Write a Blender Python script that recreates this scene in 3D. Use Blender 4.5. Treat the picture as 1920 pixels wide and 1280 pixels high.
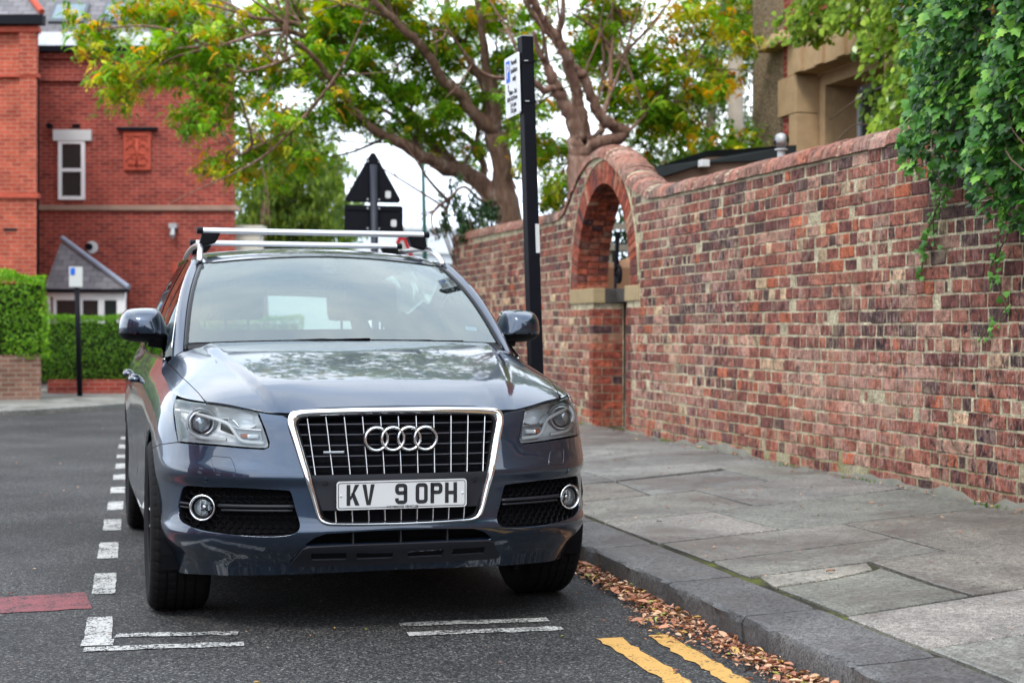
import bpy, bmesh, math, random
import numpy as np
from mathutils import Vector, Matrix
from mathutils.geometry import delaunay_2d_cdt
R_ = math.radians
rng = np.random.default_rng(7)
random.seed(5)
for o in list(bpy.data.objects): bpy.data.objects.remove(o)
sc = bpy.context.scene
COL = sc.collection

# ---------------------------------------------------------------- camera
CAM_H = 1.2096
cd = bpy.data.cameras.new('camera'); cam = bpy.data.objects.new('camera', cd); COL.objects.link(cam)
cam.location = (0, 0, CAM_H)
cd.sensor_width = 36.0; cd.lens = 2850 / 1920 * 36
cd.clip_start = 0.1; cd.clip_end = 2000
_rot = Matrix.Rotation(-R_(14.876), 4, 'Z') @ Matrix.Rotation(R_(90 - 0.4312), 4, 'X') @ Matrix.Rotation(R_(0.126), 4, 'Z')
cam.matrix_world = Matrix.Translation((0, 0, CAM_H)) @ _rot
cd.dof.use_dof = True; cd.dof.focus_distance = 6.15; cd.dof.aperture_fstop = 3.5; cd.dof.aperture_blades = 0
sc.camera = cam

# ---------------------------------------------------------------- sky, sun, exposure
SUN_EL, SUN_AZ = R_(52), R_(215)          # azimuth of the sun measured from +Y towards +X
w = bpy.data.worlds.new('World'); sc.world = w; w.use_nodes = True
nt = w.node_tree; nt.nodes.clear()
out = nt.nodes.new('ShaderNodeOutputWorld'); bg = nt.nodes.new('ShaderNodeBackground')
sky = nt.nodes.new('ShaderNodeTexSky'); sky.sky_type = 'NISHITA'; sky.sun_disc = False
sky.sun_elevation = SUN_EL; sky.sun_rotation = SUN_AZ; sky.dust_density = 4; sky.air_density = 1.0
hs = nt.nodes.new('ShaderNodeHueSaturation'); hs.inputs['Saturation'].default_value = 0.25
tc = nt.nodes.new('ShaderNodeTexCoord'); mp = nt.nodes.new('ShaderNodeMapping'); mp.inputs['Scale'].default_value = (1.2, 1.2, 3.2)
nz = nt.nodes.new('ShaderNodeTexNoise'); nz.inputs['Scale'].default_value = 1.6; nz.inputs['Detail'].default_value = 5; nz.inputs['Roughness'].default_value = 0.55
cr = nt.nodes.new('ShaderNodeValToRGB')
cr.color_ramp.elements[0].position = 0.34; cr.color_ramp.elements[0].color = (7.9, 10.0, 13.0, 1)
cr.color_ramp.elements[1].position = 0.62; cr.color_ramp.elements[1].color = (15.5, 16.2, 17.0, 1)
mx = nt.nodes.new('ShaderNodeMix'); mx.data_type = 'RGBA'; mx.inputs[0].default_value = 0.86
L = nt.links.new
L(tc.outputs['Generated'], mp.inputs[0]); L(mp.outputs[0], nz.inputs['Vector']); L(nz.outputs[0], cr.inputs[0])
L(sky.outputs[0], hs.inputs['Color']); L(hs.outputs[0], mx.inputs[6]); L(cr.outputs[0], mx.inputs[7])
L(mx.outputs[2], bg.inputs[0]); bg.inputs[1].default_value = 0.105; L(bg.outputs[0], out.inputs[0])
sd = bpy.data.lights.new('sun', 'SUN'); sd.energy = 1.1; sd.angle = R_(14); sd.color = (1, 0.955, 0.89)
so = bpy.data.objects.new('sun', sd); COL.objects.link(so)
_dir = Vector((math.sin(SUN_AZ) * math.cos(SUN_EL), math.cos(SUN_AZ) * math.cos(SUN_EL), math.sin(SUN_EL)))
so.rotation_euler = _dir.to_track_quat('Z', 'Y').to_euler(); so.location = (0, 0, 30)
sc.view_settings.view_transform = 'Standard'; sc.view_settings.look = 'None'; sc.view_settings.gamma = 1
sc.view_settings.exposure = 0.92
sc.render.engine = 'CYCLES'
sc.cycles.use_denoising = True
sc.cycles.max_bounces = 8; sc.cycles.transparent_max_bounces = 12
sc.cycles.sample_clamp_indirect = 6; sc.cycles.caustics_reflective = False; sc.cycles.caustics_refractive = False

# ---------------------------------------------------------------- tagging and mesh helpers
def tag(o, label=None, cat=None, group=None, kind=None):
    if label: o['label'] = label
    if cat: o['category'] = cat
    if group: o['group'] = group
    if kind: o['kind'] = kind
    return o
def empty(name, loc=(0, 0, 0), label=None, cat=None, group=None, rz=0):
    o = bpy.data.objects.new(name, None); COL.objects.link(o); o.location = loc; o.rotation_euler = (0, 0, rz)
    o.empty_display_size = 0.2
    return tag(o, label, cat, group)
def link(name, me, mat=None, parent=None, smooth=False):
    o = bpy.data.objects.new(name, me); COL.objects.link(o)
    if mat is not None:
        for m in (mat if isinstance(mat, (list, tuple)) else [mat]): me.materials.append(m)
    if parent is not None: o.parent = parent
    if smooth: me.polygons.foreach_set('use_smooth', [True] * len(me.polygons))
    return o
def pmesh(name, V, F, mat=None, parent=None, smooth=False, col=None, fmat=None, normals=None):
    """mesh from vertex array and face list (lists or an (n,k) array); col = per-vertex rgb"""
    me = bpy.data.meshes.new(name); V = np.asarray(V, dtype=np.float32)
    if isinstance(F, np.ndarray):
        n, k = F.shape
        me.vertices.add(len(V)); me.vertices.foreach_set('co', V.ravel())
        me.loops.add(n * k); me.loops.foreach_set('vertex_index', F.astype(np.int32).ravel())
        me.polygons.add(n); me.polygons.foreach_set('loop_start', np.arange(0, n * k, k, dtype=np.int32))
        me.polygons.foreach_set('loop_total', np.full(n, k, dtype=np.int32))
        me.update(calc_edges=True)
    else:
        me.from_pydata(V.tolist(), [], [list(map(int, f)) for f in F])
    if col is not None:
        a = me.color_attributes.new('col', 'FLOAT_COLOR', 'POINT')
        c = np.ones((len(V), 4), np.float32); c[:, :3] = col; a.data.foreach_set('color', c.ravel())
    if fmat is not None: me.polygons.foreach_set('material_index', np.asarray(fmat, np.int32))
    o = link(name, me, mat, parent, smooth)
    if normals is not None:
        me.polygons.foreach_set('use_smooth', [True] * len(me.polygons))
        me.normals_split_custom_set_from_vertices([tuple(n) for n in normals])
    return o
class MB:
    """collects boxes, tubes and lofts into one mesh"""
    def __init__(s): s.V = []; s.F = []; s.C = []; s.n = 0
    def add(s, V, F, c=None):
        V = np.asarray(V, float).reshape(-1, 3); s.V.append(V)
        s.F += [[int(i) + s.n for i in f] for f in F]; s.n += len(V)
        s.C.append(np.tile(np.array(c if c is not None else (1, 1, 1), float), (len(V), 1)))
        return s
    def box(s, lo, hi, M=None, c=None, bev=0.0):
        x0, y0, z0 = lo; x1, y1, z1 = hi
        if bev > 0:
            bm = bmesh.new(); bmesh.ops.create_cube(bm, size=1)
            for v in bm.verts: v.co = Vector(((x0 + x1) / 2 + v.co.x * (x1 - x0), (y0 + y1) / 2 + v.co.y * (y1 - y0), (z0 + z1) / 2 + v.co.z * (z1 - z0)))
            bmesh.ops.bevel(bm, geom=bm.edges[:], offset=bev, segments=2, profile=0.6, affect='EDGES')
            bm.verts.index_update()
            V = np.array([v.co[:] for v in bm.verts]); F = [[v.index for v in f.verts] for f in bm.faces]; bm.free()
        else:
            V = np.array([(x0, y0, z0), (x1, y0, z0), (x1, y1, z0), (x0, y1, z0), (x0, y0, z1), (x1, y0, z1), (x1, y1, z1), (x0, y1, z1)], float)
            F = [(0, 3, 2, 1), (4, 5, 6, 7), (0, 1, 5, 4), (1, 2, 6, 5), (2, 3, 7, 6), (3, 0, 4, 7)]
        if M is not None: V = V @ np.array(M.to_3x3()).T + np.array(M.translation)
        return s.add(V, F, c)
    def tube(s, P, r, n=8, closed=False, cap=True, c=None, sx=1.0, up=None):
        P = np.asarray(P, float); k = len(P); r = np.broadcast_to(np.asarray(r, float), (k,))
        T = np.zeros_like(P)
        if closed: T = np.roll(P, -1, 0) - np.roll(P, 1, 0)
        else: T[1:-1] = P[2:] - P[:-2]; T[0] = P[1] - P[0]; T[-1] = P[-1] - P[-2]
        T /= np.linalg.norm(T, axis=1)[:, None] + 1e-12
        a = np.array(up if up is not None else ((0, 0, 1) if abs(T[0][2]) < 0.9 else (1, 0, 0)), float)
        V = []
        for i in range(k):
            if up is not None: a = np.array(up, float)
            b = np.cross(T[i], a); b /= np.linalg.norm(b) + 1e-12; a2 = np.cross(b, T[i])
            if up is None: a = a2
            th = np.linspace(0, 2 * np.pi, n, endpoint=False)
            V.append(P[i] + r[i] * (np.outer(np.cos(th), b) * sx + np.outer(np.sin(th), a2)))
        V = np.concatenate(V); F = []
        m = k if closed else k - 1
        for i in range(m):
            j = (i + 1) % k
            for q in range(n): F.append((i * n + q, i * n + (q + 1) % n, j * n + (q + 1) % n, j * n + q))
        if cap and not closed: F.append(list(range(n))[::-1]); F.append([(k - 1) * n + q for q in range(n)])
        return s.add(V, F, c)
    def cyl(s, a, b, r, n=16, r2=None, c=None): return s.tube([a, b], [r, r if r2 is None else r2], n, c=c)
    def prism(s, poly, d, c=None):
        """poly: list of 3d points (planar), d: extrusion vector"""
        P = np.asarray(poly, float); n = len(P); V = np.concatenate([P, P + np.array(d, float)])
        F = [list(range(n))[::-1], list(range(n, 2 * n))] + [(i, (i + 1) % n, n + (i + 1) % n, n + i) for i in range(n)]
        return s.add(V, F, c)
    def lathe(s, prof, n=24, M=None, c=None):
        """prof: (r, h) pairs about the z axis"""
        th = np.linspace(0, 2 * np.pi, n, endpoint=False); V = []
        for r, h in prof: V.append(np.stack([r * np.cos(th), r * np.sin(th), np.full(n, h)], 1))
        V = np.concatenate(V)
        if M is not None: V = V @ np.array(M.to_3x3()).T + np.array(M.translation)
        F = [(i * n + q, i * n + (q + 1) % n, (i + 1) * n + (q + 1) % n, (i + 1) * n + q) for i in range(len(prof) - 1) for q in range(n)]
        return s.add(V, F, c)
    def build(s, name, mat=None, parent=None, smooth=False, angle=None, usecol=False, bevel=None):
        V = np.concatenate(s.V)
        o = pmesh(name, V, s.F, mat, parent, smooth, col=np.concatenate(s.C) if usecol else None)
        bm = bmesh.new(); bm.from_mesh(o.data); bmesh.ops.recalc_face_normals(bm, faces=bm.faces[:])
        if angle is not None:
            for e in bm.edges:
                if len(e.link_faces) == 2 and e.calc_face_angle(0) > R_(angle): e.smooth = False
            for f in bm.faces: f.smooth = True
        bm.to_mesh(o.data); bm.free()
        if bevel:
            m = o.modifiers.new('bevel', 'BEVEL'); m.width = bevel; m.segments = 2; m.limit_method = 'ANGLE'; m.angle_limit = R_(35)
        return o
def catmull(P, n=8, closed=False):
    P = np.asarray(P, float); k = len(P); o = []
    for i in range(k if closed else k - 1):
        if closed: a, b, c, d = P[(i - 1) % k], P[i], P[(i + 1) % k], P[(i + 2) % k]
        else: a, b, c, d = P[max(i - 1, 0)], P[i], P[i + 1], P[min(i + 2, k - 1)]
        for t in np.linspace(0, 1, n, endpoint=False):
            o.append(0.5 * (2 * b + (c - a) * t + (2 * a - 5 * b + 4 * c - d) * t * t + (-a + 3 * b - 3 * c + d) * t ** 3))
    if not closed: o.append(P[-1])
    return np.array(o)
def scatter(name, T, TF, pos, rot, scl, mat, col=None, parent=None, smooth=False, anis=None):
    """many copies of one small template in a single mesh; pos (n,3), rot (n,3,3), scl (n,)"""
    T = np.asarray(T, float); n = len(pos); k = len(T)
    base = T[None] * np.asarray(scl)[:, None, None] if anis is None else T[None] * np.asarray(anis)[:, None, :]
    V = np.einsum('nij,nkj->nki', rot, base) + np.asarray(pos)[:, None, :]
    F = (np.asarray(TF)[None] + (np.arange(n) * k)[:, None, None]).reshape(-1, len(TF[0]))
    C = None if col is None else np.repeat(np.asarray(col), k, axis=0)
    return pmesh(name, V.reshape(-1, 3), F, mat, parent, smooth, col=C)
def rot_from(nrm, spin):
    """rotation matrices whose z column is nrm, spun about it"""
    n = nrm / (np.linalg.norm(nrm, axis=1)[:, None] + 1e-9)
    a = np.where(np.abs(n[:, 2:3]) < 0.9, np.array([[0, 0, 1.0]]), np.array([[1.0, 0, 0]]))
    x = np.cross(a, n); x /= np.linalg.norm(x, axis=1)[:, None] + 1e-9; y = np.cross(n, x)
    c, s_ = np.cos(spin)[:, None], np.sin(spin)[:, None]
    return np.stack([x * c + y * s_, -x * s_ + y * c, n], axis=2)

# ---------------------------------------------------------------- materials
class G:
    """small node-graph helper"""
    def __init__(s, name):
        s.m = bpy.data.materials.new(name); s.m.use_nodes = True; s.t = s.m.node_tree; s.t.nodes.clear()
        s.out = s.t.nodes.new('ShaderNodeOutputMaterial'); s.b = s.t.nodes.new('ShaderNodeBsdfPrincipled')
        s.t.links.new(s.b.outputs[0], s.out.inputs[0]); s._c = None; s.b.inputs['Specular IOR Level'].default_value = 0.22
    def n(s, typ, **k):
        nd = s.t.nodes.new('ShaderNode' + typ)
        for a, v in k.items():
            if a.startswith('i_'): nd.inputs[a[2:].replace('_', ' ')].default_value = v
            else: setattr(nd, a, v)
        return nd
    def l(s, a, b): s.t.links.new(a, b)
    def co(s, scale=(1, 1, 1), kind='Object', rot=(0, 0, 0)):
        if s._c is None: s._c = s.n('TexCoord')
        m = s.n('Mapping'); m.inputs['Scale'].default_value = scale; m.inputs['Rotation'].default_value = rot
        s.l(s._c.outputs[kind], m.inputs[0]); return m.outputs[0]
    def noise(s, scale, detail=4, rough=0.55, vec=None, dist=0):
        n = s.n('TexNoise'); n.inputs['Scale'].default_value = scale; n.inputs['Detail'].default_value = detail
        n.inputs['Roughness'].default_value = rough; n.inputs['Distortion'].default_value = dist
        s.l(vec if vec is not None else s.co(), n.inputs['Vector']); return n.outputs[0]
    def voro(s, scale, feature='F1', vec=None, rand=1.0, out=0):
        n = s.n('TexVoronoi'); n.feature = feature; n.inputs['Scale'].default_value = scale; n.inputs['Randomness'].default_value = rand
        s.l(vec if vec is not None else s.co(), n.inputs['Vector']); return n.outputs[out]
    def ramp(s, fac, stops):
        r = s.n('ValToRGB'); e = r.color_ramp.elements
        while len(e) < len(stops): e.new(0.5)
        for q, (p, c) in zip(e, stops):
            q.position = p; q.color = (c, c, c, 1) if np.isscalar(c) else (*c, 1)
        s.l(fac, r.inputs[0]); return r.outputs[0]
    def mix(s, f, a, b, mode='MIX'):
        m = s.n('Mix'); m.data_type = 'RGBA'; m.blend_type = mode
        for i, v in ((0, f), (6, a), (7, b)):
            if hasattr(v, 'is_output'): s.l(v, m.inputs[i])
            else: m.inputs[i].default_value = v if i == 0 else ((*v, 1) if not np.isscalar(v) else (v, v, v, 1))
        return m.outputs[2]
    def math(s, op, a, b=0.0):
        m = s.n('Math'); m.operation = op
        for i, v in ((0, a), (1, b)):
            if hasattr(v, 'is_output'): s.l(v, m.inputs[i])
            else: m.inputs[i].default_value = v
        return m.outputs[0]
    def attr(s, name='col'): a = s.n('Attribute'); a.attribute_name = name; return a.outputs[0]
    def set(s, **k):
        for a, v in k.items():
            i = s.b.inputs[a.replace('_', ' ')]
            if hasattr(v, 'is_output'): s.l(v, i)
            else: i.default_value = (*v, 1) if (not np.isscalar(v) and len(v) == 3 and i.type == 'RGBA') else v
        return s
    def bump(s, h, strength=0.3, dist=0.01):
        b = s.n('Bump'); b.inputs['Strength'].default_value = strength; b.inputs['Distance'].default_value = dist
        s.l(h, b.inputs['Height']); s.l(b.outputs[0], s.b.inputs['Normal']); return s
def split_loose(o):
    """each loose piece of a built mesh becomes an object of its own"""
    me = o.data; n = len(me.vertices); par = list(range(n))
    def f(a):
        while par[a] != a: par[a] = par[par[a]]; a = par[a]
        return a
    for e in me.edges: par[f(e.vertices[0])] = f(e.vertices[1])
    roots = sorted({f(i) for i in range(n)})
    if len(roots) < 2: return [o]
    out = [o]; lab = [f(i) for i in range(n)]
    for r in roots[1:]:
        c = o.copy(); c.data = me.copy(); COL.objects.link(c); out.append(c); c['_r'] = r
    for q, r in zip(out, roots):
        bm = bmesh.new(); bm.from_mesh(q.data); bm.verts.ensure_lookup_table(); bmesh.ops.delete(bm, geom=[v for v in bm.verts if lab[v.index] != r], context='VERTS'); bm.to_mesh(q.data); bm.free()
        if '_r' in q: del q['_r']
    return out
def simple(name, col, rough=0.5, metal=0.0, var=0.12, nscale=6, bump=0.0, bscale=60, **k):
    g = G(name); n = g.noise(nscale, 5)
    c = g.mix(n, tuple(np.array(col) * (1 - var)), tuple(np.minimum(np.array(col) * (1 + var), 1)))
    g.set(Base_Color=c, Roughness=rough, Metallic=metal, **k)
    if bump: g.bump(g.noise(bscale, 5), bump, 0.004)
    return g.m

M = {}
def leaf_mat(name, rough=0.45, trans=0.35, spec=0.5):
    g = G(name); c = g.attr()
    g.set(Base_Color=c, Roughness=rough); g.b.inputs['Specular IOR Level'].default_value = spec
    tr = g.n('BsdfTranslucent'); hc = g.n('HueSaturation'); hc.inputs['Value'].default_value = 1.35; hc.inputs['Saturation'].default_value = 1.1
    g.l(c, hc.inputs['Color']); g.l(hc.outputs[0], tr.inputs[0])
    ms = g.n('MixShader'); ms.inputs[0].default_value = trans
    g.l(g.b.outputs[0], ms.inputs[1]); g.l(tr.outputs[0], ms.inputs[2]); g.l(ms.outputs[0], g.out.inputs[0])
    return g.m
M['leaf'] = leaf_mat('leaf_green', .5, .45, .25); M['ivy'] = leaf_mat('ivy_leaf', 0.36, 0.25, 0.35); M['dead'] = leaf_mat('dead_leaf', 0.6, 0.12)

g = G('asphalt')   # dark aggregate with pale stone flecks
v1 = g.voro(140, vec=g.co(), out=1); v1d = g.voro(140)
sp = g.n('SeparateColor'); g.l(v1, sp.inputs[0])
chips = g.ramp(sp.outputs[0], [(0.0, (0.012, 0.012, 0.013)), (0.5, (0.034, 0.034, 0.0355)), (0.8, (0.066, 0.0655, 0.065)), (0.96, (0.13, 0.127, 0.12)), (1, (0.22, 0.21, 0.20))])
big = g.noise(0.9, 6, 0.6); patch = g.mix(1, g.ramp(big, [(0.36, 0.74), (0.64, 1.24)]), g.ramp(g.noise(0.28, 3), [(0.42, 0.85), (0.6, 1.12)]), 'MULTIPLY')
c = g.mix(1.0, chips, patch, 'MULTIPLY')
wet = g.ramp(g.noise(0.35, 3), [(0.35, 0.62), (0.6, 0.8)])
g.set(Base_Color=c, Roughness=wet); g.b.inputs['Specular IOR Level'].default_value = 0.2
h = g.mix(0.5, v1d, g.noise(500, 2)); g.bump(h, 0.7, 0.006); M['asphalt'] = g.m
def paint_mark(name, col, wear=0.5):
    g = G(name); v = g.voro(140, out=1); sp = g.n('SeparateColor'); g.l(v, sp.inputs[0])
    n = g.math('ADD', g.math('MULTIPLY', g.noise(9, 5, 0.65), 1.0), g.math('MULTIPLY', sp.outputs[0], 0.42))
    f = g.ramp(n, [(wear, 0), (wear + 0.16, 1)])
    g.set(Base_Color=g.mix(f, (0.03, 0.03, 0.031), col), Roughness=0.7); g.bump(g.voro(140), 0.5, 0.005); return g.m
M['white_line'] = paint_mark('white_road_paint', (0.47, 0.47, 0.455), 0.60)
M['white_line_far'] = paint_mark('white_road_paint_solid', (0.47, 0.47, 0.455), 0.55)
M['yellow_line'] = paint_mark('yellow_road_paint', (0.50, 0.29, 0.085), 0.42)
M['red_patch'] = paint_mark('red_road_surface', (0.215, 0.068, 0.075), 0.52)
def stone_mat(name, a, b, bump=0.35, wet=True):
    g = G(name); n = g.noise(2.2, 7, 0.65); f = g.noise(38, 5, 0.7); pits = g.ramp(g.noise(75, 3, vec=g.co((1, 2.5, 1))), [(0.36, 0.30), (0.43, 1)])
    at = g.attr(); c = g.mix(g.ramp(n, [(0.3, 0), (0.7, 1)]), a, b); c = g.mix(1, c, g.ramp(f, [(0.34, 0.66), (0.66, 1.32)]), 'MULTIPLY'); c = g.mix(1, c, g.ramp(g.noise(170, 2, 0.5), [(0.36, 0.62), (0.64, 1.38)]), 'MULTIPLY')
    c = g.mix(1, c, pits, 'MULTIPLY'); c = g.mix(1, c, at, 'MULTIPLY')
    damp = g.ramp(g.noise(1.1, 6, 0.7, dist=0.6), [(0.42, 0), (0.6, 1)])
    c = g.mix(g.math('MULTIPLY', damp, 0.45), c, (0.045, 0.047, 0.052))
    g.set(Base_Color=c, Roughness=g.ramp(damp, [(0, 0.72), (1, 0.30)])); g.bump(g.mix(0.4, f, pits), bump, 0.006); return g.m
M['flag'] = stone_mat('sandstone_flags', (0.135, 0.133, 0.126), (0.225, 0.218, 0.200), 0.5)
M['kerb'] = stone_mat('kerb_stone', (0.075, 0.074, 0.075), (0.150, 0.145, 0.138), 1.0)
g = G('joint_dirt_moss'); g.set(Base_Color=g.ramp(g.noise(2.6, 5, .7), [(.38, (.018, .016, .012)), (.5, (.035, .033, .018)), (.62, (.085, .095, .018))]), Roughness=.95); g.bump(g.noise(60, 4), .6, .01); M['joint_dirt'] = g.m
# brick: per-brick colour comes from the mesh, wear and stains from noise
def brick_mat(name, worn=0.5, black=0.35):
    g = G(name); at = g.attr(); v = g.co()
    n1 = g.noise(30, 4, 0.65, vec=g.co((1, 1.6, 0.42)), dist=0.5); mott = g.noise(17, 3, 0.6, dist=0.4); fine = g.noise(75, 4, 0.7); reg = g.noise(0.8, 4, 0.6)
    c = g.mix(1, at, g.ramp(mott, [(0.36, 0.55), (0.5, 1.0), (0.66, 1.45)]), 'MULTIPLY'); c = g.mix(1, c, g.ramp(fine, [(0.34, 0.62), (0.66, 1.38)]), 'MULTIPLY')
    pale = g.math('MULTIPLY', g.ramp(n1, [(0.50, 0), (0.60, 1)]), g.ramp(reg, [(0.40, 0.10), (0.58, worn)]))
    c = g.mix(pale, c, g.mix(fine, (0.26, 0.15, 0.13), (0.52, 0.40, 0.35)))
    n2 = g.noise(11, 5, 0.7, vec=g.co((1.2, 1.4, 1.0)), dist=0.8)
    soot = g.math('MULTIPLY', g.ramp(n2, [(0.53, 0), (0.60, 1)]), g.ramp(g.noise(1.0, 4, 0.6), [(0.44, 0.10), (0.58, black)]))
    c = g.mix(soot, c, (0.016, 0.012, 0.016))
    lime = g.math('MULTIPLY', g.ramp(g.noise(3.2, 6, 0.7), [(0.56, 0), (0.68, 1)]), 0.45); c = g.mix(lime, c, (0.34, 0.27, 0.17))
    g.set(Base_Color=c, Roughness=0.88); g.b.inputs['Specular IOR Level'].default_value = 0.25; g.bump(g.mix(0.5, mott, fine), 1.0, 0.012); return g.m
M['brick'] = brick_mat('weathered_brick', 0.75, 0.95); M['brick_clean'] = brick_mat('orange_arch_brick', 0.25, 0.6)
M['coping'] = brick_mat('clay_coping', 0.6, 0.6)
g = G('lime_mortar'); c = g.mix(g.ramp(g.noise(7, 5, 0.7), [(.35, 0), (.65, 1)]), (0.24, 0.20, 0.13), (0.62, 0.55, 0.38)); c = g.mix(1, c, g.ramp(g.noise(60, 3), [(.35, .6), (.65, 1.3)]), 'MULTIPLY')
z = g.n('SeparateXYZ'); g.l(g.co(), z.inputs[0]); moss = g.math('MULTIPLY', g.ramp(z.outputs[2], [(0.2, 1), (0.62, 0)]), g.ramp(g.noise(3.5, 6, 0.7), [(0.42, 0), (0.6, 1)]))
c = g.mix(moss, c, (0.13, 0.125, 0.03)); g.set(Base_Color=c, Roughness=0.95); g.bump(g.noise(90, 5, 0.7), 0.8, 0.01); M['mortar'] = g.m
M['cement'] = simple('cement_plinth', (0.15, 0.145, 0.12), 0.9, var=0.5, nscale=9, bump=0.7, bscale=40)
M['yorkstone'] = simple('yellow_sandstone', (0.33, 0.25, 0.14), 0.85, var=0.25, nscale=9, bump=0.4)
M['darkstone'] = simple('dark_sandstone', (0.06, 0.055, 0.05), 0.85, var=0.6, nscale=9, bump=0.4)  # darker sandstone tone for the inner impost stones
M['bark'] = None
g = G('smooth_bark'); n = g.noise(3.0, 6, 0.7, vec=g.co((3, 3, 0.8)), dist=0.6)
c = g.ramp(n, [(0.3, (0.085, 0.046, 0.032)), (0.5, (0.20, 0.115, 0.082)), (0.6, (0.25, 0.16, 0.12)), (0.68, (0.44, 0.36, 0.31))])
g.set(Base_Color=c, Roughness=0.8); g.bump(g.noise(12, 6, 0.7, vec=g.co((2, 2, 0.7))), 0.6, 0.03); M['bark'] = g.m
M['twig'] = simple('twig_bark', (0.12, 0.08, 0.055), 0.8, var=0.4)
M['black_paint'] = simple('black_post_paint', (0.006, 0.0065, 0.010), 0.5, var=0.3, nscale=20)
M['black_paint'].node_tree.nodes['Principled BSDF'].inputs['Specular IOR Level'].default_value = 0.1
M['white_paint'] = simple('white_paint', (0.58, 0.59, 0.58), 0.4, var=0.05)
M['upvc'] = simple('white_window_frame', (0.78, 0.79, 0.79), 0.35, var=0.03)
M['slate'] = None
g = G('slate_roof'); br = g.n('TexBrick'); br.inputs['Scale'].default_value = 1; br.inputs['Brick Width'].default_value = 0.26; br.inputs['Row Height'].default_value = 0.17
br.inputs['Mortar Size'].default_value = 0.008; br.inputs['Color1'].default_value = (0.10, 0.095, 0.105, 1); br.inputs['Color2'].default_value = (0.20, 0.185, 0.20, 1); br.inputs['Mortar'].default_value = (0.02, 0.02, 0.02, 1)
g.l(g.co(kind='UV'), br.inputs['Vector']); g.set(Base_Color=g.mix(0.3, br.outputs[0], g.mix(g.noise(6, 5), (0.07, 0.07, 0.075), (0.28, 0.26, 0.26))), Roughness=0.55); g.bump(br.outputs[0], 0.4, 0.02); M['slate'] = g.m
def wall_brick(name, c1, c2, mo, s=1.0):
    g = G(name); br = g.n('TexBrick'); br.inputs['Scale'].default_value = s; br.inputs['Brick Width'].default_value = 0.225; br.inputs['Row Height'].default_value = 0.075
    br.inputs['Mortar Size'].default_value = 0.009; br.inputs['Color1'].default_value = (*c1, 1); br.inputs['Color2'].default_value = (*c2, 1); br.inputs['Mortar'].default_value = (*mo, 1)
    br.inputs['Bias'].default_value = -0.1
    g.l(g.co(kind='UV'), br.inputs['Vector'])
    c = g.mix(1, br.outputs[0], g.ramp(g.noise(2.2, 9, 0.8), [(0.3, 0.55), (0.7, 1.4)]), 'MULTIPLY')
    g.set(Base_Color=c, Roughness=0.85); g.bump(br.outputs[0], 0.3, 0.01); return g.m
M['red_brick'] = wall_brick('red_house_brick', (0.31, 0.047, 0.030), (0.17, 0.022, 0.018), (0.30, 0.14, 0.11))
M['orange_brick'] = wall_brick('orange_house_brick', (0.40, 0.075, 0.040), (0.26, 0.040, 0.024), (0.34, 0.16, 0.11))
M['dark_brick'] = wall_brick('old_dark_brick', (0.16, 0.075, 0.055), (0.24, 0.12, 0.085), (0.25, 0.21, 0.16))
M['terracotta'] = simple('terracotta', (0.40, 0.075, 0.045), 0.75, var=0.3, nscale=14, bump=0.3)
g = G('pebbledash'); v = g.voro(70, out=1); sp = g.n('SeparateColor'); g.l(v, sp.inputs[0])
g.set(Base_Color=g.mix(1, g.ramp(sp.outputs[0], [(0, (0.14, 0.09, 0.05)), (0.6, (0.30, 0.21, 0.13)), (1, (0.48, 0.38, 0.27))]), g.ramp(g.noise(2, 5), [(0.3, 0.8), (0.7, 1.1)]), 'MULTIPLY'), Roughness=0.9); g.bump(g.voro(70), 0.8, 0.02); M['pebble'] = g.m
g = G('window_pane'); g.set(Base_Color=(0.025, 0.03, 0.03), Roughness=0.06); g.b.inputs['Specular IOR Level'].default_value = 0.6; M['pane'] = g.m
g = G('roof_window_pane'); g.set(Base_Color=(0.25, 0.3, 0.32), Roughness=0.08, Metallic=0.6); M['skypane'] = g.m
M['galv'] = simple('zinc_grey', (0.42, 0.43, 0.44), 0.45, 0.3, var=0.2)
M['wood_pole'] = simple('weathered_pole_wood', (0.30, 0.255, 0.20), 0.85, var=0.35, nscale=5, bump=0.3)
M['grey_wood'] = simple('grey_trellis_wood', (0.27, 0.25, 0.20), 0.85, var=0.3)
M['cardboard'] = simple('brown_cardboard', (0.50, 0.28, 0.16), 0.8, var=0.08)
M['blue_sign'] = simple('blue_sign_paint', (0.015, 0.13, 0.62), 0.4, var=0.05)
M['ink'] = simple('black_lettering', (0.02, 0.02, 0.022), 0.5, var=0.05)
M['felt'] = simple('black_roof_felt', (0.018, 0.022, 0.023), 0.7, var=0.3)
M['far_grey'] = simple('pale_far_render', (0.50, 0.53, 0.56), 0.8, var=0.1)
# ================================================================ the street: ground, road, pavement
def uvbox(o):
    me = o.data; uv = me.uv_layers.new(name='UVMap')
    for p in me.polygons:
        n = p.normal; ax, ay, az = abs(n.x), abs(n.y), abs(n.z)
        for li in p.loop_indices:
            v = me.vertices[me.loops[li].vertex_index].co
            if az > 0.85: q = (v.x, v.y)
            elif ax > ay: q = (v.y, v.z / max(math.sqrt(1 - az * az), 0.2))
            else: q = (v.x, v.z / max(math.sqrt(1 - az * az), 0.2))
            uv.data[li].uv = q
    return o
def struct(o): o['kind'] = 'structure'; return o
KX = 2.33; PAVE_BACK = 5.0; WX = 4.86
def pz(x): return 0.12 + 0.04 * (x - KX)
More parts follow.
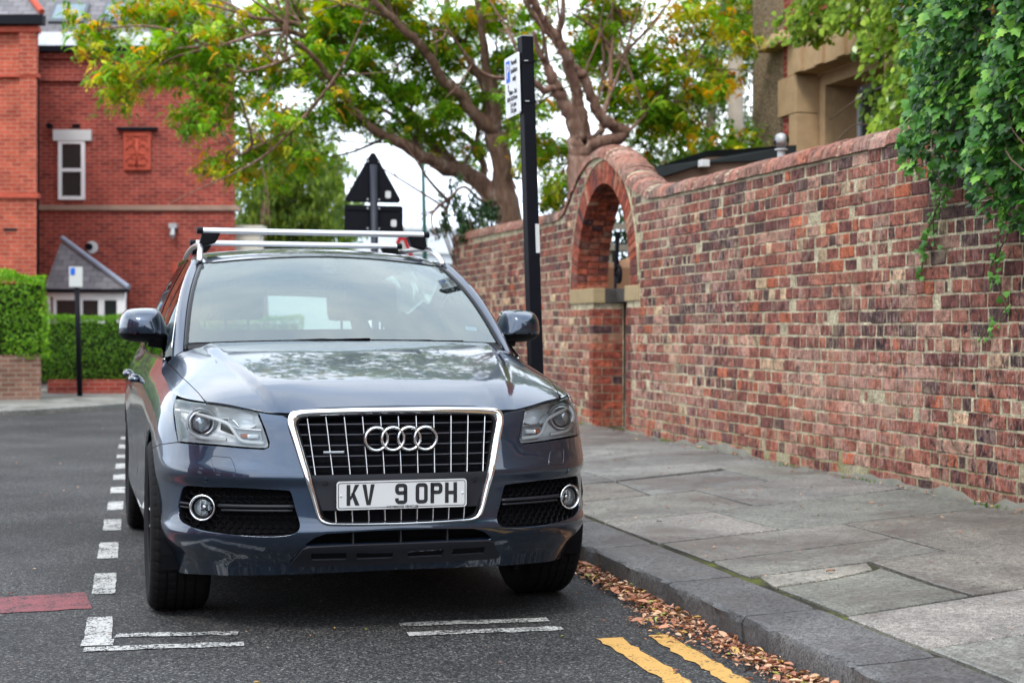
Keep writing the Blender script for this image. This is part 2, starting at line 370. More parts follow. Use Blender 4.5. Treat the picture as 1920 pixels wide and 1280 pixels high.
# ground under everything, to the horizon
gm = simple('far_ground', (0.06, 0.062, 0.05), 0.95, var=0.3, nscale=0.2)
mb = MB(); mb.add([(-700, -300, -0.02), (700, -300, -0.02), (700, 900, -0.02), (-700, 900, -0.02)], [(0, 1, 2, 3)]); struct(mb.build('ground', gm))
mb = MB(); mb.add([(-60, -60, 0), (KX + .02, -60, 0), (KX + .02, 60, 0), (-60, 60, 0)], [(0, 1, 2, 3)]); struct(mb.build('road', M['asphalt']))
mb = MB()
for y0 in np.arange(21.6, 60, 8): mb.add([(KX + .02, y0, 0.002), (60, y0, 0.002), (60, y0 + 8, 0.002), (KX + .02, y0 + 8, 0.002)], [(0, 1, 2, 3)])
struct(mb.build('side_road', M['asphalt']))
def strip(mb, P, z=0.004): mb.add([(x, y, z) for x, y in P], [list(range(len(P)))])
def rough_strip(mb, a, b, wd, z=0.004, step=0.05, jit=0.006):
    a, b = np.array(a, float), np.array(b, float); Ln = np.linalg.norm(b - a); d = (b - a) / Ln; nn = np.array([-d[1], d[0]]); k = max(int(Ln / step), 2)
    V = []
    for i in range(k + 1):
        p = a + d * Ln * i / k
        for s_ in (-1, 1): q = p + nn * s_ * (wd / 2 + rng.normal() * jit); V.append((*q, z))
    mb.add(V, [(2 * i, 2 * i + 1, 2 * i + 3, 2 * i + 2) for i in range(k)])
# broken white line along the bay: first marks large and worn, farther ones solid
mb = MB()
dash = [(-0.094, 5.93, 6.62)]
y = 7.17
for y0, y1, x0 in [(6.13, 6.60, -.092), (7.17, 7.78, -.072), (8.28, 8.9, -.055), (9.43, 9.98, -.031), (10.48, 11.0, -.008), (11.56, 12.0, .014), (12.6, 13.05, .036), (13.6, 14.1, .058), (14.7, 15.1, .075), (15.9, 16.4, .1), (17.2, 17.6, .13)]:
    rough_strip(mb, (x0 + .052, y0), (x0 + .060, y1), .105, jit=.002)
struct(mb.build('bay_dashes', M['white_line_far'], None))
mb = MB()
rough_strip(mb, (.03, 6.19), (.50, 6.12), .078); rough_strip(mb, (-.09, 5.945), (.505, 5.905), .078)
rough_strip(mb, (1.155, 6.13), (1.775, 6.085), .078); rough_strip(mb, (1.15, 5.93), (1.78, 5.895), .078)
struct(mb.build('bay_end_lines', M['white_line']))
mb = MB(); rough_strip(mb, (-.10, 6.06), (.02, 6.055), .125, z=.006, jit=.003); struct(mb.build('bay_corner_mark', M['white_line_far']))
mb = MB(); rough_strip(mb, (1.90, 5.66), (1.87, 2.5), .092, z=.004); rough_strip(mb, (2.105, 5.67), (2.07, 2.5), .09, z=.004); struct(mb.build('double_yellow_lines', M['yellow_line']))
mb = MB(); rough_strip(mb, (-.085, 7.03), (-4, 6.7), .42, z=.003, jit=.008); struct(mb.build('red_road_patch', M['red_patch']))

# kerb stones: long dark blocks with a worn rounded arris, shallow joints between them
mb = MB(); ys = [2.2, 3.33, 4.49, 5.38, 6.19, 7.23, 8.2]
while ys[-1] < 21.5: ys.append(ys[-1] + rng.uniform(.85, 1.15))
def kerb_block(mb, y0, y1, c, xf=KX):
    n = max(int((y1 - y0) / .045), 3); prof = [(0, -.05), (0, .03), (.0, .092), (.005, .112), (.014, .121), (.030, .1245), (.15, .1265), (.33, .132)]
    V = []; bite = rng.normal(0, .0035, (n + 1, len(prof)))
    chip = np.zeros(n + 1)
    for _ in range(rng.integers(0, 2)): cpos = rng.uniform(0, 1); chip += .022 * np.exp(-((np.linspace(0, 1, n + 1) - cpos) / .045) ** 2)
    for i in range(n + 1):
        yy = y0 + .005 + (y1 - y0 - .010) * i / n
        e = .012 if i in (0, n) else 0
        for k, (dx, z) in enumerate(prof):
            ax = bite[i, k] * (1 if 0 < k < 6 else .1) + (chip[i] if 2 <= k <= 4 else 0)
            V.append((xf + dx + ax + e * (k < 5), yy + .08 * dx * (1 if True else 0), z - .5 * (chip[i] if 3 <= k <= 5 else 0) - e * .5 * (k > 3) + bite[i, (k + 3) % len(prof)] * .15))
    m = len(prof)
    F = [(i * m + k, i * m + k + 1, (i + 1) * m + k + 1, (i + 1) * m + k) for i in range(n) for k in range(m - 1)]
    F += [[k for k in range(m)][::-1], [n * m + k for k in range(m)]]
    mb.add(V, F, c)
kmb = MB()
yb = [-6, -4.9, -3.8, -2.7, -1.6, -.5, .6, 1.4] + ys
for a, b in zip(yb[:-1], yb[1:]):
    s_ = rng.uniform(.85, 1.12); kerb_block(kmb, a, b, (s_, s_, s_ * 1.02))
struct(kmb.build('kerb', M['kerb'], None, angle=24, usecol=True))
# bed below the flags, seen in the joints as dirt and moss
mb = MB(); mb.add([(KX + .3, -6, .119), (PAVE_BACK + .1, -6, .212), (PAVE_BACK + .1, 21.6, .212), (KX + .3, 21.6, .119)], [(0, 1, 2, 3)]); mb.add([(KX + .02, -6, .0), (KX + .02, 21.6, .0), (KX + .4, 21.6, .07), (KX + .4, -6, .07)], [(0, 1, 2, 3)])
struct(mb.build('pavement_bed', M['joint_dirt']))
# flagstones: each an irregular slab polygon shrunk by its joint
def slab(mb, poly, c, gap=.006, tilt=None, ragged=0.0):
    P = np.array(poly, float); ctr = P.mean(0); Q = []
    n = len(P)
    for i in range(n):
        a, b = P[i], P[(i + 1) % n]; k = max(int(np.linalg.norm(b - a) / .06), 1)
        for t in range(k):
            q = a + (b - a) * t / k
            d = ctr - q; d /= np.linalg.norm(d) + 1e-9
            edge = (b - a) / np.linalg.norm(b - a); inn = np.array([-edge[1], edge[0]])
            if inn @ (ctr - q) < 0: inn = -inn
            if t == 0: inn = d * 1.3
            Q.append(q + inn * (gap + abs(rng.normal()) * .0022 + (rng.uniform(0, ragged) if ragged else 0)))
    Q = np.array(Q); tl = tilt or (rng.normal() * .0016, rng.normal() * .0016, rng.uniform(-.002, .003))
    zt = pz(Q[:, 0]) + (Q[:, 0] - ctr[0]) * tl[0] + (Q[:, 1] - ctr[1]) * tl[1] + tl[2]
    Qi = Q + (ctr - Q) / np.linalg.norm(ctr - Q, axis=1)[:, None] * .006
    m = len(Q); V = np.concatenate([np.c_[Q, zt - .05], np.c_[Q, zt - .004], np.c_[Qi, zt]])
    F = [(i, (i + 1) % m, m + (i + 1) % m, m + i) for i in range(m)] + [(m + i, m + (i + 1) % m, 2 * m + (i + 1) % m, 2 * m + i) for i in range(m)] + [[2 * m + i for i in range(m)]]
    mb.add(V, F, c)
fl = MB()
def cc(lo=.86, hi=1.12, warm=0): s_ = rng.uniform(lo, hi); return (s_ * (1 + warm), s_ * (1 + warm * .5), s_ * (1 - warm * .3))
X0, XB = 2.68, 4.90
near = [
 ([(X0, 3.1), (3.9, 3.25), (3.9, 3.95), (X0, 3.85)], 1.12), ([(3.9, 3.25), (XB, 3.35), (XB, 4.2), (3.9, 3.95)], 1.05),
 ([(X0, 3.85), (3.75, 3.95), (3.72, 4.78), (X0, 4.61)], 1.3), ([(3.75, 3.95), (XB, 4.2), (XB, 5.0), (3.72, 4.78)], 1.2),
 ([(X0, 4.61), (3.72, 4.78), (3.60, 5.41), (X0, 5.21)], 1.35), ([(3.72, 4.78), (XB, 5.0), (XB, 5.65), (3.60, 5.41)], 1.25),
 ([(2.70, 5.21), (3.31, 5.35), (3.30, 5.62), (3.32, 6.10), (3.26, 6.05), (3.0, 5.94), (2.70, 5.86)], .98),
 ([(2.70, 5.88), (3.0, 5.95), (3.28, 6.07), (3.34, 6.25), (2.74, 6.15)], 1.4),
 ([(3.32, 5.36), (XB, 5.64), (XB, 6.52), (3.8, 6.37), (3.34, 6.25), (3.31, 5.65)], .95),
 ([(2.70, 6.15), (3.34, 6.25), (3.8, 6.37), (3.8, 6.83), (2.71, 6.61)], 1.08), ([(2.71, 6.61), (3.8, 6.83), (3.8, 7.42), (2.70, 7.22)], 1.05),
 ([(3.81, 6.37), (XB, 6.52), (XB, 7.6), (3.81, 7.42)], .92),
 ([(X0, 7.22), (3.42, 7.36), (3.39, 8.2), (X0, 8.08)], 1.2), ([(3.42, 7.36), (XB, 7.6), (XB, 8.6), (4.2, 8.45), (3.39, 8.3)], 1.0),
 ([(X0, 8.08), (3.69, 8.28), (3.69, 9.2), (2.7, 9.0)], 1.1), ([(3.69, 8.28), (XB, 8.6), (XB, 9.55), (3.69, 9.3)], 1.06),
 ([(X0, 9.0), (3.34, 9.14), (3.4, 9.98), (X0, 9.92)], .96), ([(3.34, 9.14), (4.28, 9.38), (4.33, 10.2), (3.4, 9.98)], 1.1), ([(4.28, 9.38), (XB, 9.55), (XB, 10.6), (4.34, 10.4)], 1.15)]
for P, b in near: slab(fl, P, (b * rng.uniform(.97, 1.06), b * rng.uniform(.96, 1.02), b * rng.uniform(.90, .99)), gap=.0085, ragged=.004 if len(P) > 4 else 0)
y = 3.2
while y > -6:
    h_ = rng.uniform(.6, .9); m_ = rng.uniform(3.5, 4.1)
    slab(fl, [(X0, y - h_), (m_, y - h_ + .08), (m_, y - .02), (X0, y - .1)], cc()); slab(fl, [(m_, y - h_ + .08), (XB, y - h_ + .16), (XB, y + .06), (m_, y - .02)], cc()); y -= h_
y = 9.95
while y < 21.2:
    h_ = rng.uniform(.7, 1.0); m_ = 3.4 if y < 10 else rng.uniform(3.4, 4.2); e_ = .5 if y < 10 else .15
    slab(fl, [(X0, y), (m_, y + .06), (m_, y + .06 + h_), (X0, y + h_)], cc(.95, 1.2)); slab(fl, [(m_, y + .06), (XB, y + .62 if y < 10 else y + .12), (XB, y + .12 + h_), (m_, y + .06 + h_)], cc(.95, 1.25)); y += h_
y = 10.3
struct(fl.build('pavement', M['flag'], None, usecol=True))
# far pavement on the outside of the bend, with its kerb
fk = [(-30, 16.5), (-12, 18.6), (-4, 20.6), (-1.39, 21.9), (.37, 24.0), (1.6, 27.5), (3.0, 34), (4.0, 46)]
fk = catmull([(*p, 0) for p in fk], 6)[:, :2]; dT = np.gradient(fk, axis=0); nrm = np.stack([-dT[:, 1], dT[:, 0]], 1); nrm /= np.linalg.norm(nrm, axis=1)[:, None]
mb = MB(); k = len(fk); V = []
for off, z in ((0, -.02), (0, .085), (.02, .1), (.16, .103), (6.5, .13)):
    V += [(*(p + n_ * off), z) for p, n_ in zip(fk, nrm)]
mb.add(V, [(r * k + i, r * k + i + 1, (r + 1) * k + i + 1, (r + 1) * k + i) for r in range(4) for i in range(k - 1)], (1.5, 1.5, 1.45)); struct(mb.build('far_pavement', M['flag'], usecol=True))

# fallen leaves lying in the gutter and blown over road and pavement
def leaf_curl():
    T = []; n = 5
    for i in range(n):
        t = i / (n - 1); wdt = math.sin(math.pi * min(t * .92 + .04, 1)) * .26; T += [(-wdt, t - .5, .10 * math.sin(t * 3) + .16), (0, t - .5, .10 * math.sin(t * 3)), (wdt, t - .5, .10 * math.sin(t * 3) + .12)]
    return T, [(3 * i + j, 3 * i + j + 1, 3 * i + 3 + j + 1, 3 * i + 3 + j) for i in range(n - 1) for j in range(2)]
T, TF = leaf_curl()
N1 = 8000; yy = np.clip(rng.beta(1.1, 1.9, N1) * 17 + 2.6, 2.6, 20); wd = .06 + .075 * np.clip((8.4 - yy) / 3, .06, 1) + .10 * np.exp(-((yy - 5.75) / .35) ** 2)
dx = np.abs(rng.normal(0, .5, N1)) * wd; zz = .02 + .045 * np.exp(-dx / .08) * rng.uniform(0, 1, N1)
pos = np.c_[KX - .012 - dx, yy, zz * .75]
N2 = 900; pos2 = np.c_[rng.uniform(-2.6, 2.3, N2), rng.uniform(4.6, 22, N2), np.full(N2, .009)]
sel = rng.random(N2) < .42; pos2 = pos2[sel]
N3 = 700; x3 = np.where(rng.random(N3) < .6, WX - np.abs(rng.normal(0, .06, N3)), rng.uniform(2.7, 4.8, N3)); pos3 = np.c_[x3, rng.uniform(4.6, 17, N3), pz(x3) + .008]
pos = np.concatenate([pos, pos2, pos3]); n = len(pos)
nr = np.c_[rng.normal(0, .30, n), rng.normal(0, .30, n), np.ones(n)]; nr[len(pos) - len(pos3) - len(pos2):] *= (0.4, .4, 1)
pal = np.array([(.42, .19, .105), (.33, .13, .07), (.52, .30, .18), (.22, .08, .045), (.60, .40, .25), (.48, .31, .08), (.12, .05, .03), (.30, .36, .07)]); pi_ = rng.choice(8, n, p=[.22, .17, .20, .12, .14, .05, .08, .02])
colr = pal[pi_] * rng.uniform(.75, 1.2, (n, 1))
sc_ = np.clip(rng.lognormal(-3.9, .45, n), .007, .058); sc_[len(pos) - len(pos3) - len(pos2):] *= .75
o = scatter('fallen_leaves', T, TF, pos, rot_from(nr, rng.uniform(0, 6.28, n)), sc_, M['dead'], colr, smooth=True); tag(o, 'dry orange brown leaves drifted along the gutter', 'fallen leaves', kind='stuff')

# ================================================================ garden wall with the arched gateway
AY, AR, ASZ, ARZ = 14.71, .86, 1.66, 1.04      # arch centre, inner half width, spring height, rise
OUT = .25                                      # ring thickness
LO0, LO1 = 13.97, 15.02                        # lower opening
_zt = [(-7, 2.36), (8.7, 2.405), (13.0, 2.418), (13.34, 2.435), (13.67, 2.51), (13.95, 2.62), (14.12, 2.71), (14.32, 2.82), (14.52, 2.905), (14.72, 2.965), (14.9, 2.985), (15.08, 2.975), (15.28, 2.93), (15.5, 2.845), (15.68, 2.74), (15.85, 2.61), (16.02, 2.50), (16.25, 2.435), (16.6, 2.425), (21.8, 2.50)]
_zty = np.linspace(-7, 21.8, 5760); _ztz = np.interp(_zty, [a for a, _ in _zt], [b for _, b in _zt])
for _ in range(3): _ztz = np.convolve(np.r_[np.full(12, _ztz[0]), _ztz, np.full(12, _ztz[-1])], np.ones(25) / 25, 'valid')
def ztop(y): return float(np.interp(y, _zty, _ztz))     # underside of the coping
def in_arch(y, z, e=0.0):
    if z < ASZ: return abs(y - AY) < AR + e
    return ((y - AY) / (AR + e)) ** 2 + ((z - ASZ) / (ARZ + e)) ** 2 < 1
Y0, Y1 = -7.0, 21.7
wall = empty('garden_wall', (WX, 12, 0.2), 'weathered red brick garden wall with rounded coping and an arched gateway', 'wall')
def kid(o, p): o.parent = p; o.matrix_parent_inverse = Matrix.Translation(-p.location); return o
# mortar body
ol = [(Y0, .0)] + [(LO0, .0), (LO0, 1.50), (AY - AR - .025, 1.50), (AY - AR - .025, ASZ)]
ol += [(AY - (AR + .025) * math.cos(t), ASZ + (ARZ + .025) * math.sin(t)) for t in np.linspace(0, math.pi, 28)[1:-1]]
ol += [(AY + AR + .025, ASZ), (AY + AR + .025, 1.50), (LO1, 1.50), (LO1, .0), (Y1, .0)]
top = [(y, ztop(y)) for y in np.linspace(Y1, AY + 3, 8)] + [(y, ztop(y)) for y in np.linspace(AY + 2.9, AY - 2.9, 60)] + [(y, ztop(y)) for y in np.linspace(AY - 3, Y0, 12)]
ol += top
bm = bmesh.new(); vs = [bm.verts.new((WX + .0045, y, z)) for y, z in ol]; f = bm.faces.new(vs); r = bmesh.ops.extrude_face_region(bm, geom=[f])
for v in [v for v in r['geom'] if isinstance(v, bmesh.types.BMVert)]: v.co.x += .33
bmesh.ops.recalc_face_normals(bm, faces=bm.faces[:]); bmesh.ops.triangulate(bm, faces=[f for f in bm.faces if len(f.verts) > 4])
me = bpy.data.meshes.new('mortar_joints'); bm.to_mesh(me); bm.free(); kid(link('mortar_joints', me, M['mortar']), wall)
# bricks
def brick_geo(mb_lists, y0, y1, z0, z1, x, col, jit=.0038, depth=.03, out=None):
    V, F, C = mb_lists; b = .006; n0 = len(V)
    j = rng.normal(0, jit, (4, 2)); xo = x + rng.normal(0, .0022)
    c = [(y0 + j[0, 0], z0 + j[0, 1] * .6), (y1 + j[1, 0], z0 + j[1, 1] * .6), (y1 + j[2, 0], z1 + j[2, 1] * .6), (y0 + j[3, 0], z1 + j[3, 1] * .6)]
    cy, cz = (y0 + y1) / 2, (z0 + z1) / 2; tl = rng.normal(0, .0015, 2)
    for (yy, zz) in c: V.append((xo + (tl[0] if yy > cy else -tl[0]), yy + (b if yy < cy else -b), zz + (b if zz < cz else -b)))
    for (yy, zz) in c: V.append((xo + b * .75, yy, zz))
    for (yy, zz) in c: V.append((xo + depth, yy, zz))
    F.append((n0, n0 + 3, n0 + 2, n0 + 1))
    for k in range(4):
        q = (k + 1) % 4
        F.append((n0 + k, n0 + q, n0 + 4 + q, n0 + 4 + k)); F.append((n0 + 4 + k, n0 + 4 + q, n0 + 8 + q, n0 + 8 + k))
    C += [col] * 12
BP = np.array([(.22, .078, .062), (.17, .058, .050), (.125, .046, .046), (.26, .105, .082), (.34, .20, .17), (.070, .038, .040), (.41, .28, .21), (.31, .088, .05), (.30, .165, .145), (.42, .32, .23)])
BPp = np.array([.22, .20, .15, .12, .075, .08, .03, .05, .055, .02])
def fld(y, z, k): return math.sin(y * 1.3 * k + 2.1 * math.sin(z * 1.9 + k)) * math.sin(z * 2.7 * k + 1.3 * math.sin(y * .9 + 2 * k))
def bcol(y, z):
    p = BPp.copy()
    if z < .85 + .15 * math.sin(y): p = p * np.array([1.9, .7, .4, 2.6, .9, .3, .4, 1.7, 1.6, .3])
    if z > 1.9: p = p * np.array([1, 1.3, 1.7, .6, .35, 2.0, .3, .6, .4, .4])
    if .45 < z < 1.05 and 8.4 < y < 10.4: p = np.array([.2, 0, 0, .5, .05, 0, 0, 0, .45, .0])
    f = fld(y, z, 1.0)
    if f > .35: p = p * np.array([.7, .7, .6, 1.2, 2.8, .6, 2.0, 1.2, 2.6, 2.5])
    if f < -.35: p = p * np.array([.8, 1.3, 1.8, .7, .5, 3.2, .4, .8, .5, .4])
    p /= p.sum(); return tuple(BP[rng.choice(10, p=p)] * rng.uniform(.8, 1.22) * np.array([1.06, 1.0, .84]))
V, F, C = [], [], []; CH = .0875; z = .215; row = 0
while z < 3.1:
    y = Y0 + rng.uniform(0, .2); hdr = row % 4 == 2; zw = .0
    while y < Y1:
        ln = .106 if (hdr or rng.random() < .2) else .210
        ln *= rng.uniform(.88, 1.08); y0b, y1b = y, min(y + ln - .0100, Y1); y += ln
        zc = z + .038 + .005 * math.sin(y * .9 + row * .3)
        ym = (y0b + y1b) / 2
        if zc + .03 > ztop(ym) - .005: continue
        if in_arch(y0b, zc, OUT) or in_arch(y1b, zc, OUT) or in_arch(ym, zc, OUT):
            if zc > 1.70: 
                # trim bricks against the ring
                e = AR + OUT if zc < ASZ else (AR + OUT) * math.sqrt(max(0, 1 - ((zc - ASZ) / (ARZ + OUT)) ** 2))
                if ym < AY and y0b < AY - e - .03: y1b = AY - e - .008
                elif ym > AY and y1b > AY + e + .03: y0b = AY + e + .008
                else: continue
            elif zc > 1.47:
                if y0b < AY - AR - OUT - .03 < y1b: y1b = AY - AR - OUT - .01
                elif y0b < AY + AR + OUT + .03 < y1b: y0b = AY + AR + OUT + .01
                else: continue
            else:
                if y1b > LO0 and y0b < LO1:
                    if y0b < LO0 - .04: y1b = LO0
                    elif y1b > LO1 + .04: y0b = LO1
                    else: continue
        if zc < .29 and rng.random() < .2 and y < 12: continue
        brick_geo((V, F, C), y0b, y1b, zc - .0385, zc + .0385, WX, bcol(ym, zc))
    z += CH; row += 1
kid(pmesh('brickwork', V, F, M['brick'], col=np.array(C)), wall)
# jambs and the ring of the arch, running through the wall
V, F, C = [], [], []
OP = np.array([(.28, .062, .032), (.20, .044, .027), (.33, .10, .055), (.12, .034, .028), (.055, .025, .028), (.36, .19, .125)])
def ocol(p=(.34, .28, .16, .12, .07, .03)): return tuple(OP[rng.choice(6, p=p)] * rng.uniform(.85, 1.15))
def block(c8, col):
    n0 = len(V); V.extend(c8); F.extend([(n0, n0 + 3, n0 + 2, n0 + 1), (n0 + 4, n0 + 5, n0 + 6, n0 + 7)] + [(n0 + k, n0 + (k + 1) % 4, n0 + 4 + (k + 1) % 4, n0 + 4 + k) for k in range(4)]); C.extend([col] * 8)
def ringpt(t, e): return (AY - (AR + e) * math.cos(t), ASZ + (ARZ + e) * math.sin(t))
nv = 46
for i in range(nv):
    t0, t1 = math.pi * i / nv + .006, math.pi * (i + 1) / nv - .006
    for x0, x1 in ((-.008, .105), (.113, .225), (.233, .345)):
        col = ocol()
        q = [ringpt(t0, .0), ringpt(t1, .0), ringpt(t1, OUT - .03), ringpt(t0, OUT - .03)]
        q = [(a + rng.normal(0, .002), b) for a, b in q]
        block([(WX + x0, a, b) for a, b in q] + [(WX + x1, a, b) for a, b in q], col)
for side in (-1, 1):
    z = .215; r = 0
    while z < ASZ - .02:
        if not 1.42 < z + .033 < 1.64:
            up = z > 1.6; yj = (AY + side * AR) if up else (LO0 if side < 0 else LO1)
            xs = [-.004, .215, .33] if r % 2 else [-.004, .10, .33]
            for a, b in zip(xs[:-1], xs[1:]):
                y0, y1 = (yj - .006 * side, yj + side * (.12 if not up else .22))
                block([(WX + a, y0, z), (WX + a, y1, z), (WX + a, y1, z + .077), (WX + a, y0, z + .077), (WX + b - .009, y0, z), (WX + b - .009, y1, z), (WX + b - .009, y1, z + .077), (WX + b - .009, y0, z + .077)], ocol((.25, .3, .1, .2, .12, .03)))
        z += CH; r += 1
kid(pmesh('arch_brickwork', V, F, M['brick_clean'], col=np.array(C)), wall)
mb = MB()       # thin outer mortar bead of the arch
mb.tube([(WX - .004, *ringpt(t, OUT - .012)) for t in np.linspace(0, math.pi, 40)], .011, 6); kid(mb.build('arch_bead', M['mortar'], smooth=True), wall)
# stone imposts across the jambs
mb = MB(); mb.box((WX - .012, AY - AR - OUT, 1.49), (WX + .10, LO0 + .04, 1.642), bev=.01); mb.box((WX - .012, LO1 - .04, 1.49), (WX + .12, AY + AR + OUT, 1.645), bev=.01)
kid(mb.build('impost', M['yorkstone'], smooth=False), wall)
mb = MB(); mb.box((WX + .102, AY - AR - .1, 1.49), (WX + .345, LO0 + .03, 1.64), bev=.008); mb.box((WX + .122, LO1 - .03, 1.492), (WX + .345, AY + AR + .1, 1.643), bev=.008)
mb.box((WX + .24, LO0 + .03, 1.50), (WX + .34, LO1 - .03, 1.637), bev=.008)
kid(mb.build('inner_impost', M['darkstone']), wall)
# coping: half round clay blocks following the top of the wall
V, F, C = [], [], []; ys = [Y0]
path = np.array([(y, ztop(y)) for y in np.linspace(Y0, Y1, 2400)]); sl = np.r_[0, np.cumsum(np.linalg.norm(np.diff(path, axis=0), axis=1))]
s_ = 0.0
def at_s(s): return np.array([np.interp(s, sl, path[:, 0]), np.interp(s, sl, path[:, 1])])
while s_ < sl[-1] - .05:
    ym = at_s(s_)[0]; ln = .115 if abs(ym - AY) < 1.9 else rng.uniform(.20, .24)
    s1 = min(s_ + ln, sl[-1]); col = tuple(np.array([(.27, .115, .082), (.22, .10, .075), (.19, .095, .07), (.31, .17, .13), (.10, .065, .055), (.34, .12, .07)][rng.choice(6, p=[.3, .25, .2, .1, .1, .05])]) * rng.uniform(.85, 1.15))
    n0 = len(V); na = 11; j = rng.normal(0, .003, 3); k = 3
    for q in range(k + 1):
        e = .006 if q in (0, k) else 0
        s = s_ + .004 + (s1 - s_ - .008) * q / k; p = at_s(s); d = at_s(min(s + .05, sl[-1])) - at_s(max(s - .05, 0)); d /= np.linalg.norm(d); nn = np.array([-d[1], d[0]])
        for a in range(na):
            th = math.pi * a / (na - 1); r_x = .19 - e; r_z = .135 - e
            xx = WX + .168 - math.cos(th) * r_x + j[0]; hgt = math.sin(th) ** .7 * r_z + j[1]
            V.append((xx, p[0] + nn[0] * hgt, p[1] + nn[1] * hgt)); C.append(col)
    for q in range(k):
        for a in range(na - 1): F.append((n0 + q * na + a, n0 + q * na + a + 1, n0 + (q + 1) * na + a + 1, n0 + (q + 1) * na + a))
    F.append([n0 + a for a in range(na)]); F.append([n0 + k * na + a for a in range(na)][::-1]); F.append([n0, n0 + k * na, n0 + k * na + na - 1, n0 + na - 1])
    s_ = s1
bmC = MB(); bmC.V = [np.array(V)]; bmC.F = F; bmC.C = [np.array(C)]; bmC.n = len(V)
kid(bmC.build('coping', M['coping'], angle=40, usecol=True), wall)
# filling of the coping joints
mb = MB(); pts = [(WX + .168, *at_s(s)) for s in np.arange(0, sl[-1], .12)]
V = []; na = 9
for i, s in enumerate(np.arange(0, sl[-1], .06)):
    p = at_s(s); d = at_s(min(s + .05, sl[-1])) - at_s(max(s - .05, 0)); d /= np.linalg.norm(d); nn = np.array([-d[1], d[0]])
    for a in range(na): th = math.pi * a / (na - 1); hg = math.sin(th) ** .7 * .127; V.append((WX + .168 - math.cos(th) * .182, p[0] + nn[0] * hg, p[1] + nn[1] * hg))
k = len(V) // na; mb.add(V, [(q * na + a, q * na + a + 1, (q + 1) * na + a + 1, (q + 1) * na + a) for q in range(k - 1) for a in range(na - 1)]); kid(mb.build('coping_bedding', M['mortar'], smooth=True), wall)
# rough cement plinth along the foot
mb = MB(); V = []; n = 260; yy = np.linspace(Y0, Y1, n)
for i, y in enumerate(yy):
    hgt = .235 + .075 * (math.sin(y * 2.3) * .4 + rng.uniform(-.3, .5)) + (.05 if y < 9 else 0) * math.sin(y * 1.1)
    if LO0 - .02 < y < LO1 + .02: hgt = .16
    V += [(WX - .022, y, .12), (WX - .018, y, hgt - .01), (WX + .02, y, hgt + .005)]
mb.add(V, [(3 * i + j, 3 * i + j + 1, 3 * i + 4 + j, 3 * i + 3 + j) for i in range(n - 1) for j in range(2)]); kid(mb.build('plinth', M['cement'], smooth=True), wall)
# behind the gateway: inner wall of the passage, sill step
mb = MB(); mb.box((WX + .36, LO1 - .12, .2), (WX + 1.1, LO1 + .3, 1.5), bev=.01); mb.box((WX + .1, LO0 + .0, .2), (WX + .9, LO0 + .35, .52), bev=.02)
o = mb.build('passage_wall', simple('old_rendered_stone', (.20, .165, .12), .9, var=.6, nscale=5, bump=.6)); uvbox(o); tag(o, 'old rendered stone wall seen inside the gateway', 'wall')
mb = MB(); mb.box((WX - .05, LO0 - .02, .12), (WX + 1.4, LO1 + .02, .205)); o = mb.build('gateway_floor', M['flag'], usecol=True); struct(o)
mb = MB(); mb.add([(5.2, -8, .15), (30, -8, .25), (30, 21, .25), (5.2, 21, .15)], [(0, 1, 2, 3)]); struct(mb.build('garden_ground', simple('garden_soil', (.05, .055, .03), .95, var=.5)))
# iron gate with scroll, trellis and cardboard box beyond it
gate = empty('iron_gate', (WX + .42, 15.1, .2), 'black wrought iron gate with a scroll standing open in the arch', 'gate')
mb = MB(); gx = WX + .30; mb.box((gx - .012, 15.18, .3), (gx + .012, 15.21, 2.05)); sp_ = [(gx - .005, 15.08 + .10 * (1 - t * .8) * math.cos(t * 9), 1.78 + .12 * (1 - t * .8) * math.sin(t * 9)) for t in np.linspace(0, 1, 40)]
mb.tube(sp_, .018, 6); mb.tube([(gx, 15.09, 1.86), (gx, 15.15, 2.0), (gx, 15.12, 2.24)], [.012, .02, .03], 6); kid(mb.build('gate_scroll', M['black_paint'], smooth=True), gate)
mb = MB(); mb.box((gx + .03, 14.12, 1.64), (gx + .06, 14.42, 1.67)); mb.cyl((gx + .045, 14.25, 1.66), (gx + .045, 14.25, 1.75), .035, 12); mb.lathe([(0.001, .13), (.03, .11), (.04, .08), (.03, .05), (.001, .03)], 12, Matrix.Translation((gx + .045, 14.25, 1.72))); mb.box((gx + .03, 14.14, 1.67), (gx + .06, 14.19, 1.74))
kid(mb.build('gate_latch', M['black_paint'], smooth=False), gate)
mb = MB(); bx = WX + 1.3
tr = empty('garden_trellis', (6.6, 16.6, .2), 'grey wooden trellis seen through the brick arch', 'trellis')
for zz in (1.6, 1.93, 2.2, 2.46): mb.box((5.6, 17.9, zz), (7.2, 17.94, zz + .075))
for xx in (5.7, 5.98, 6.26, 6.6, 7.0): mb.box((xx, 17.941, .3), (xx + .07, 17.97, 2.6))
kid(mb.build('laths', M['grey_wood']), tr)
bxe = empty('cardboard_box', (5.65, 16.1, .2), 'large brown cardboard box standing behind the arched gateway', 'box')
mb = MB(); mb.box((5.25, 15.9, .2), (6.1, 16.4, 1.90), bev=.006); kid(mb.build('carton', M['cardboard']), bxe)
mb = MB(); mb.prism([(5.25, 15.9, 1.90), (6.1, 15.9, 1.90), (6.1, 16.15, 2.14), (5.3, 16.0, 1.93)], (0, .004, .003)); kid(mb.build('flap', M['cardboard']), bxe)
# ================================================================ buildings and street furniture
def frame_axes(p, q):
    """local frame of a wall running from p to q (plan): origin p, x along, y outward (to the viewer's side)"""
    d = Vector((q[0] - p[0], q[1] - p[1], 0)).normalized(); n = Vector((d.y, -d.x, 0))
    return Matrix(((d.x, -n.x, 0, p[0]), (d.y, -n.y, 0, p[1]), (0, 0, 1, 0), (0, 0, 0, 1)))
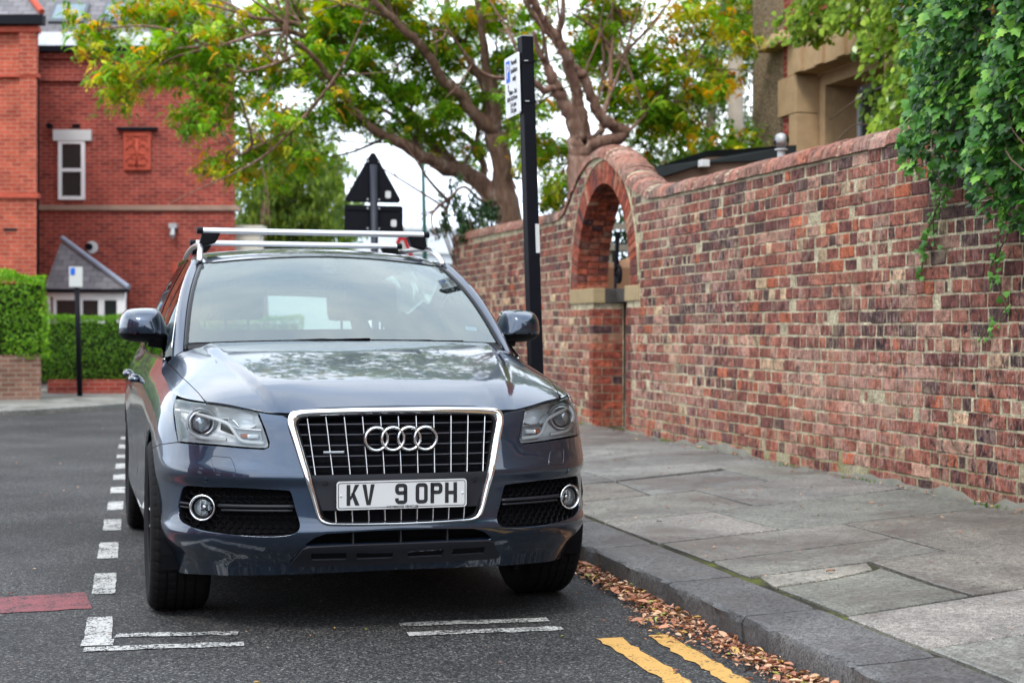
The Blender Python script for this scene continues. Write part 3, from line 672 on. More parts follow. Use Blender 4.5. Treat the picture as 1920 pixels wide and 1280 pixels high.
# local frame: x along the wall, y INTO the building, z up
def kids(th, M4, name, mb, mat, uv=False, smooth=False, **k):
    o = mb.build(name, mat, smooth=smooth, **k)
    if uv: uvbox(o)
    o.parent = th; o.matrix_parent_inverse = Matrix.Identity(4); o.matrix_local = th.matrix_basis.inverted() @ M4; return o
def window(th, M4, x0, x1, z0, z1, y=0.0, cols=1, rows=2, fr=.055, mat=None, pmat=None):
    mb = MB(); mb.box((x0, y + .03, z0), (x0 + fr, y + .10, z1)); mb.box((x1 - fr, y + .03, z0), (x1, y + .10, z1))
    mb.box((x0 + fr, y + .03, z0), (x1 - fr, y + .10, z0 + fr)); mb.box((x0 + fr, y + .03, z1 - fr), (x1 - fr, y + .10, z1))
    for i in range(1, cols): xm = x0 + (x1 - x0) * i / cols; mb.box((xm - fr * .55, y + .035, z0 + fr), (xm + fr * .55, y + .095, z1 - fr))
    for i in range(1, rows): zm = z0 + (z1 - z0) * i / rows; mb.box((x0 + fr, y + .032, zm - fr * .45), (x1 - fr, y + .092, zm + fr * .45))
    f = kids(th, M4, 'window', mb, mat or M['upvc'])
    p = MB(); p.box((x0 + fr * .5, y + .065, z0 + fr * .5), (x1 - fr * .5, y + .075, z1 - fr * .5)); q = p.build('pane', pmat or M['pane']); q.parent = f; return f
# ---- red brick house beyond the bend
h = empty('brick_house', (-1.39, 33.5, .15), 'tall red brick house with slate roof and carved panel beyond the hedge', 'house')
A, B = (-4.2, 34.3), (2.58, 32.45); M4 = frame_axes(A, B); Lw = math.hypot(B[0] - A[0], B[1] - A[1])
mb = MB(); mb.prism([(0, 0, 0), (Lw, 0, 0), (Lw - 1.9, 6.5, 0), (0, 6.5, 0)], (0, 0, 3.72)); mb.prism([(0, .025, 3.80), (Lw - .005, .025, 3.8), (Lw - 1.9, 6.5, 3.8), (0, 6.5, 3.8)], (0, 0, 3.4)); kids(h, M4, 'wall', mb, M['red_brick'], uv=True)
mb = MB(); mb.box((0, -.07, 3.71), (Lw + .06, .3, 3.81)); kids(h, M4, 'string_course', mb, simple('stone_band', (.30, .20, .15), .8, var=.3))
mb = MB(); mb.box((0, -.05, 6.42), (Lw + .03, .1, 6.47)); mb.box((0, -.06, 6.9), (Lw + .05, .1, 7.02)); kids(h, M4, 'brick_cornice', mb, M['red_brick'], uv=True)
mb = MB(); mb.box((0, -.20, 7.02), (Lw + .1, -.02, 7.14)); kids(h, M4, 'gutter', mb, M['black_paint'])
mb = MB(); mb.add([(-.2, -.16, 7.13), (Lw + .1, -.16, 7.13), (Lw - 1.0, 3.4, 10.7), (-.2, 3.4, 10.7)], [(0, 1, 2, 3)]); mb.add([(Lw + .1, -.16, 7.13), (Lw - 1.9, 6.7, 7.13), (Lw - 1.0, 3.4, 10.7)], [(0, 1, 2)]); mb.add([(-.2, 3.4, 10.7), (Lw - 1.0, 3.4, 10.7), (Lw - 1.9, 6.9, 7.13), (-.2, 6.9, 7.13)], [(0, 1, 2, 3)])
rf = kids(h, M4, 'roof', mb, M['slate'], uv=True)
mb = MB(); mb.add([(-.1, -.19, 7.12), (Lw + .1, -.19, 7.12), (Lw + .1, .18, 7.49), (-.1, .18, 7.49)], [(0, 1, 2, 3)]); mb.add([(-.1, -.19, 7.10), (Lw + .1, -.19, 7.10), (Lw + .1, -.19, 7.12), (-.1, -.19, 7.12)], [(0, 1, 2, 3)]); kids(h, M4, 'lead_flashing', mb, M['galv'])
for (xa, xb) in ((2.95, 3.72), (4.05, 4.75)):
    f = MB(); za, zb = 7.72, 8.22; ya, yb = .43, .93
    n = Vector((0, -.72, .70)); 
    def rp(x, t, o): return (x, ya + (yb - ya) * t + n.y * o, za + (zb - za) * t + n.z * o)
    f.prism([rp(xa, 0, -.03), rp(xb, 0, -.03), rp(xb, 1, -.03), rp(xa, 1, -.03)], n * .09); w_ = kids(h, M4, 'roof_window', f, simple('roof_window_frame', (.10, .11, .12), .5))
    p = MB(); p.prism([rp(xa + .07, .12, .058), rp(xb - .07, .12, .058), rp(xb - .07, .9, .058), rp(xa + .07, .9, .058)], n * .01); q = p.build('pane', M['skypane']); q.parent = w_
wx0 = 3.30
# upstairs window: head, sash frame
window(h, M4, wx0, wx0 + .56, 3.93, 5.18, y=-.06, rows=2, fr=.075)
mb = MB(); mb.box((wx0 - .10, -.05, 5.17), (wx0 + .70, .06, 5.40)); kids(h, M4, 'lintel', mb, M['white_paint'])
mb = MB(); cx0 = 4.68
mb.box((cx0, -.045, 4.55), (cx0 + .58, .0, 5.36)); kids(h, M4, 'carved_panel', mb, M['terracotta'], bevel=.01)
mb = MB(); mb.box((cx0 - .13, -.10, 5.39), (cx0 + .72, 0, 5.45)); kids(h, M4, 'hood_mould', mb, M['black_paint'])
mb = MB()
for sx in (-1, 1):      # carved scrolls
    for (ax, az, r) in ((.12, 4.98, .10), (.13, 5.17, .07), (.13, 4.74, .09)):
        mb.tube([(cx0 + .29 + sx * (ax + r * math.cos(t)), -.05, az + r * math.sin(t)) for t in np.linspace(0, 5.2, 18)], .022, 6)
mb.tube([(cx0 + .29, -.055, 4.62), (cx0 + .29, -.055, 5.2)], .03, 6); mb.box((cx0 + .1, -.07, 4.66), (cx0 + .48, -.04, 4.70)); mb.box((cx0 + .06, -.07, 5.26), (cx0 + .52, -.04, 5.30)); kids(h, M4, 'carving', mb, M['terracotta'], smooth=True)
mb = MB(); mb.box((cx0 + 1.05, -.03, 1.95), (cx0 + 1.65, .0, 2.6)); mb.box((cx0 + 1.15, -.05, 2.05), (cx0 + 1.55, -.02, 2.5)); kids(h, M4, 'lower_panel', mb, M['terracotta'], bevel=.02)
mb = MB(); mb.tube([(4.02, -.03, 2.93), (4.02, -.06, 2.93)], .13, 16); kids(h, M4, 'vent_patch', mb, M['white_paint'])
mb = MB(); mb.tube([(3.97, -.05, 2.94), (3.97, -.11, 2.94)], .075, 14); kids(h, M4, 'vent_pipe', mb, M['black_paint'])
mb = MB(); mb.tube([(wx0 - .16, -.03, 5.47), (wx0 - .16, -.15, 5.47)], .06, 12); mb.box((wx0 + .30, -.03, 5.44), (wx0 + .46, 0, 5.52)); kids(h, M4, 'air_brick', mb, M['black_paint'])
mb = MB(); mb.box((5.66, -.14, 3.33), (5.82, -.0, 3.43)); mb.tube([(5.74, -.1, 3.33), (5.74, -.16, 3.18), (5.74, -.12, 3.12)], [.04, .06, .035], 8); kids(h, M4, 'wall_lamp', mb, M['galv'])
mb = MB(); mb.tube([(2.86, -.06, .2), (2.86, -.06, 7.0)], .05, 8); kids(h, M4, 'downpipe', mb, M['black_paint'])
mb = MB(); mb.box((Lw - .2, .3, 0), (Lw + .45, .9, 3.25)); mb.box((Lw - .2, .25, 3.252), (Lw + .52, .92, 3.42)); kids(h, M4, 'side_porch', mb, simple('cream_stone', (.52, .48, .40), .8, var=.1))
# ---- lean-to with the slate roof
pc = empty('lean_to_porch', (-.4, 31.0, .15), 'white windowed lean to with slate hip roof against red house', 'porch')
P4 = frame_axes((-1.15, 31.35), (.42, 30.92)); lp = 1.50
mb = MB(); mb.prism([(0, .05, 0), (lp, .05, 0), (lp - .6, 2.2, 0), (0, 2.2, 0)], (0, 0, 1.3)); kids(pc, P4, 'wall', mb, M['red_brick'], uv=True)
mb = MB(); mb.add([(-.05, -.08, 2.0), (lp + .1, -.08, 2.0), (-.05, 1.1, 3.05)], [(0, 1, 2)]); mb.add([(lp + .1, -.08, 2.0), (lp - .5, 2.3, 2.0), (-.05, 1.1, 3.05)], [(0, 1, 2)]); kids(pc, P4, 'roof', mb, M['slate'], uv=True)
mb = MB(); mb.tube([(-.05, 1.08, 3.07), (lp + .12, -.1, 2.03)], .055, 8); kids(pc, P4, 'hip_flashing', mb, simple('lead_blue', (.25, .29, .36), .5))
mb = MB(); mb.box((-.06, -.12, 1.93), (lp + .12, -.02, 2.0)); kids(pc, P4, 'gutter', mb, M['black_paint'])
mb = MB(); mb.box((-.02, -.01, 1.84), (lp + .02, .12, 1.93)); mb.box((lp - .09, -.005, .9), (lp + .02, .1, 1.84)); mb.box((-.02, -.005, .9), (.04, .1, 1.84)); kids(pc, P4, 'window_surround', mb, M['upvc'])
window(pc, P4, .10, .62, .95, 1.84, y=-.03, rows=1, fr=.06); window(pc, P4, .62, 1.05, .95, 1.84, y=-.03, rows=2, fr=.06); window(pc, P4, 1.05, 1.42, .95, 1.84, y=-.03, rows=1, fr=.06)
# ---- nearer wing at the left edge
wg = empty('brick_wing_house', (-1.6, 29.4, .15), 'orange red brick wing with stone gutter nearest the left edge', 'house')
W4 = frame_axes((-7.5, 31.0), (-1.28, 29.35)); lw = math.hypot(6.22, 1.65)
mb = MB(); mb.prism([(0, 0, 0), (lw, 0, 0), (lw - 1.7, 5, 0), (0, 5, 0)], (0, 0, 3.66)); mb.prism([(0, .03, 3.72), (lw - .06, .03, 3.72), (lw - 1.8, 5, 3.72), (0, 5, 3.72)], (0, 0, 3.18)); mb.box((lw - .30, -.04, 3.72), (lw, .05, 6.0)); mb.box((lw - .30, -.07, 5.88), (lw + .02, .05, 6.9)); kids(wg, W4, 'wall', mb, M['orange_brick'], uv=True)
mb = MB(); mb.box((0, -.06, 3.62), (lw + .04, .1, 3.71)); mb.box((0, -.05, 5.84), (lw + .05, .1, 5.90)); mb.box((0, -.1, 6.66), (lw + .06, .1, 6.76)); kids(wg, W4, 'string_course', mb, M['terracotta'])
mb = MB(); mb.box((0, -.22, 6.78), (lw + .18, -.02, 6.95));  kids(wg, W4, 'gutter', mb, M['black_paint'])
mb = MB(); mb.add([(-.2, -.2, 6.96), (lw + .16, -.2, 6.96), (lw - 1.9, 2.3, 9.2), (-.2, 2.3, 9.2)], [(0, 1, 2, 3)]); mb.add([(lw + .16, -.2, 6.96), (lw - 1.6, 5, 6.96), (lw - 1.9, 2.4, 9.2)], [(0, 1, 2)]); kids(wg, W4, 'roof', mb, M['slate'], uv=True)
mb = MB(); mb.tube([(lw + .16, -.2, 7.0), (lw - 1.9, 2.3, 9.24)], .06, 8); kids(wg, W4, 'hip_tiles', mb, M['terracotta'])
mb = MB(); mb.box((lw - .6, -.02, 3.02), (lw - .36, .0, 3.06)); kids(wg, W4, 'air_brick', mb, M['black_paint'])
# ---- garden walls at the foot of the hedges
def lowwall(name, p, q, hgt, mat, label, th=.25):
    m = frame_axes(p, q); l = math.hypot(q[0] - p[0], q[1] - p[1]); mb = MB(); mb.box((0, 0, 0), (l, th, hgt)); o = mb.build(name, mat); uvbox(o); o.matrix_world = m; tag(o, label, 'wall'); return o
lowwall('low_brick_wall', (-7, 23.7), (-1.02, 25.0), .80, M['dark_brick'], 'low old brown brick wall under the tall hedge at left')
lowwall('low_brick_wall', (-1.0, 27.1), (3.4, 26.6), .34, M['red_brick'], 'low red brick wall under the long clipped hedge')
# ---- pebbledashed house behind the garden wall
hx = 8.6
hr = empty('pebbledash_house', (hx, 15, .2), 'tan pebbledashed house with a sandstone window behind the garden wall', 'house')
I4 = Matrix.Identity(4)
mb = MB(); mb.box((hx, 18.35, .2), (hx + 1.2, 19.47, 9)); mb.box((hx - .02, -2, .2), (hx - .0 + .005, 12, 9)); kids(hr, I4, 'wall', mb, M['pebble'])
def atx(px, py, X):          # only used for reading plan positions of the window quoins
    pass
mb = MB(); wy1, wy0 = 17.87, 15.6     # window opening (far and near jamb)
zt_, zs_ = 4.49, 2.3
mb.box((hx - .06, wy1 + .35, .2), (hx + .3, 18.34, 9)); mb.box((hx - .06, 12, .2), (hx + .3, wy0 - .3, 9)); mb.box((hx - .06, wy0 - .3, zt_ + .4), (hx + .3, wy1 + .35, 9)); mb.box((hx - .06, wy0 - .3, .2), (hx + .3, wy1 + .35, zs_)); kids(hr, I4, 'brick_bay', mb, M['red_brick'], uv=True)
sm = simple('buff_sandstone', (.42, .285, .16), .85, var=.3, nscale=7, bump=.35)
mb = MB(); mbq = MB()
for z0_, z1_, ext in ((2.3, 2.89, .22), (2.9, 3.41, .56), (3.42, 3.99, .22), (4.0, 4.485, .56)):
    mb.box((hx - .10, wy1, z0_), (hx + .22, wy1 + ext, z1_), bev=.006); mbq.box((hx - .10, wy0 - ext, z0_), (hx + .22, wy0, z1_), bev=.006)
kids(hr, I4, 'quoin_stones', mb, sm); kids(hr, I4, 'quoin_stones', mbq, sm)
mb = MB(); yv = wy1 + .27; k = 0          # flat arch of upright stones, every second one standing higher and prouder
while yv > wy0 - .2:
    wv = [.36, .22][k % 2] if k else .27; mb.box((hx - .10 - .05 * (k % 2), yv - wv + .006, zt_), (hx + .22, yv, zt_ + [.42, .60][k % 2]), bev=.006); yv -= wv; k += 1
kids(hr, I4, 'stone_lintel', mb, sm)
mb = MB(); mb.box((hx - .02, wy1 + .30, zt_ + .02), (hx + .05, wy1 + .50, zt_ + .42), bev=.01); kids(hr, I4, 'niche_stone', mb, sm)
mb = MB(); mb.box((hx - .24, wy1 + .02, zt_ + .43), (hx + .1, wy1 + .98, zt_ + .49), bev=.01); mb.prism([(hx - .20, wy1 + .02, zt_ + .492), (hx - .20, wy1 + .95, zt_ + .492), (hx - .02, wy1 + .95, zt_ + .68), (hx - .02, wy1 + .02, zt_ + .68)], (.12, 0, 0)); kids(hr, I4, 'stone_cornice', mb, sm)
mb = MB(); mb.box((hx + .222, wy1 - .16, zs_), (hx + .34, wy1 + .02, zt_)); mb.box((hx + .222, wy0, zs_), (hx + .34, wy0 + .16, zt_)); mb.box((hx + .222, wy0 + .16, zt_ - .16), (hx + .34, wy1 - .16, zt_)); mb.box((hx + .342, wy1 - .165, zs_), (hx + .70, wy1 - .10, zt_)); mb.box((hx + .342, wy0 + .1, zt_ - .165), (hx + .70, wy1 - .165, zt_ - .1)); kids(hr, I4, 'inner_stone_frame', mb, sm)
f = MB(); f.box((hx + .67, wy0 + .1, zs_), (hx + .75, wy0 + .18, zt_ - .15)); f.box((hx + .67, wy1 - .25, zs_), (hx + .75, wy1 - .165, zt_ - .15)); f.box((hx + .67, wy0 + .18, zt_ - .27), (hx + .75, wy1 - .3, zt_ - .15)); f.box((hx + .67, 16.55, zs_), (hx + .75, 16.65, zt_ - .27)); fo = kids(hr, I4, 'window', f, simple('pale_blue_grey_frame', (.42, .47, .52), .5))
p = MB(); p.box((hx + .70, wy0 + .1, zs_), (hx + .71, wy1 - .2, zt_ - .2)); q = p.build('pane', M['pane']); q.parent = fo
# ---- garden shed, globe lamp, pole
sh = empty('garden_shed', (6.4, 15.8, .2), 'brick shed with black felt roof edge showing over the wall', 'shed')
mb = MB(); mb.prism([(5.98, 16.0, 2.96), (6.45, 15.88, 3.14), (7.4, 15.8, 3.2), (7.4, 15.8, 2.5), (5.98, 16.0, 2.5)], (.3, 1.9, 0)); kids(sh, I4, 'wall', mb, simple('shed_brown', (.14, .085, .06), .9))
mb = MB(); mb.prism([(5.9, 15.97, 3.03), (6.44, 15.84, 3.21), (7.5, 15.76, 3.30), (7.5, 15.76, 3.14), (6.45, 15.84, 3.08), (5.9, 15.97, 2.90)], (.3, 2.0, 0)); kids(sh, I4, 'felt_roof', mb, M['felt'])
mb = MB(); mb.box((6.34, 15.72, 3.02), (6.44, 15.83, 3.10), bev=.01); kids(sh, I4, 'security_light', mb, M['white_paint'])
gl = empty('globe_lamp', (5.0, 10.9, 2.55), 'clear glass globe lamp with white bulb on the wall coping', 'lamp')
gx, gy, gz = 5.04, 10.86, 2.58
gg = G('clear_globe'); t_ = gg.n('BsdfTransparent'); g2 = gg.n('BsdfGlossy'); g2.inputs['Roughness'].default_value = .05; f_ = gg.n('Fresnel'); f_.inputs[0].default_value = 1.8; m_ = gg.n('MixShader'); gg.l(f_.outputs[0], m_.inputs[0]); gg.l(t_.outputs[0], m_.inputs[1]); gg.l(g2.outputs[0], m_.inputs[2]); gg.l(m_.outputs[0], gg.out.inputs[0])
def uvs(c, r, n=20, zz=1.0): return [(max(r * math.sin(t), .0005), -r * math.cos(t) * zz) for t in np.linspace(0, math.pi, n)]
mb = MB(); mb.lathe(uvs(0, .062), 24, Matrix.Translation((gx, gy, gz + .10))); mb.build('globe', gg.m, smooth=True).parent = gl; gl.children[0].matrix_parent_inverse = Matrix.Translation(-gl.location)
mb = MB(); mb.lathe([(.001, -.03), (.03, -.03), (.035, .0), (.045, .035), (.04, .06), (.001, .075)], 16, Matrix.Translation((gx, gy, gz + .085))); kid(mb.build('bulb', M['white_paint'], smooth=True), gl)
mb = MB(); mb.cyl((gx, gy, gz - .08), (gx, gy, gz + .038), .03, 16); mb.cyl((gx, gy, gz + .025), (gx, gy, gz + .036), .05, 16); kid(mb.build('lamp_base', M['galv']), gl)
tp = empty('telegraph_pole', (12.0, 27.9, 0), 'weathered wooden telegraph pole carrying black boxes near the top', 'pole')
mb = MB(); mb.tube([(12.0, 27.9, 0), (11.95, 27.9, 11)], [.17, .13], 12); kid(mb.build('pole', M['wood_pole'], smooth=True), tp)
mb = MB(); mb.box((11.62, 27.7, 6.9), (11.8, 27.9, 8.6), bev=.02); mb.box((12.12, 27.7, 6.9), (12.3, 27.9, 8.6), bev=.02); mb.box((11.8, 27.72, 7.4), (12.12, 27.76, 7.5)); kid(mb.build('cable_box', M['black_paint']), tp)
lp_ = empty('lamp_column', (9.03, 44.2, 0), 'thin dark green lamp column far down the side street', 'lamp post')
mb = MB(); mb.tube([(9.1, 44.2, 0), (9.06, 44.2, 4.0), (8.98, 44.2, 6.7)], [.09, .07, .05], 8); kid(mb.build('column', simple('green_lamp_paint', (.02, .07, .055), .5), smooth=True), lp_)
mb = MB(); mb.tube([(8.98, 44.2, 6.68), (8.7, 43.8, 6.85)], [.06, .11], 8); kid(mb.build('lantern', M['galv'], smooth=True), lp_)
# far buildings and vehicle seen through the gap
fb = empty('far_building', (17, 88, 0), 'pale grey flat roofed building in the far distance', 'building')
mb = MB(); mb.box((9, 90, 0), (30, 100, 6.0)); mb.box((16, 91, 6.0), (24, 99, 7.4)); kid(mb.build('wall', M['far_grey']), fb)
mb = MB(); mb.box((8.8, 89.8, 5.8), (30.2, 89.98, 6.1)); mb.box((15.8, 90.8, 7.3), (24.2, 90.98, 7.5)); kid(mb.build('parapet', M['white_paint']), fb)
for i in range(8): mb = MB(); mb.box((10 + i * 2.4, 89.93, 3.6), (11.4 + i * 2.4, 89.99, 5.2)); kid(mb.build('window', M['pane']), fb)
vn = empty('parked_van', (7.0, 34, 0), 'blue grey panel van parked in the side street behind the wall end', 'van')
bm = bmesh.new(); prof = [(-1.9, .35), (-1.95, .9), (-1.75, 1.15), (-1.25, 1.9), (-.95, 2.35), (-.6, 2.5), (2.9, 2.5), (3.05, 2.3), (3.1, .9), (3.05, .35)]
vs = [bm.verts.new((5.75 + 1.9 + a, 33.1, b)) for a, b in prof]; f = bm.faces.new(vs); r = bmesh.ops.extrude_face_region(bm, geom=[f])
for v in r['geom']:
    if isinstance(v, bmesh.types.BMVert): v.co.y += 1.95
bmesh.ops.recalc_face_normals(bm, faces=bm.faces[:]); bmesh.ops.bevel(bm, geom=bm.edges[:], offset=.12, segments=3, affect='EDGES', clamp_overlap=True)
me = bpy.data.meshes.new('body'); bm.to_mesh(me); bm.free(); kid(link('body', me, simple('van_blue_grey', (.10, .15, .24), .3, .3, var=.04), smooth=False), vn)
mb = MB(); mb.box((7.2, 33.06, 2.28), (10.2, 33.12, 2.42)); kid(mb.build('roof_gutter', M['white_paint']), vn)
mb = MB(); mb.add([(6.5, 33.08, 1.35), (7.4, 33.08, 1.35), (7.4, 33.08, 2.1), (6.95, 33.08, 2.1)], [(0, 1, 2, 3)]); kid(mb.build('side_window', M['pane']), vn)
for x_ in (6.6, 9.8):
    mb = MB(); mb.lathe([(.001, -.02), (.2, -.02), (.24, 0), (.35, 0), (.36, .22), (.001, .22)], 24, Matrix.Translation((x_, 33.06, .36)) @ Matrix.Rotation(-R_(90), 4, 'X')); kid(mb.build('wheel', simple('van_tyre', (.02, .02, .02), .8), smooth=False), vn)
# ---- warning sign seen from behind
def rounded(poly, r, n=6):
    P = [np.array(p, float) for p in poly]; out = []
    for i in range(len(P)):
        a, b, c = P[i - 1], P[i], P[(i + 1) % len(P)]; u = (a - b) / np.linalg.norm(a - b); v = (c - b) / np.linalg.norm(c - b)
        ang = math.acos(np.clip(u @ v, -1, 1)); d = r / math.tan(ang / 2); p, q = b + u * d, b + v * d
        o_ = b + (u + v) / np.linalg.norm(u + v) * r / math.sin(ang / 2)
        a0 = math.atan2(*(p - o_)[::-1]); a1 = math.atan2(*(q - o_)[::-1]); da = (a1 - a0 + math.pi) % (2 * math.pi) - math.pi
        out += [o_ + r * np.array([math.cos(a0 + da * t), math.sin(a0 + da * t)]) for t in np.linspace(0, 1, n)]
    return out
ws = empty('warning_sign', (2.86, 16.85, .13), 'black back of a triangular road sign above a rectangular plate', 'road sign')
mb = MB(); mb.tube([(2.90, 16.80, .12), (2.86, 16.80, 3.05)], .042, 14); kid(mb.build('post', simple('sign_post_dark', (.022, .025, .035), .45, var=.3), smooth=True), ws)
mb = MB(); tri = rounded([(2.53, 2.632), (3.20, 2.632), (2.865, 3.225)], .035); mb.prism([(x, 16.86, z) for x, z in tri], (0, .012, 0)); kid(mb.build('triangle_plate', M['black_paint']), ws)
mb = MB(); rc = rounded([(2.545, 2.30), (3.205, 2.30), (3.205, 2.60), (2.545, 2.60)], .025); mb.prism([(x, 16.86, z) for x, z in rc], (0, .012, 0)); kid(mb.build('lower_plate', M['black_paint']), ws)
mb = MB()
for z in (2.665, 2.565, 2.34, 3.09):
    hw = .30 if z < 3 else .08
    mb.box((2.865 - hw, 16.845, z - .018), (2.865 + hw, 16.859, z + .018))
kid(mb.build('channel_rail', M['black_paint']), ws)
mb = MB()
for z in (2.665, 2.565, 2.34, 3.09):
    for x_ in (2.80, 2.93): mb.cyl((x_, 16.83, z), (x_, 16.845, z), .011, 8)
kid(mb.build('clamp_bolt', M['galv']), ws)
mb = MB(); 
for x_, z in ((3.035, 2.72), (3.10, 2.40)): mb.prism([(x, 16.857, zz) for x, zz in rounded([(x_ - .032, z - .035), (x_ + .032, z - .035), (x_ + .032, z + .045), (x_ - .032, z + .045)], .02)], (0, .004, 0))
kid(mb.build('sticker', M['white_paint']), ws)
mb = MB(); t2 = rounded([(6.2, 24.1), (6.2, 24.1)], .01) if False else None
gs = empty('give_way_sign', (4.9, 26, .1), 'far white triangular sign with red border behind the car roof', 'road sign')
mb = MB(); mb.cyl((4.93, 26.06, .1), (4.93, 26.06, 3.0), .04, 10); kid(mb.build('post', M['black_paint']), gs)
mb = MB(); mb.prism([(x, 26, z) for x, z in rounded([(4.60, 2.15), (5.26, 2.15), (4.93, 3.0)], .04)], (0, .015, 0)); kid(mb.build('red_border', simple('sign_red', (.55, .02, .03), .5)), gs)
mb = MB(); mb.prism([(x, 25.99, z) for x, z in rounded([(4.71, 2.21), (5.15, 2.21), (4.93, 2.82)], .03)], (0, .006, 0)); kid(mb.build('white_face', M['white_paint']), gs)
# ---- parking sign on its leaning square post
PS = empty('parking_sign_post', (2.62, 9.14, .14), 'leaning black square post with resident permit parking plate', 'parking sign')
tilt = math.atan2(2.51 - 2.58, 3.03 - 1.01)
T4 = Matrix.Translation((2.612, 9.15, .13)) @ Matrix.Rotation(tilt, 4, 'Y') @ Matrix.Rotation(R_(6), 4, 'Z')
mb = MB(); mb.box((-.039, -.039, 0), (.039, .039, 2.905), bev=.004); kids(PS, T4, 'post', mb, M['black_paint'])
mb = MB(); mb.box((-.037, -.037, 2.906), (.037, .037, 2.912)); kids(PS, T4, 'post_cap', mb, M['galv'])
# plate stands square to the kerb side, seen very obliquely: its face looks down the road towards the left
S4 = T4 @ Matrix.Translation((-.046, .125, 2.62)) @ Matrix.Rotation(R_(-94), 4, 'Z')   # local x along plate, local -y = front
mb = MB(); pl = rounded([(-.15, -.19), (.15, -.19), (.15, .19), (-.15, .19)], .015); mb.prism([(x, -.004, z) for x, z in pl], (0, .008, 0)); pt = kids(PS, S4, 'sign_plate', mb, simple('sign_white', (.74, .76, .78), .35, var=.03))
def text(body, size, M4, th, name='lettering', mat=None, ext=.0004, bold=0.0, sx=1.0, align='CENTER'):
    c = bpy.data.curves.new(name, 'FONT'); c.body = body; c.size = size; c.extrude = ext; c.align_x = align; c.align_y = 'CENTER'; c.offset = bold; c.resolution_u = 3
    o = bpy.data.objects.new(name, c); COL.objects.link(o); dg = bpy.context.evaluated_depsgraph_get(); me = bpy.data.meshes.new_from_object(o.evaluated_get(dg))
    bpy.data.objects.remove(o); bpy.data.curves.remove(c); me.name = name
    for v in me.vertices: v.co.x *= sx
    q = link(name, me, mat or M['ink']); q.parent = th; q.matrix_local = M4; return q
def flat(x, z, y=-.0055): return Matrix.Translation((x, y, z)) @ Matrix.Rotation(R_(90), 4, 'X')
mb = MB(); mb.box((-.115, -.0058, .03), (-.035, -.0045, .165)); bl = mb.build('blue_panel', M['blue_sign']); bl.parent = pt; bl.matrix_local = Matrix.Identity(4)
text('P', .125, flat(-.075, .097, -.0062), pt, mat=M['white_paint'], bold=.003)
for s_, x, z, sz in (('Permit', .055, .14, .045), ('holders', .055, .09, .045), ('only', .055, .04, .045), ('Mon - Sat', .02, -.04, .042), ('8.00-10.30 am', .0, -.08, .038), ('2-4 pm', .02, -.12, .042), ('7-8 pm', .02, -.158, .042)):
    text(s_, sz, flat(x, z), pt, bold=.0012)
mb = MB(); mb.prism([(-.075 + x, -.0055, z) for x, z in ((-.006, -.03), (.006, -.03), (.006, .01), (.014, .0), (0, .018), (-.014, 0), (-.006, .01))], (0, .001, 0)); ar = mb.build('arrow', M['ink']); ar.parent = pt; ar.matrix_local = Matrix.Identity(4)
mb = MB(); 
for z in (2.50, 2.75): mb.box((-.043, -.043, z - .008), (.043, .043, z + .008))
kids(PS, T4, 'clip_band', mb, M['black_paint'])
mb = MB()
for z in (2.50, 2.75): mb.cyl((-.03, -.046, z), (-.005, -.046, z), .004, 6)
kids(PS, T4, 'clip_bolt', mb, M['galv'])
mb = MB(); mb.box((.012, -.0415, 1.56), (.0385, -.0395, 1.74)); kids(PS, T4, 'sticker', mb, M['white_paint'])
P2 = empty('parking_sign_post', (-.47, 26.0, .1), 'slim black round post with blue and white parking plate by the low hedge', 'parking sign')
mb = MB(); mb.tube([(-.45, 26, .05), (-.50, 26, 1.96)], .045, 10); kid(mb.build('post', M['black_paint'], smooth=True), P2)
mb = MB(); mb.box((-.62, 25.93, 1.90), (-.41, 25.945, 2.23)); kid(mb.build('sign_plate', M['white_paint']), P2)
mb = MB(); mb.box((-.60, 25.92, 2.10), (-.53, 25.93, 2.21)); kid(mb.build('blue_panel', M['blue_sign']), P2)
# unseen terrace added across the road, there to be mirrored in the car
tb = empty('unseen_terrace', (-9, -6, 0), 'unseen red brick terrace added behind the viewpoint for reflections', 'house')
mb = MB(); mb.box((-18, -16, 0), (-13, 9, 6.0)); o = mb.build('wall', M['red_brick']); uvbox(o); kid(o, tb)
mb = MB(); mb.prism([(-18.3, -16.2, 6), (-12.7, -16.2, 6), (-15.5, -16.2, 8.6)], (0, 25.5, 0)); o = mb.build('roof', M['slate']); uvbox(o); kid(o, tb)
for i in range(4):
    for z in (1.1, 3.9): mb = MB(); mb.box((-13.05, -14 + i * 6, z), (-12.96, -12.6 + i * 6, z + 1.4)); kid(mb.build('window', M['upvc']), tb)

for o in list(bpy.data.objects):
    if o.type == 'MESH' and o.name.split('.')[0] in ('sticker', 'air_brick', 'channel_rail', 'clamp_bolt', 'clip_bolt', 'clip_band', 'cable_box', 'impost', 'inner_impost', 'passage_wall'): split_loose(o)
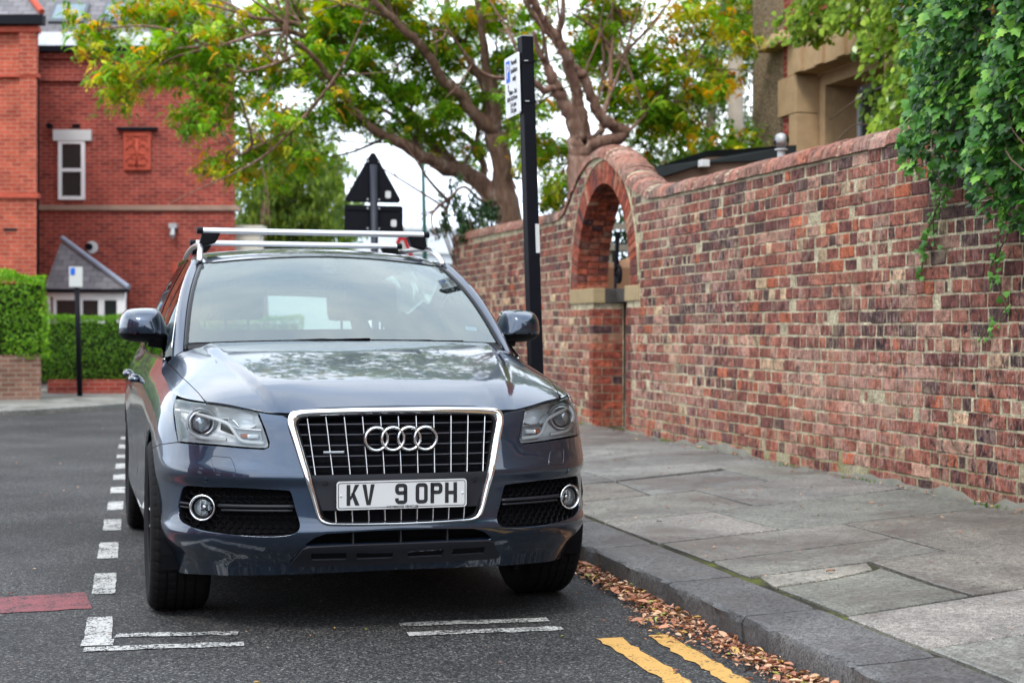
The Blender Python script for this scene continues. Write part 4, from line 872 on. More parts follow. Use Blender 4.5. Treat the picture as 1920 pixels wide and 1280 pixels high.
# ================================================================ trees, hedges, ivy (limb paths and crown masses in metres)
LIMBS1 = [[(5.84,21.74,2.38,0.26),(5.7,21.78,3.05,0.23),(5.62,21.7,3.48,0.2),(5.44,21.55,4.12,0.18)],[(5.78,21.76,2.7,0.24),(5.61,21.91,3.1,0.2),(5.26,22.0,3.46,0.16),(4.88,21.9,3.59,0.14),(4.41,21.61,3.69,0.11),(3.89,21.23,3.9,0.09),(3.57,21.01,4.0,0.08),(3.29,20.67,4.16,0.07),(2.97,20.34,4.42,0.06),(2.69,20.01,4.7,0.045),(2.37,19.68,4.91,0.03)],[(5.44,21.55,4.12,0.15),(5.12,21.43,4.32,0.12),(4.86,21.29,4.6,0.1),(4.6,21.16,4.76,0.09),(4.31,20.92,5.08,0.08),(4.07,20.68,5.24,0.075),(3.75,20.56,5.46,0.065),(3.45,20.33,5.65,0.06),(3.21,20.19,5.9,0.05)],[(5.41,21.56,4.16,0.12),(5.41,21.77,4.73,0.1),(5.24,21.92,5.07,0.08),(5.12,22.16,5.42,0.065),(4.98,22.41,5.86,0.055),(4.93,22.53,6.36,0.045)],[(5.46,21.54,4.16,0.12),(5.42,21.35,4.52,0.1),(5.3,21.28,4.81,0.085),(5.14,21.02,5.37,0.065),(5.02,20.85,5.85,0.05),(4.96,20.76,6.06,0.045)],[(5.01,21.97,3.55,0.12),(4.82,22.33,3.88,0.11),(4.64,22.49,4.07,0.1),(4.31,22.27,4.41,0.09),(4.04,22.03,4.58,0.085),(3.85,21.77,4.82,0.08),(3.5,21.45,5.07,0.07),(3.08,21.15,5.25,0.055),(2.58,20.87,5.37,0.045),(1.87,20.54,5.37,0.03)],[(4.0,21.93,4.62,0.07),(3.64,21.41,4.79,0.065),(3.31,21.19,4.9,0.06),(2.9,20.99,5.1,0.055),(2.42,20.7,5.23,0.045),(2.07,20.38,5.18,0.035),(1.65,20.08,4.98,0.025),(1.3,19.86,4.82,0.018)],[(2.83,21.01,5.02,0.035),(2.58,20.76,4.98,0.03),(2.34,20.51,4.85,0.028),(2.02,20.29,4.68,0.022),(1.73,20.06,4.56,0.018)],[(2.97,20.34,4.42,0.035),(2.72,20.2,4.28,0.03),(2.42,20.07,3.93,0.025),(2.06,19.96,3.69,0.02),(1.64,19.86,3.46,0.015)],[(4.38,21.62,3.73,0.05),(4.31,22.06,4.1,0.045),(4.09,22.43,4.42,0.04),(3.88,22.79,4.58,0.03),(3.52,23.1,4.73,0.02)],[(5.38,21.97,3.38,0.07),(5.45,22.27,3.77,0.06),(5.28,22.42,4.09,0.05),(5.07,22.58,4.28,0.035)],[(5.52,21.73,3.08,0.035),(5.2,21.4,3.09,0.03),(4.93,21.26,3.26,0.025),(4.72,21.21,3.08,0.02),(4.63,21.13,2.86,0.012)]]
LIMBS2 = [[(5.73,18.15,2.54,0.24),(5.71,18.16,3.07,0.22),(5.7,18.16,3.4,0.2),(5.65,18.07,3.58,0.17)],[(5.65,18.07,3.58,0.14),(5.53,18.01,3.87,0.115),(5.37,17.94,4.09,0.1),(5.26,17.87,4.27,0.09),(5.14,17.8,4.45,0.055),(5.03,17.73,4.59,0.04),(4.95,17.65,4.8,0.03)],[(5.28,17.87,4.17,0.06),(5.13,17.8,4.13,0.05),(4.97,17.74,4.22,0.045),(4.79,17.69,4.28,0.035),(4.58,17.53,4.19,0.02)],[(5.77,18.15,3.59,0.12),(5.68,18.07,3.89,0.095),(5.58,17.99,4.2,0.085),(5.41,17.83,4.56,0.08),(5.28,17.77,4.76,0.075),(5.1,17.71,4.95,0.07),(4.9,17.56,5.16,0.065),(4.8,17.49,5.39,0.05)],[(5.78,18.14,3.54,0.12),(6.1,18.26,3.61,0.11),(6.35,18.3,3.72,0.1),(6.17,18.25,3.78,0.095),(6.0,18.19,3.87,0.09),(5.86,18.13,4.07,0.08),(5.72,18.06,4.32,0.075),(5.59,17.99,4.45,0.07),(5.34,17.85,4.69,0.06),(5.25,17.78,4.84,0.05)],[(6.07,18.48,3.72,0.05),(6.19,18.66,4.06,0.045),(6.29,18.74,4.32,0.04),(6.36,18.93,4.9,0.035),(6.41,19.03,5.55,0.03),(6.42,19.02,5.76,0.03)],[(6.37,19.34,4.41,0.035),(6.43,19.43,4.85,0.03),(6.41,19.54,5.37,0.028),(6.41,19.65,5.83,0.025)],[(5.3,17.76,4.84,0.045),(5.31,17.66,4.95,0.04),(5.29,17.56,5.18,0.035),(5.26,17.57,5.38,0.03)],[(6.37,18.3,3.72,0.03),(6.76,18.71,4.02,0.022),(7.1,19.04,4.39,0.018),(7.59,19.33,4.75,0.012)],[(6.49,19.0,5.48,0.02),(6.66,19.16,5.17,0.02),(6.97,19.4,5.55,0.015),(7.07,19.47,5.83,0.012)]]
BLOBS = [(-0.12,20.76,5.1,0.29,0.21,0.75),(0.43,21.13,5.45,0.58,0.27,0.5),(0.86,20.49,4.84,0.6,0.35,0.25),(0.25,20.24,4.42,0.29,0.26,0.55),(0.16,20.16,4.13,0.12,0.14,0.6),(1.22,20.19,4.39,0.42,0.42,0.15),(1.02,19.93,3.85,0.23,0.18,0.1),(1.52,20.94,5.27,0.58,0.43,0.45),(1.92,20.63,4.63,0.43,0.39,0.3),(2.4,21.12,5.5,0.52,0.33,0.35),(2.94,21.29,5.42,0.52,0.41,0.2),(2.56,20.66,4.77,0.43,0.29,0.2),(2.15,20.14,3.96,0.32,0.2,0.4),(1.79,20.03,3.52,0.42,0.29,0.6),(1.41,19.92,3.24,0.23,0.14,0.9),(2.35,20.4,3.47,0.36,0.28,0.3),(3.22,20.9,4.8,0.44,0.44,0.1),(3.55,21.34,5.57,0.53,0.38,0.15),(3.62,21.31,4.4,0.45,0.34,0.15),(4.23,21.67,5.13,0.54,0.46,0.1),(4.45,21.6,4.13,0.46,0.22,0.15),(4.71,21.54,5.52,0.54,0.46,0.3),(5.19,22.03,4.53,0.48,0.48,0.1),(4.57,21.58,4.63,0.46,0.46,0.05),(5.15,21.22,5.71,0.46,0.38,0.6),(5.54,21.32,5.13,0.39,0.46,0.2),(5.57,20.28,5.47,0.37,0.37,0.3),(5.44,19.27,4.11,0.28,0.42,0.15),(5.76,20.22,3.63,0.33,0.37,0.3),(5.71,19.19,3.13,0.21,0.21,0.5),(6.58,19.49,5.3,0.36,0.32,0.5),(6.73,18.93,4.64,0.49,0.42,0.25),(7.45,19.26,5.16,0.54,0.4,0.7),(7.1,18.83,4.22,0.6,0.35,0.45),(7.68,18.68,4.64,0.39,0.28,0.8),(6.79,19.43,4.12,0.43,0.29,0.1),(7.56,19.23,3.94,0.54,0.32,0.5),(7.79,18.95,3.59,0.39,0.2,0.4),(7.21,19.83,3.71,0.37,0.22,0.2),(5.2,22.44,3.86,0.32,0.24,0.2),(3.04,20.44,5.51,0.43,0.29,0.3),(8.85,20.45,5.76,0.46,0.39,0.4),(5.9,22.25,4.35,0.24,0.4,0.2),(0.97,21.5,5.65,0.44,0.22,0.4),(2.66,20.32,4.4,0.28,0.18,0.3),(6.02,19.13,5.41,0.42,0.28,0.3),(3.82,20.75,5.62,0.44,0.29,0.35),(6.54,20.54,5.05,0.38,0.53,0.1),(3.04,20.43,4.11,0.29,0.16,0.1),(2.75,20.4,3.99,0.21,0.11,0.2)]
BUSH = [(5.0,21.24,2.88,0.34,0.34),(5.42,21.65,2.96,0.31,0.31),(4.91,21.16,2.64,0.27,0.23),(4.74,21.1,2.98,0.17,0.21),(6.1,20.64,2.97,0.23,0.26),(6.1,21.16,3.13,0.22,0.23)]
MIDTREE = [(4.94,42.18,5.45,1.11,1.11),(4.23,42.36,4.71,0.88,0.88),(5.65,41.98,4.57,0.88,0.88),(4.8,42.2,3.97,1.33,0.74),(6.08,41.86,3.83,0.74,0.59),(5.08,42.15,6.33,0.66,0.59),(3.95,42.43,3.83,0.88,0.59),(5.94,41.91,5.6,0.52,0.59)]
FARTREE = [(13.34,31.69,7.53,0.72,1.31),(12.65,31.86,5.97,0.72,0.95),(13.39,30.63,6.07,0.46,0.93),(12.43,32.94,5.13,0.98,0.37),(13.62,30.58,7.69,0.69,0.69)]
IVY_POLY = [(8.17,3.37),(8.23,3.0),(8.34,2.73),(8.23,2.44),(8.04,2.26),(8.09,2.12),(7.89,2.09),(7.71,2.18),(7.57,2.08),(7.41,2.02),(7.3,1.79),(7.15,1.72),(7.05,1.83),(6.38,1.73),(6.39,2.96)]
IVY_STRANDS = [[(8.27,2.28),(8.16,2.1),(8.13,1.94),(8.27,1.82),(8.37,1.67),(8.4,1.55)],[(8.19,2.23),(8.01,2.06),(8.16,1.91),(8.19,1.72)],[(7.53,1.93),(7.46,1.77),(7.5,1.63),(7.52,1.48),(7.48,1.33),(7.63,1.24),(7.73,1.15)],[(8.48,2.41),(8.54,2.36),(8.41,2.29)],[(7.37,1.85),(7.42,1.71),(7.55,1.57),(7.58,1.44)]]
CLIMB_POLY = [(16.53,4.72),(15.89,4.85),(15.62,5.27),(12.9,4.65),(12.89,3.03),(14.36,3.29),(14.72,3.56),(14.48,3.84),(14.6,4.16),(15.1,4.45),(15.89,4.51)]
def tree(name, base, limbs, label, cat='tree'):
    t = empty(name, base, label, cat); mb = MB()
    for lb in limbs:
        P = catmull([p[:3] for p in lb], 5); r = np.interp(np.linspace(0, len(lb) - 1, len(P)), range(len(lb)), [p[3] for p in lb]) * .82
        P = P + rng.normal(0, .012, P.shape) * (r[:, None] > .04); mb.tube(P, r * rng.uniform(.93, 1.07, len(r)), 9)
    return t, mb
def spray_template():
    T, F = [], []
    for i in range(7):      # drooping rachis with leaflets along it
        t = i / 6; cx, cz = .42 * t, -.42 * t * t - .02 * t
        for sd in (-1, 1) if i < 6 else (0,):
            L_ = .34 * (1 - .25 * t); d = np.array([.35, sd * .85, -.42]) if sd else np.array([.6, 0, -.7]); d /= np.linalg.norm(d)
            w_ = np.cross(d, (.3, .2, 1)); w_ /= np.linalg.norm(w_); o = np.array([cx, 0, cz]); n0 = len(T)
            T += [o, o + d * L_ * .45 + w_ * L_ * .21, o + d * L_, o + d * L_ * .45 - w_ * L_ * .21]; F.append((n0, n0 + 1, n0 + 2, n0 + 3))
    return np.array(T), F
ST, SF = spray_template()
def crown_cols(n, yl):
    u = rng.random(n); isy = u < yl * .62
    gcol = np.array([(.13, .29, .02), (.20, .40, .025), (.31, .48, .03), (.075, .19, .018), (.40, .50, .035)])[rng.choice(5, n, p=[.32, .28, .18, .12, .10])]
    ycol = np.array([(.62, .50, .03), (.72, .38, .03), (.50, .48, .03), (.70, .27, .03)])[rng.choice(4, n, p=[.35, .22, .33, .10])]
    return np.where(isy[:, None], ycol, gcol) * rng.uniform(.8, 1.25, (n, 1))
def limb_pts(limbs): return np.array([p[:3] for lb in limbs for p in catmull([q[:3] for q in lb], 4)])
L1, L2 = limb_pts(LIMBS1), limb_pts(LIMBS2)
t1, mb1 = tree('tree', (5.5, 21.9, .2), LIMBS1, 'large brown limbed tree leaning over the street from behind the wall end')
t2, mb2 = tree('tree', (5.9, 18.1, .2), LIMBS2, 'brown many stemmed tree standing directly behind the brick archway')
mb1.tube([(5.45, 21.9, .1), (5.42, 21.9, 1.2), LIMBS1[0][0][:3]], [.36, .30, .26], 10); mb2.tube([(5.95, 18.1, .1), (5.95, 18.1, 1.4), LIMBS2[0][0][:3]], [.34, .27, .24], 10)
def twigs(mb, limbs, n, seed):      # slender side branches fanning upwards from the limbs
    r_ = np.random.default_rng(seed)
    for _ in range(n):
        lb = limbs[r_.integers(1, len(limbs))]; c = catmull([q[:3] for q in lb], 5); i = r_.integers(2, len(c) - 1); p = c[i]; d = c[i] - c[i - 1]; d /= np.linalg.norm(d) + 1e-9
        v = d * .5 + r_.normal(0, .55, 3) + np.array([0, 0, .75]); v /= np.linalg.norm(v); L_ = r_.uniform(.5, 1.7); q = p + v * L_ * .5 + r_.normal(0, .05, 3); e = p + v * L_ + np.array([0, 0, .12]) + r_.normal(0, .12, 3)
        cc2 = catmull([p, q, e], 5); r0 = r_.uniform(.014, .032); mb.tube(cc2, np.linspace(r0, r0 * .35, len(cc2)), 6, cap=False)
        for _k in range(3): a = cc2[r_.integers(4, len(cc2) - 1)]; e2 = a + (v + r_.normal(0, .6, 3)) * L_ * .35; mb.tube(catmull([a, (a + e2) / 2 + r_.normal(0, .03, 3), e2], 3), np.linspace(r0 * .45, .004, 7), 4, cap=False)
twigs(mb1, LIMBS1, 42, 3); twigs(mb2, LIMBS2, 26, 4)
acc = {0: [[], [], [], []], 1: [[], [], [], []]}
for (x, y, z, rx, rz, yl) in BLOBS:
    c = np.array([x, y, z]) * (1.02, 1.02, 1); c[2] = 1.2096 + (z - 1.2096) * 1.02; d1 = np.linalg.norm(L1 - c, axis=1); d2 = np.linalg.norm(L2 - c, axis=1); k = 0 if d1.min() < d2.min() else 1
    src = (L1[d1.argmin()], L2[d2.argmin()])[k]; mb = (mb1, mb2)[k]
    if np.linalg.norm(src - c) > .15:
        m_ = (src + c) / 2 + np.array([0, 0, .18]); mb.tube(catmull([src, m_, c + (0, 0, .05)], 5), np.linspace(.022, .009, 11), 5)
    for _ in range(9):
        e = c + rng.normal(0, 1, 3) * (rx * .6, .5, rz * .6); mb.tube(catmull([c, (c + e) / 2 + (0, 0, .06), e], 3), np.linspace(.009, .004, 7), 4, cap=False)
    n = int(math.pi * rx * rz * 740) + 30
    # clustered sprays: a few sub-clumps so that gaps stay between them
    ncl = max(4, int(n / 34)); cl = c + np.clip(rng.normal(0, .55, (ncl, 3)), -1.15, 1.15) * (rx, .85, rz)
    p = cl[rng.integers(0, ncl, n)] + rng.normal(0, 1, (n, 3)) * (.13, .18, .065)
    acc[k][0].append(p); acc[k][1].append(crown_cols(n, yl)); acc[k][2].append(rng.uniform(.14, .29, n))
for k, (t_, mb) in enumerate(((t1, mb1), (t2, mb2))):
    kid(mb.build('trunk', M['bark'], smooth=True), t_)
    p = np.concatenate(acc[k][0]); n = len(p); nr = np.c_[rng.normal(0, .22, n), rng.normal(0, .22, n), np.ones(n)]
    kid(scatter('crown', ST, SF, p, rot_from(nr, rng.uniform(0, 6.28, n)), np.concatenate(acc[k][2]), M['leaf'], np.concatenate(acc[k][1])), t_)
# the rest of both crowns above and behind the frame, coarse
def coarse_crown(cx, cy, cz, rx, ry, rz, n, par, pal, size=.3, name='upper_crown'):
    ncl = 90; d = rng.normal(0, 1, (ncl, 3)); d /= np.linalg.norm(d, axis=1)[:, None]; cl = np.array([cx, cy, cz]) + d * rng.uniform(.5, 1, (ncl, 1)) * (rx, ry, rz)
    p = cl[rng.integers(0, ncl, n)] + rng.normal(0, .22, (n, 3)) * (min(rx, 1.2), min(ry, 1.2), min(rz, 1.2)); nr = np.c_[rng.normal(0, .3, n), rng.normal(0, .3, n), np.ones(n)]
    c = np.array(pal)[rng.integers(0, len(pal), n)] * rng.uniform(.75, 1.25, (n, 1)); o = scatter(name, ST, SF, p, rot_from(nr, rng.uniform(0, 6.28, n)), rng.uniform(.6, 1.3, n) * size, M['leaf'], c)
    return kid(o, par) if par is not None else o
GP = [(.09, .20, .018), (.14, .28, .02), (.20, .33, .025), (.05, .12, .016), (.45, .40, .03)]
coarse_crown(5.0, 21, 8.6, 3.6, 2.6, 1.1, 2600, t1, GP, .34); coarse_crown(8.6, 19.5, 8.0, 2.4, 2.2, 1.0, 1500, t2, GP, .34)
# willow-like tree and other trees farther off
LQ = np.array([(0, -.5, 0), (.16, 0, .03), (0, .5, 0), (-.16, 0, .03)]); LQF = [(0, 1, 2, 3)]
def mass(name, blobs, dens, size, pal, droop=.8, depth=1.2, mat='leaf', par=None, aspect=1.0):
    P, S = [], []
    for (x, y, z, rx, rz) in blobs:
        n = int(math.pi * rx * rz * dens); ncl = max(6, n // 28); d = rng.normal(0, .55, (ncl, 3)); cl = np.array([x, y, z]) + d * (rx, depth, rz)
        P.append(cl[rng.integers(0, ncl, n)] + rng.normal(0, 1, (n, 3)) * (rx * .13, depth * .15, rz * .17))
    p = np.concatenate(P); n = len(p); a = rng.normal(0, 1, (n, 3)); a[:, 2] *= .4; R = rot_from(a, rng.normal(math.pi, .6, n))
    c = np.array(pal)[rng.integers(0, len(pal), n)] * rng.uniform(.7, 1.3, (n, 1))
    return kid(scatter(name, LQ, LQF, p, R, rng.uniform(.7, 1.3, n) * size, M[mat], c), par)
mt = empty('tree', (4.0, 41.5, 0), 'soft olive green tree beside the red house in the background', 'tree')
mass('crown', MIDTREE, 800, .22, [(.12, .20, .03), (.17, .26, .035), (.24, .31, .05), (.08, .13, .025)], par=mt)
mb = MB(); mb.tube([(4.1, 41.8, 0), (4.0, 41.8, 3), (4.3, 41.7, 6.4)], [.22, .16, .05], 8); kid(mb.build('trunk', M['bark'], smooth=True), mt)
ft = empty('tree', (13.0, 32, 0), 'grey green tree far behind the wall by the telegraph pole', 'tree')
mass('crown', FARTREE, 700, .17, [(.05, .085, .03), (.08, .12, .04), (.12, .16, .06), (.28, .32, .22)], par=ft)
mb = MB(); mb.tube([(13, 32, 0), (13, 32, 4), (13.2, 31.8, 8.2)], [.25, .18, .06], 8); kid(mb.build('trunk', M['bark'], smooth=True), ft)
bs = empty('laurel_bush', (5.4, 21.5, .2), 'dark glossy laurel bush growing at the foot of the trees', 'bush')
mass('foliage', BUSH, 1500, .10, [(.018, .05, .014), (.03, .075, .018), (.05, .11, .025), (.012, .035, .012)], depth=.35, mat='ivy', par=bs)
mb = MB()
for i in range(9): a = rng.uniform(0, 6.28); mb.tube(catmull([(5.3, 21.5, .2), (5.3 + .2 * math.cos(a), 21.5 + .2 * math.sin(a), 1.4), (5.1 + .5 * math.cos(a), 21.5 + .4 * math.sin(a), 2.8)], 4), np.linspace(.03, .008, 9), 5)
kid(mb.build('stems', M['twig'], smooth=True), bs)
gsx = empty('garden_shrubs', (6.9, 20.5, .2), 'dark green shrubs glimpsed through the brick archway', 'shrub')
mass('foliage', [(6.6, 20.3, 2.2, .9, .9), (7.4, 20.0, 2.6, .9, .8), (6.9, 20.4, 1.2, 1.1, .8)], 700, .12, [(.02, .05, .014), (.035, .08, .02), (.06, .12, .03)], depth=.4, par=gsx)
mb = MB(); mb.tube([(6.8, 20.5, .2), (6.9, 20.4, 2.4)], .05, 6); kid(mb.build('stems', M['twig']), gsx)
# ---- clipped hedges
def hedge(name, p, q, z0, z1, th, label, pal, bulge=.12, dens=950, lf=.05):
    m = frame_axes(p, q); Ln = math.hypot(q[0] - p[0], q[1] - p[1]); t = empty(name, (p[0], p[1], 0), label, 'hedge')
    def surf(n):
        A = np.array([Ln * (z1 - z0), Ln * th, th * (z1 - z0)]); k = rng.choice(3, n, p=A / A.sum()); u, v = rng.random(n), rng.random(n)
        x = np.where(k == 2, np.where(rng.random(n) < .6, Ln, 0.), u * Ln); y = np.where(k == 0, 0., np.where(k == 1, v * th, u * th)); z = np.where(k == 1, z1, z0 + v * (z1 - z0))
        N = np.stack([np.where(k == 2, 1., 0), np.where(k == 0, -1., 0), np.where(k == 1, 1., 0)], 1); return np.stack([x, y, z], 1), N
    def bump_(P, N):
        h_ = (np.sin(P[:, 0] * 5.1 + P[:, 2] * 2) * np.sin(P[:, 2] * 5.7 + 1 + P[:, 0]) + .5 * np.sin(P[:, 0] * 11 + P[:, 1] * 9)) * bulge * .5
        rz_ = np.clip((P[:, 2] - z0) / (z1 - z0), 0, 1); rnd = -.16 * (rz_ ** 6)                       # rounded shoulders
        Q = P + N * h_[:, None]; Q[:, 1] = np.where(N[:, 1] < 0, Q[:, 1] - rnd - .10 * np.sin(rz_ * 3.1), Q[:, 1])
        e = np.clip(1 - P[:, 1] / .18, 0, 1); Q[:, 2] = np.where(N[:, 2] > 0, Q[:, 2] - .10 * e ** 2, Q[:, 2]); return Q
    n = int((Ln * (z1 - z0) + Ln * th) * dens); P, N = surf(n); Q = bump_(P, N); Q -= N * np.abs(rng.normal(0, .035, n))[:, None]
    W = np.array(m.to_3x3()); Q = Q @ W.T + np.array(m.translation); Nw = N @ W.T + rng.normal(0, .65, (n, 3))
    c = np.array(pal)[rng.integers(0, len(pal), n)] * rng.uniform(.7, 1.3, (n, 1))
    kid(scatter('foliage', LQ, LQF, Q, rot_from(Nw, rng.uniform(0, 6.28, n)), rng.uniform(.6, 1.4, n) * lf, M['leaf'], c), t)
    mb = MB(); mb.box((.06, .10, z0 + .02), (Ln - .08, th - .05, z1 - .14)); o = mb.build('shade_core', simple(name + '_shade', (.012, .022, .006), 1.0)); o.parent = t; o.matrix_local = t.matrix_basis.inverted() @ m  # plain dark box, the shade inside the hedge is put into its colour
    return t
HP = [(.13, .30, .02), (.19, .39, .03), (.26, .46, .04), (.08, .20, .018)]; HP2 = [(.10, .24, .02), (.14, .30, .025), (.06, .16, .016), (.19, .37, .03)]
hedge('hedge', (-6.5, 23.85), (-.92, 25.05), .74, 2.06, 1.2, 'tall bright green clipped hedge bulging over old brown wall', HP, .16, 1500, .07)
hedge('hedge', (-1.3, 27.35), (3.3, 26.75), .30, 1.45, .9, 'long low green clipped hedge along red house front', HP2, .05, 1700, .055)
# ---- ivy
def ivy_template():
    out = [(.0, .0), (.16, -.10), (.42, -.02), (.52, .16), (.33, .30), (.40, .52), (.20, .58), (.0, 1.0)]
    pts = out + [(-x, y) for x, y in out[-2:0:-1]]; T = [(0, .38, .07)] + [(x, y, -.16 * abs(x) - (.10 * max(y - .5, 0)) + (.05 if i == 7 else 0)) for i, (x, y) in enumerate(pts)]
    n = len(pts); return np.array(T) - (0, .1, 0), [(0, 1 + i, 1 + (i + 1) % n) for i in range(n)]
IT, IF = ivy_template()
def in_poly(P, poly):
    x, y = P[:, 0], P[:, 1]; ins = np.zeros(len(P), bool); k = len(poly)
    for i in range(k):
        (x0, y0), (x1, y1) = poly[i], poly[(i + 1) % k]
        c = ((y0 > y) != (y1 > y)) & (x < (x1 - x0) * (y - y0) / (y1 - y0 + 1e-12) + x0); ins ^= c
    return ins
def hang_rot(nrm, roll):
    """leaf frames: z = face normal, y (tip) points down the hanging direction"""
    n = nrm / np.linalg.norm(nrm, axis=1)[:, None]; dn = np.array([[0, .0, -1.0]]) + 0 * n; y = dn - n * (dn * n).sum(1)[:, None]; y /= np.linalg.norm(y, axis=1)[:, None] + 1e-9; x = np.cross(y, n)
    c, s = np.cos(roll)[:, None], np.sin(roll)[:, None]; return np.stack([x * c + y * s, -x * s + y * c, n], 2)
iv = empty('ivy', (WX, 7.5, 2.4), 'glossy dark green ivy hanging over the brick wall at right', 'ivy')
n = 20000; P = np.c_[rng.uniform(6.2, 8.7, n), rng.uniform(1.6, 4.3, n)]; poly = [(a, b) for a, b in IVY_POLY]; poly[0] = (8.05, 4.4); poly[-1] = (6.1, 4.4)
P = P + rng.normal(0, .03, P.shape); P = P[in_poly(P, poly)]; n = len(P)
def ivx(Y, Z): return 4.66 - .20 * np.sin((Y - 6) * 2.6 + Z * 1.7) * .5 - .16 * np.clip((Z - 2.0), 0, 1) + .12 * np.sin(Y * 7 + Z * 5)
layer = rng.random(n) ** 1.6; X = ivx(P[:, 0], P[:, 1]) + layer * .30
X = np.where(P[:, 1] < 2.45, np.minimum(X, WX - .03), X)
nr = np.c_[-np.ones(n), rng.normal(-.35, .55, n), rng.normal(.55, .5, n)]
ic = np.array([(.040, .145, .020), (.062, .20, .026), (.10, .27, .034), (.018, .07, .015), (.17, .37, .045), (.25, .46, .06)])[rng.choice(6, n, p=[.24, .26, .22, .13, .10, .05])] * rng.uniform(.8, 1.2, (n, 1))
pp = np.c_[X, P]; rr = hang_rot(nr, rng.normal(0, .55, n)); ss = rng.uniform(.024, .05, n) * np.where(rng.random(n) < .35, 1.75, 1.0)
SP, SN, SC, SS = [], [], [], []; mb = MB()
for k_, s_ in enumerate(IVY_STRANDS):
    c = catmull([(WX - .05 - .03 * math.sin(i), y, z) for i, (y, z) in enumerate(s_)], 8); mb.tube(c, .0045, 5)
    nn = int(len(c) * (1.4 if k_ in (0, 1) else 1.0)); 
    idx = (rng.random(nn) ** (1.0 if k_ != 2 else 1.6) * (len(c) - 1)).astype(int); SP.append(c[idx] + rng.normal(0, .022, (nn, 3)) * (.6, 1, 1)); SN.append(np.c_[-np.ones(nn), rng.normal(-.3, .6, nn), rng.normal(.3, .5, nn)]); SC.append(np.tile((.10, .28, .035), (nn, 1)) * rng.uniform(.6, 1.5, (nn, 1))); SS.append(rng.uniform(.022, .05, nn))
for _ in range(9):       # woody stems inside the mass
    y0, z0 = rng.uniform(6.4, 8.0), rng.uniform(2.4, 3.6); c = catmull([(4.62 + .1 * rng.random(), y0, z0), (4.55, y0 + rng.normal(0, .2), z0 - .25), (4.6, y0 + rng.normal(0, .3), z0 - .5)], 5); mb.tube(c, .005, 5)
kid(mb.build('stems', M['twig'], smooth=True), iv)
p2_, n2_ = np.concatenate(SP), np.concatenate(SN)
pp = np.concatenate([pp, p2_]); rr = np.concatenate([rr, hang_rot(n2_, rng.normal(0, .8, len(n2_)))]); ss = np.r_[ss, np.concatenate(SS)]; ic = np.concatenate([ic, np.concatenate(SC)])
kid(scatter('leaves', IT, IF, pp, rr, ss, M['ivy'], ic, smooth=True), iv)
# inner ivy leaves on the wall top, interior shade put into their colour
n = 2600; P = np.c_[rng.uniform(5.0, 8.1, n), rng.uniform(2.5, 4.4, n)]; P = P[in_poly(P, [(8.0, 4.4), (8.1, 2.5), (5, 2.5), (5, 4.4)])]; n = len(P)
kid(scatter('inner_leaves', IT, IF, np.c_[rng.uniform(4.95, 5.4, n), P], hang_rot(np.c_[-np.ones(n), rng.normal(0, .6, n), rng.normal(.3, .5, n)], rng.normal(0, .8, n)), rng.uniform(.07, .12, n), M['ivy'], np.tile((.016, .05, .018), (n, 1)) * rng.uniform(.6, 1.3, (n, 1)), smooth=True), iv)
# ---- pale green climber on the house
cl = empty('climbing_shrub', (8.3, 14, 3), 'light green climbing shrub with small white flowers on house wall', 'climber')
OT = np.array([(0, 0, .03), (0, -.45, 0), (.27, -.15, -.03), (.25, .2, -.03), (0, .55, -.02), (-.25, .2, -.03), (-.27, -.15, -.03)]); OF = [(0, 1 + i, 1 + (i + 1) % 6) for i in range(6)]
n = 17000; P = np.c_[rng.uniform(12.6, 17, n), rng.uniform(2.6, 5.6, n)]; cp = [(16.75, 4.62), (16.2, 5.05), (15.7, 5.6), (12.5, 5.6), (12.5, 2.6), (14.2, 2.9), (14.45, 3.5), (14.15, 3.9), (14.35, 4.15), (15.0, 4.42), (15.6, 4.58), (16.2, 4.50)]
P = P[in_poly(P, cp)]; nc = 420; cc_ = P[rng.integers(0, len(P), nc)]; n = len(P); P = .35 * P + .65 * cc_[rng.integers(0, nc, n)] if False else P
X = 7.55 + .5 * rng.random(n) ** 1.5 + .18 * np.sin(P[:, 0] * 6 + P[:, 1] * 5)
keep = (np.sin(P[:, 0] * 7.3 + 1.1 * np.sin(P[:, 1] * 6)) * np.sin(P[:, 1] * 8.1 + P[:, 0]) > -.80); P, X = P[keep], X[keep]; n = len(P)
lc = np.array([(.17, .29, .02), (.25, .38, .03), (.34, .46, .045), (.06, .12, .012), (.66, .72, .45)])[rng.choice(5, n, p=[.33, .33, .2, .11, .03])] * rng.uniform(.8, 1.2, (n, 1))
kid(scatter('leaves', OT, OF, np.c_[X, P], hang_rot(np.c_[-np.ones(n), rng.normal(-.4, .6, n), rng.normal(.6, .5, n)], rng.normal(0, .7, n)), rng.uniform(.06, .12, n), M['leaf'], lc), cl)
mb = MB()
for _ in range(16):
    y0, z0 = rng.uniform(12.8, 15.3), rng.uniform(3.2, 5.2); c = catmull([(8.2, y0, z0), (7.9, y0 + rng.normal(0, .2), z0 + .05), (7.7, y0 + rng.normal(.1, .3), z0 - .15)], 4); mb.tube(c, .008, 4)
kid(mb.build('stems', M['twig'], smooth=True), cl)
# weeds at the wall foot and kerb joints
n = 150; bx_ = rng.choice([6.6, 7.6, 9.1, 10.2, 11.9, 12.8, 15.3, 5.9], n) + rng.normal(0, .06, n)
kp = np.c_[WX - .03 - np.abs(rng.normal(0, .03, n)), bx_, np.full(n, .225)]; tag(scatter('weeds', LQ, LQF, kp, hang_rot(np.c_[rng.normal(-1, .4, n), rng.normal(0, .8, n), rng.normal(.2, .3, n)], rng.normal(math.pi, .6, n)), rng.uniform(.02, .055, n), M['leaf'], np.tile((.11, .20, .03), (n, 1)) * rng.uniform(.6, 1.3, (n, 1))), 'small green weeds sprouting at the foot of the brick wall', 'weeds', kind='stuff')
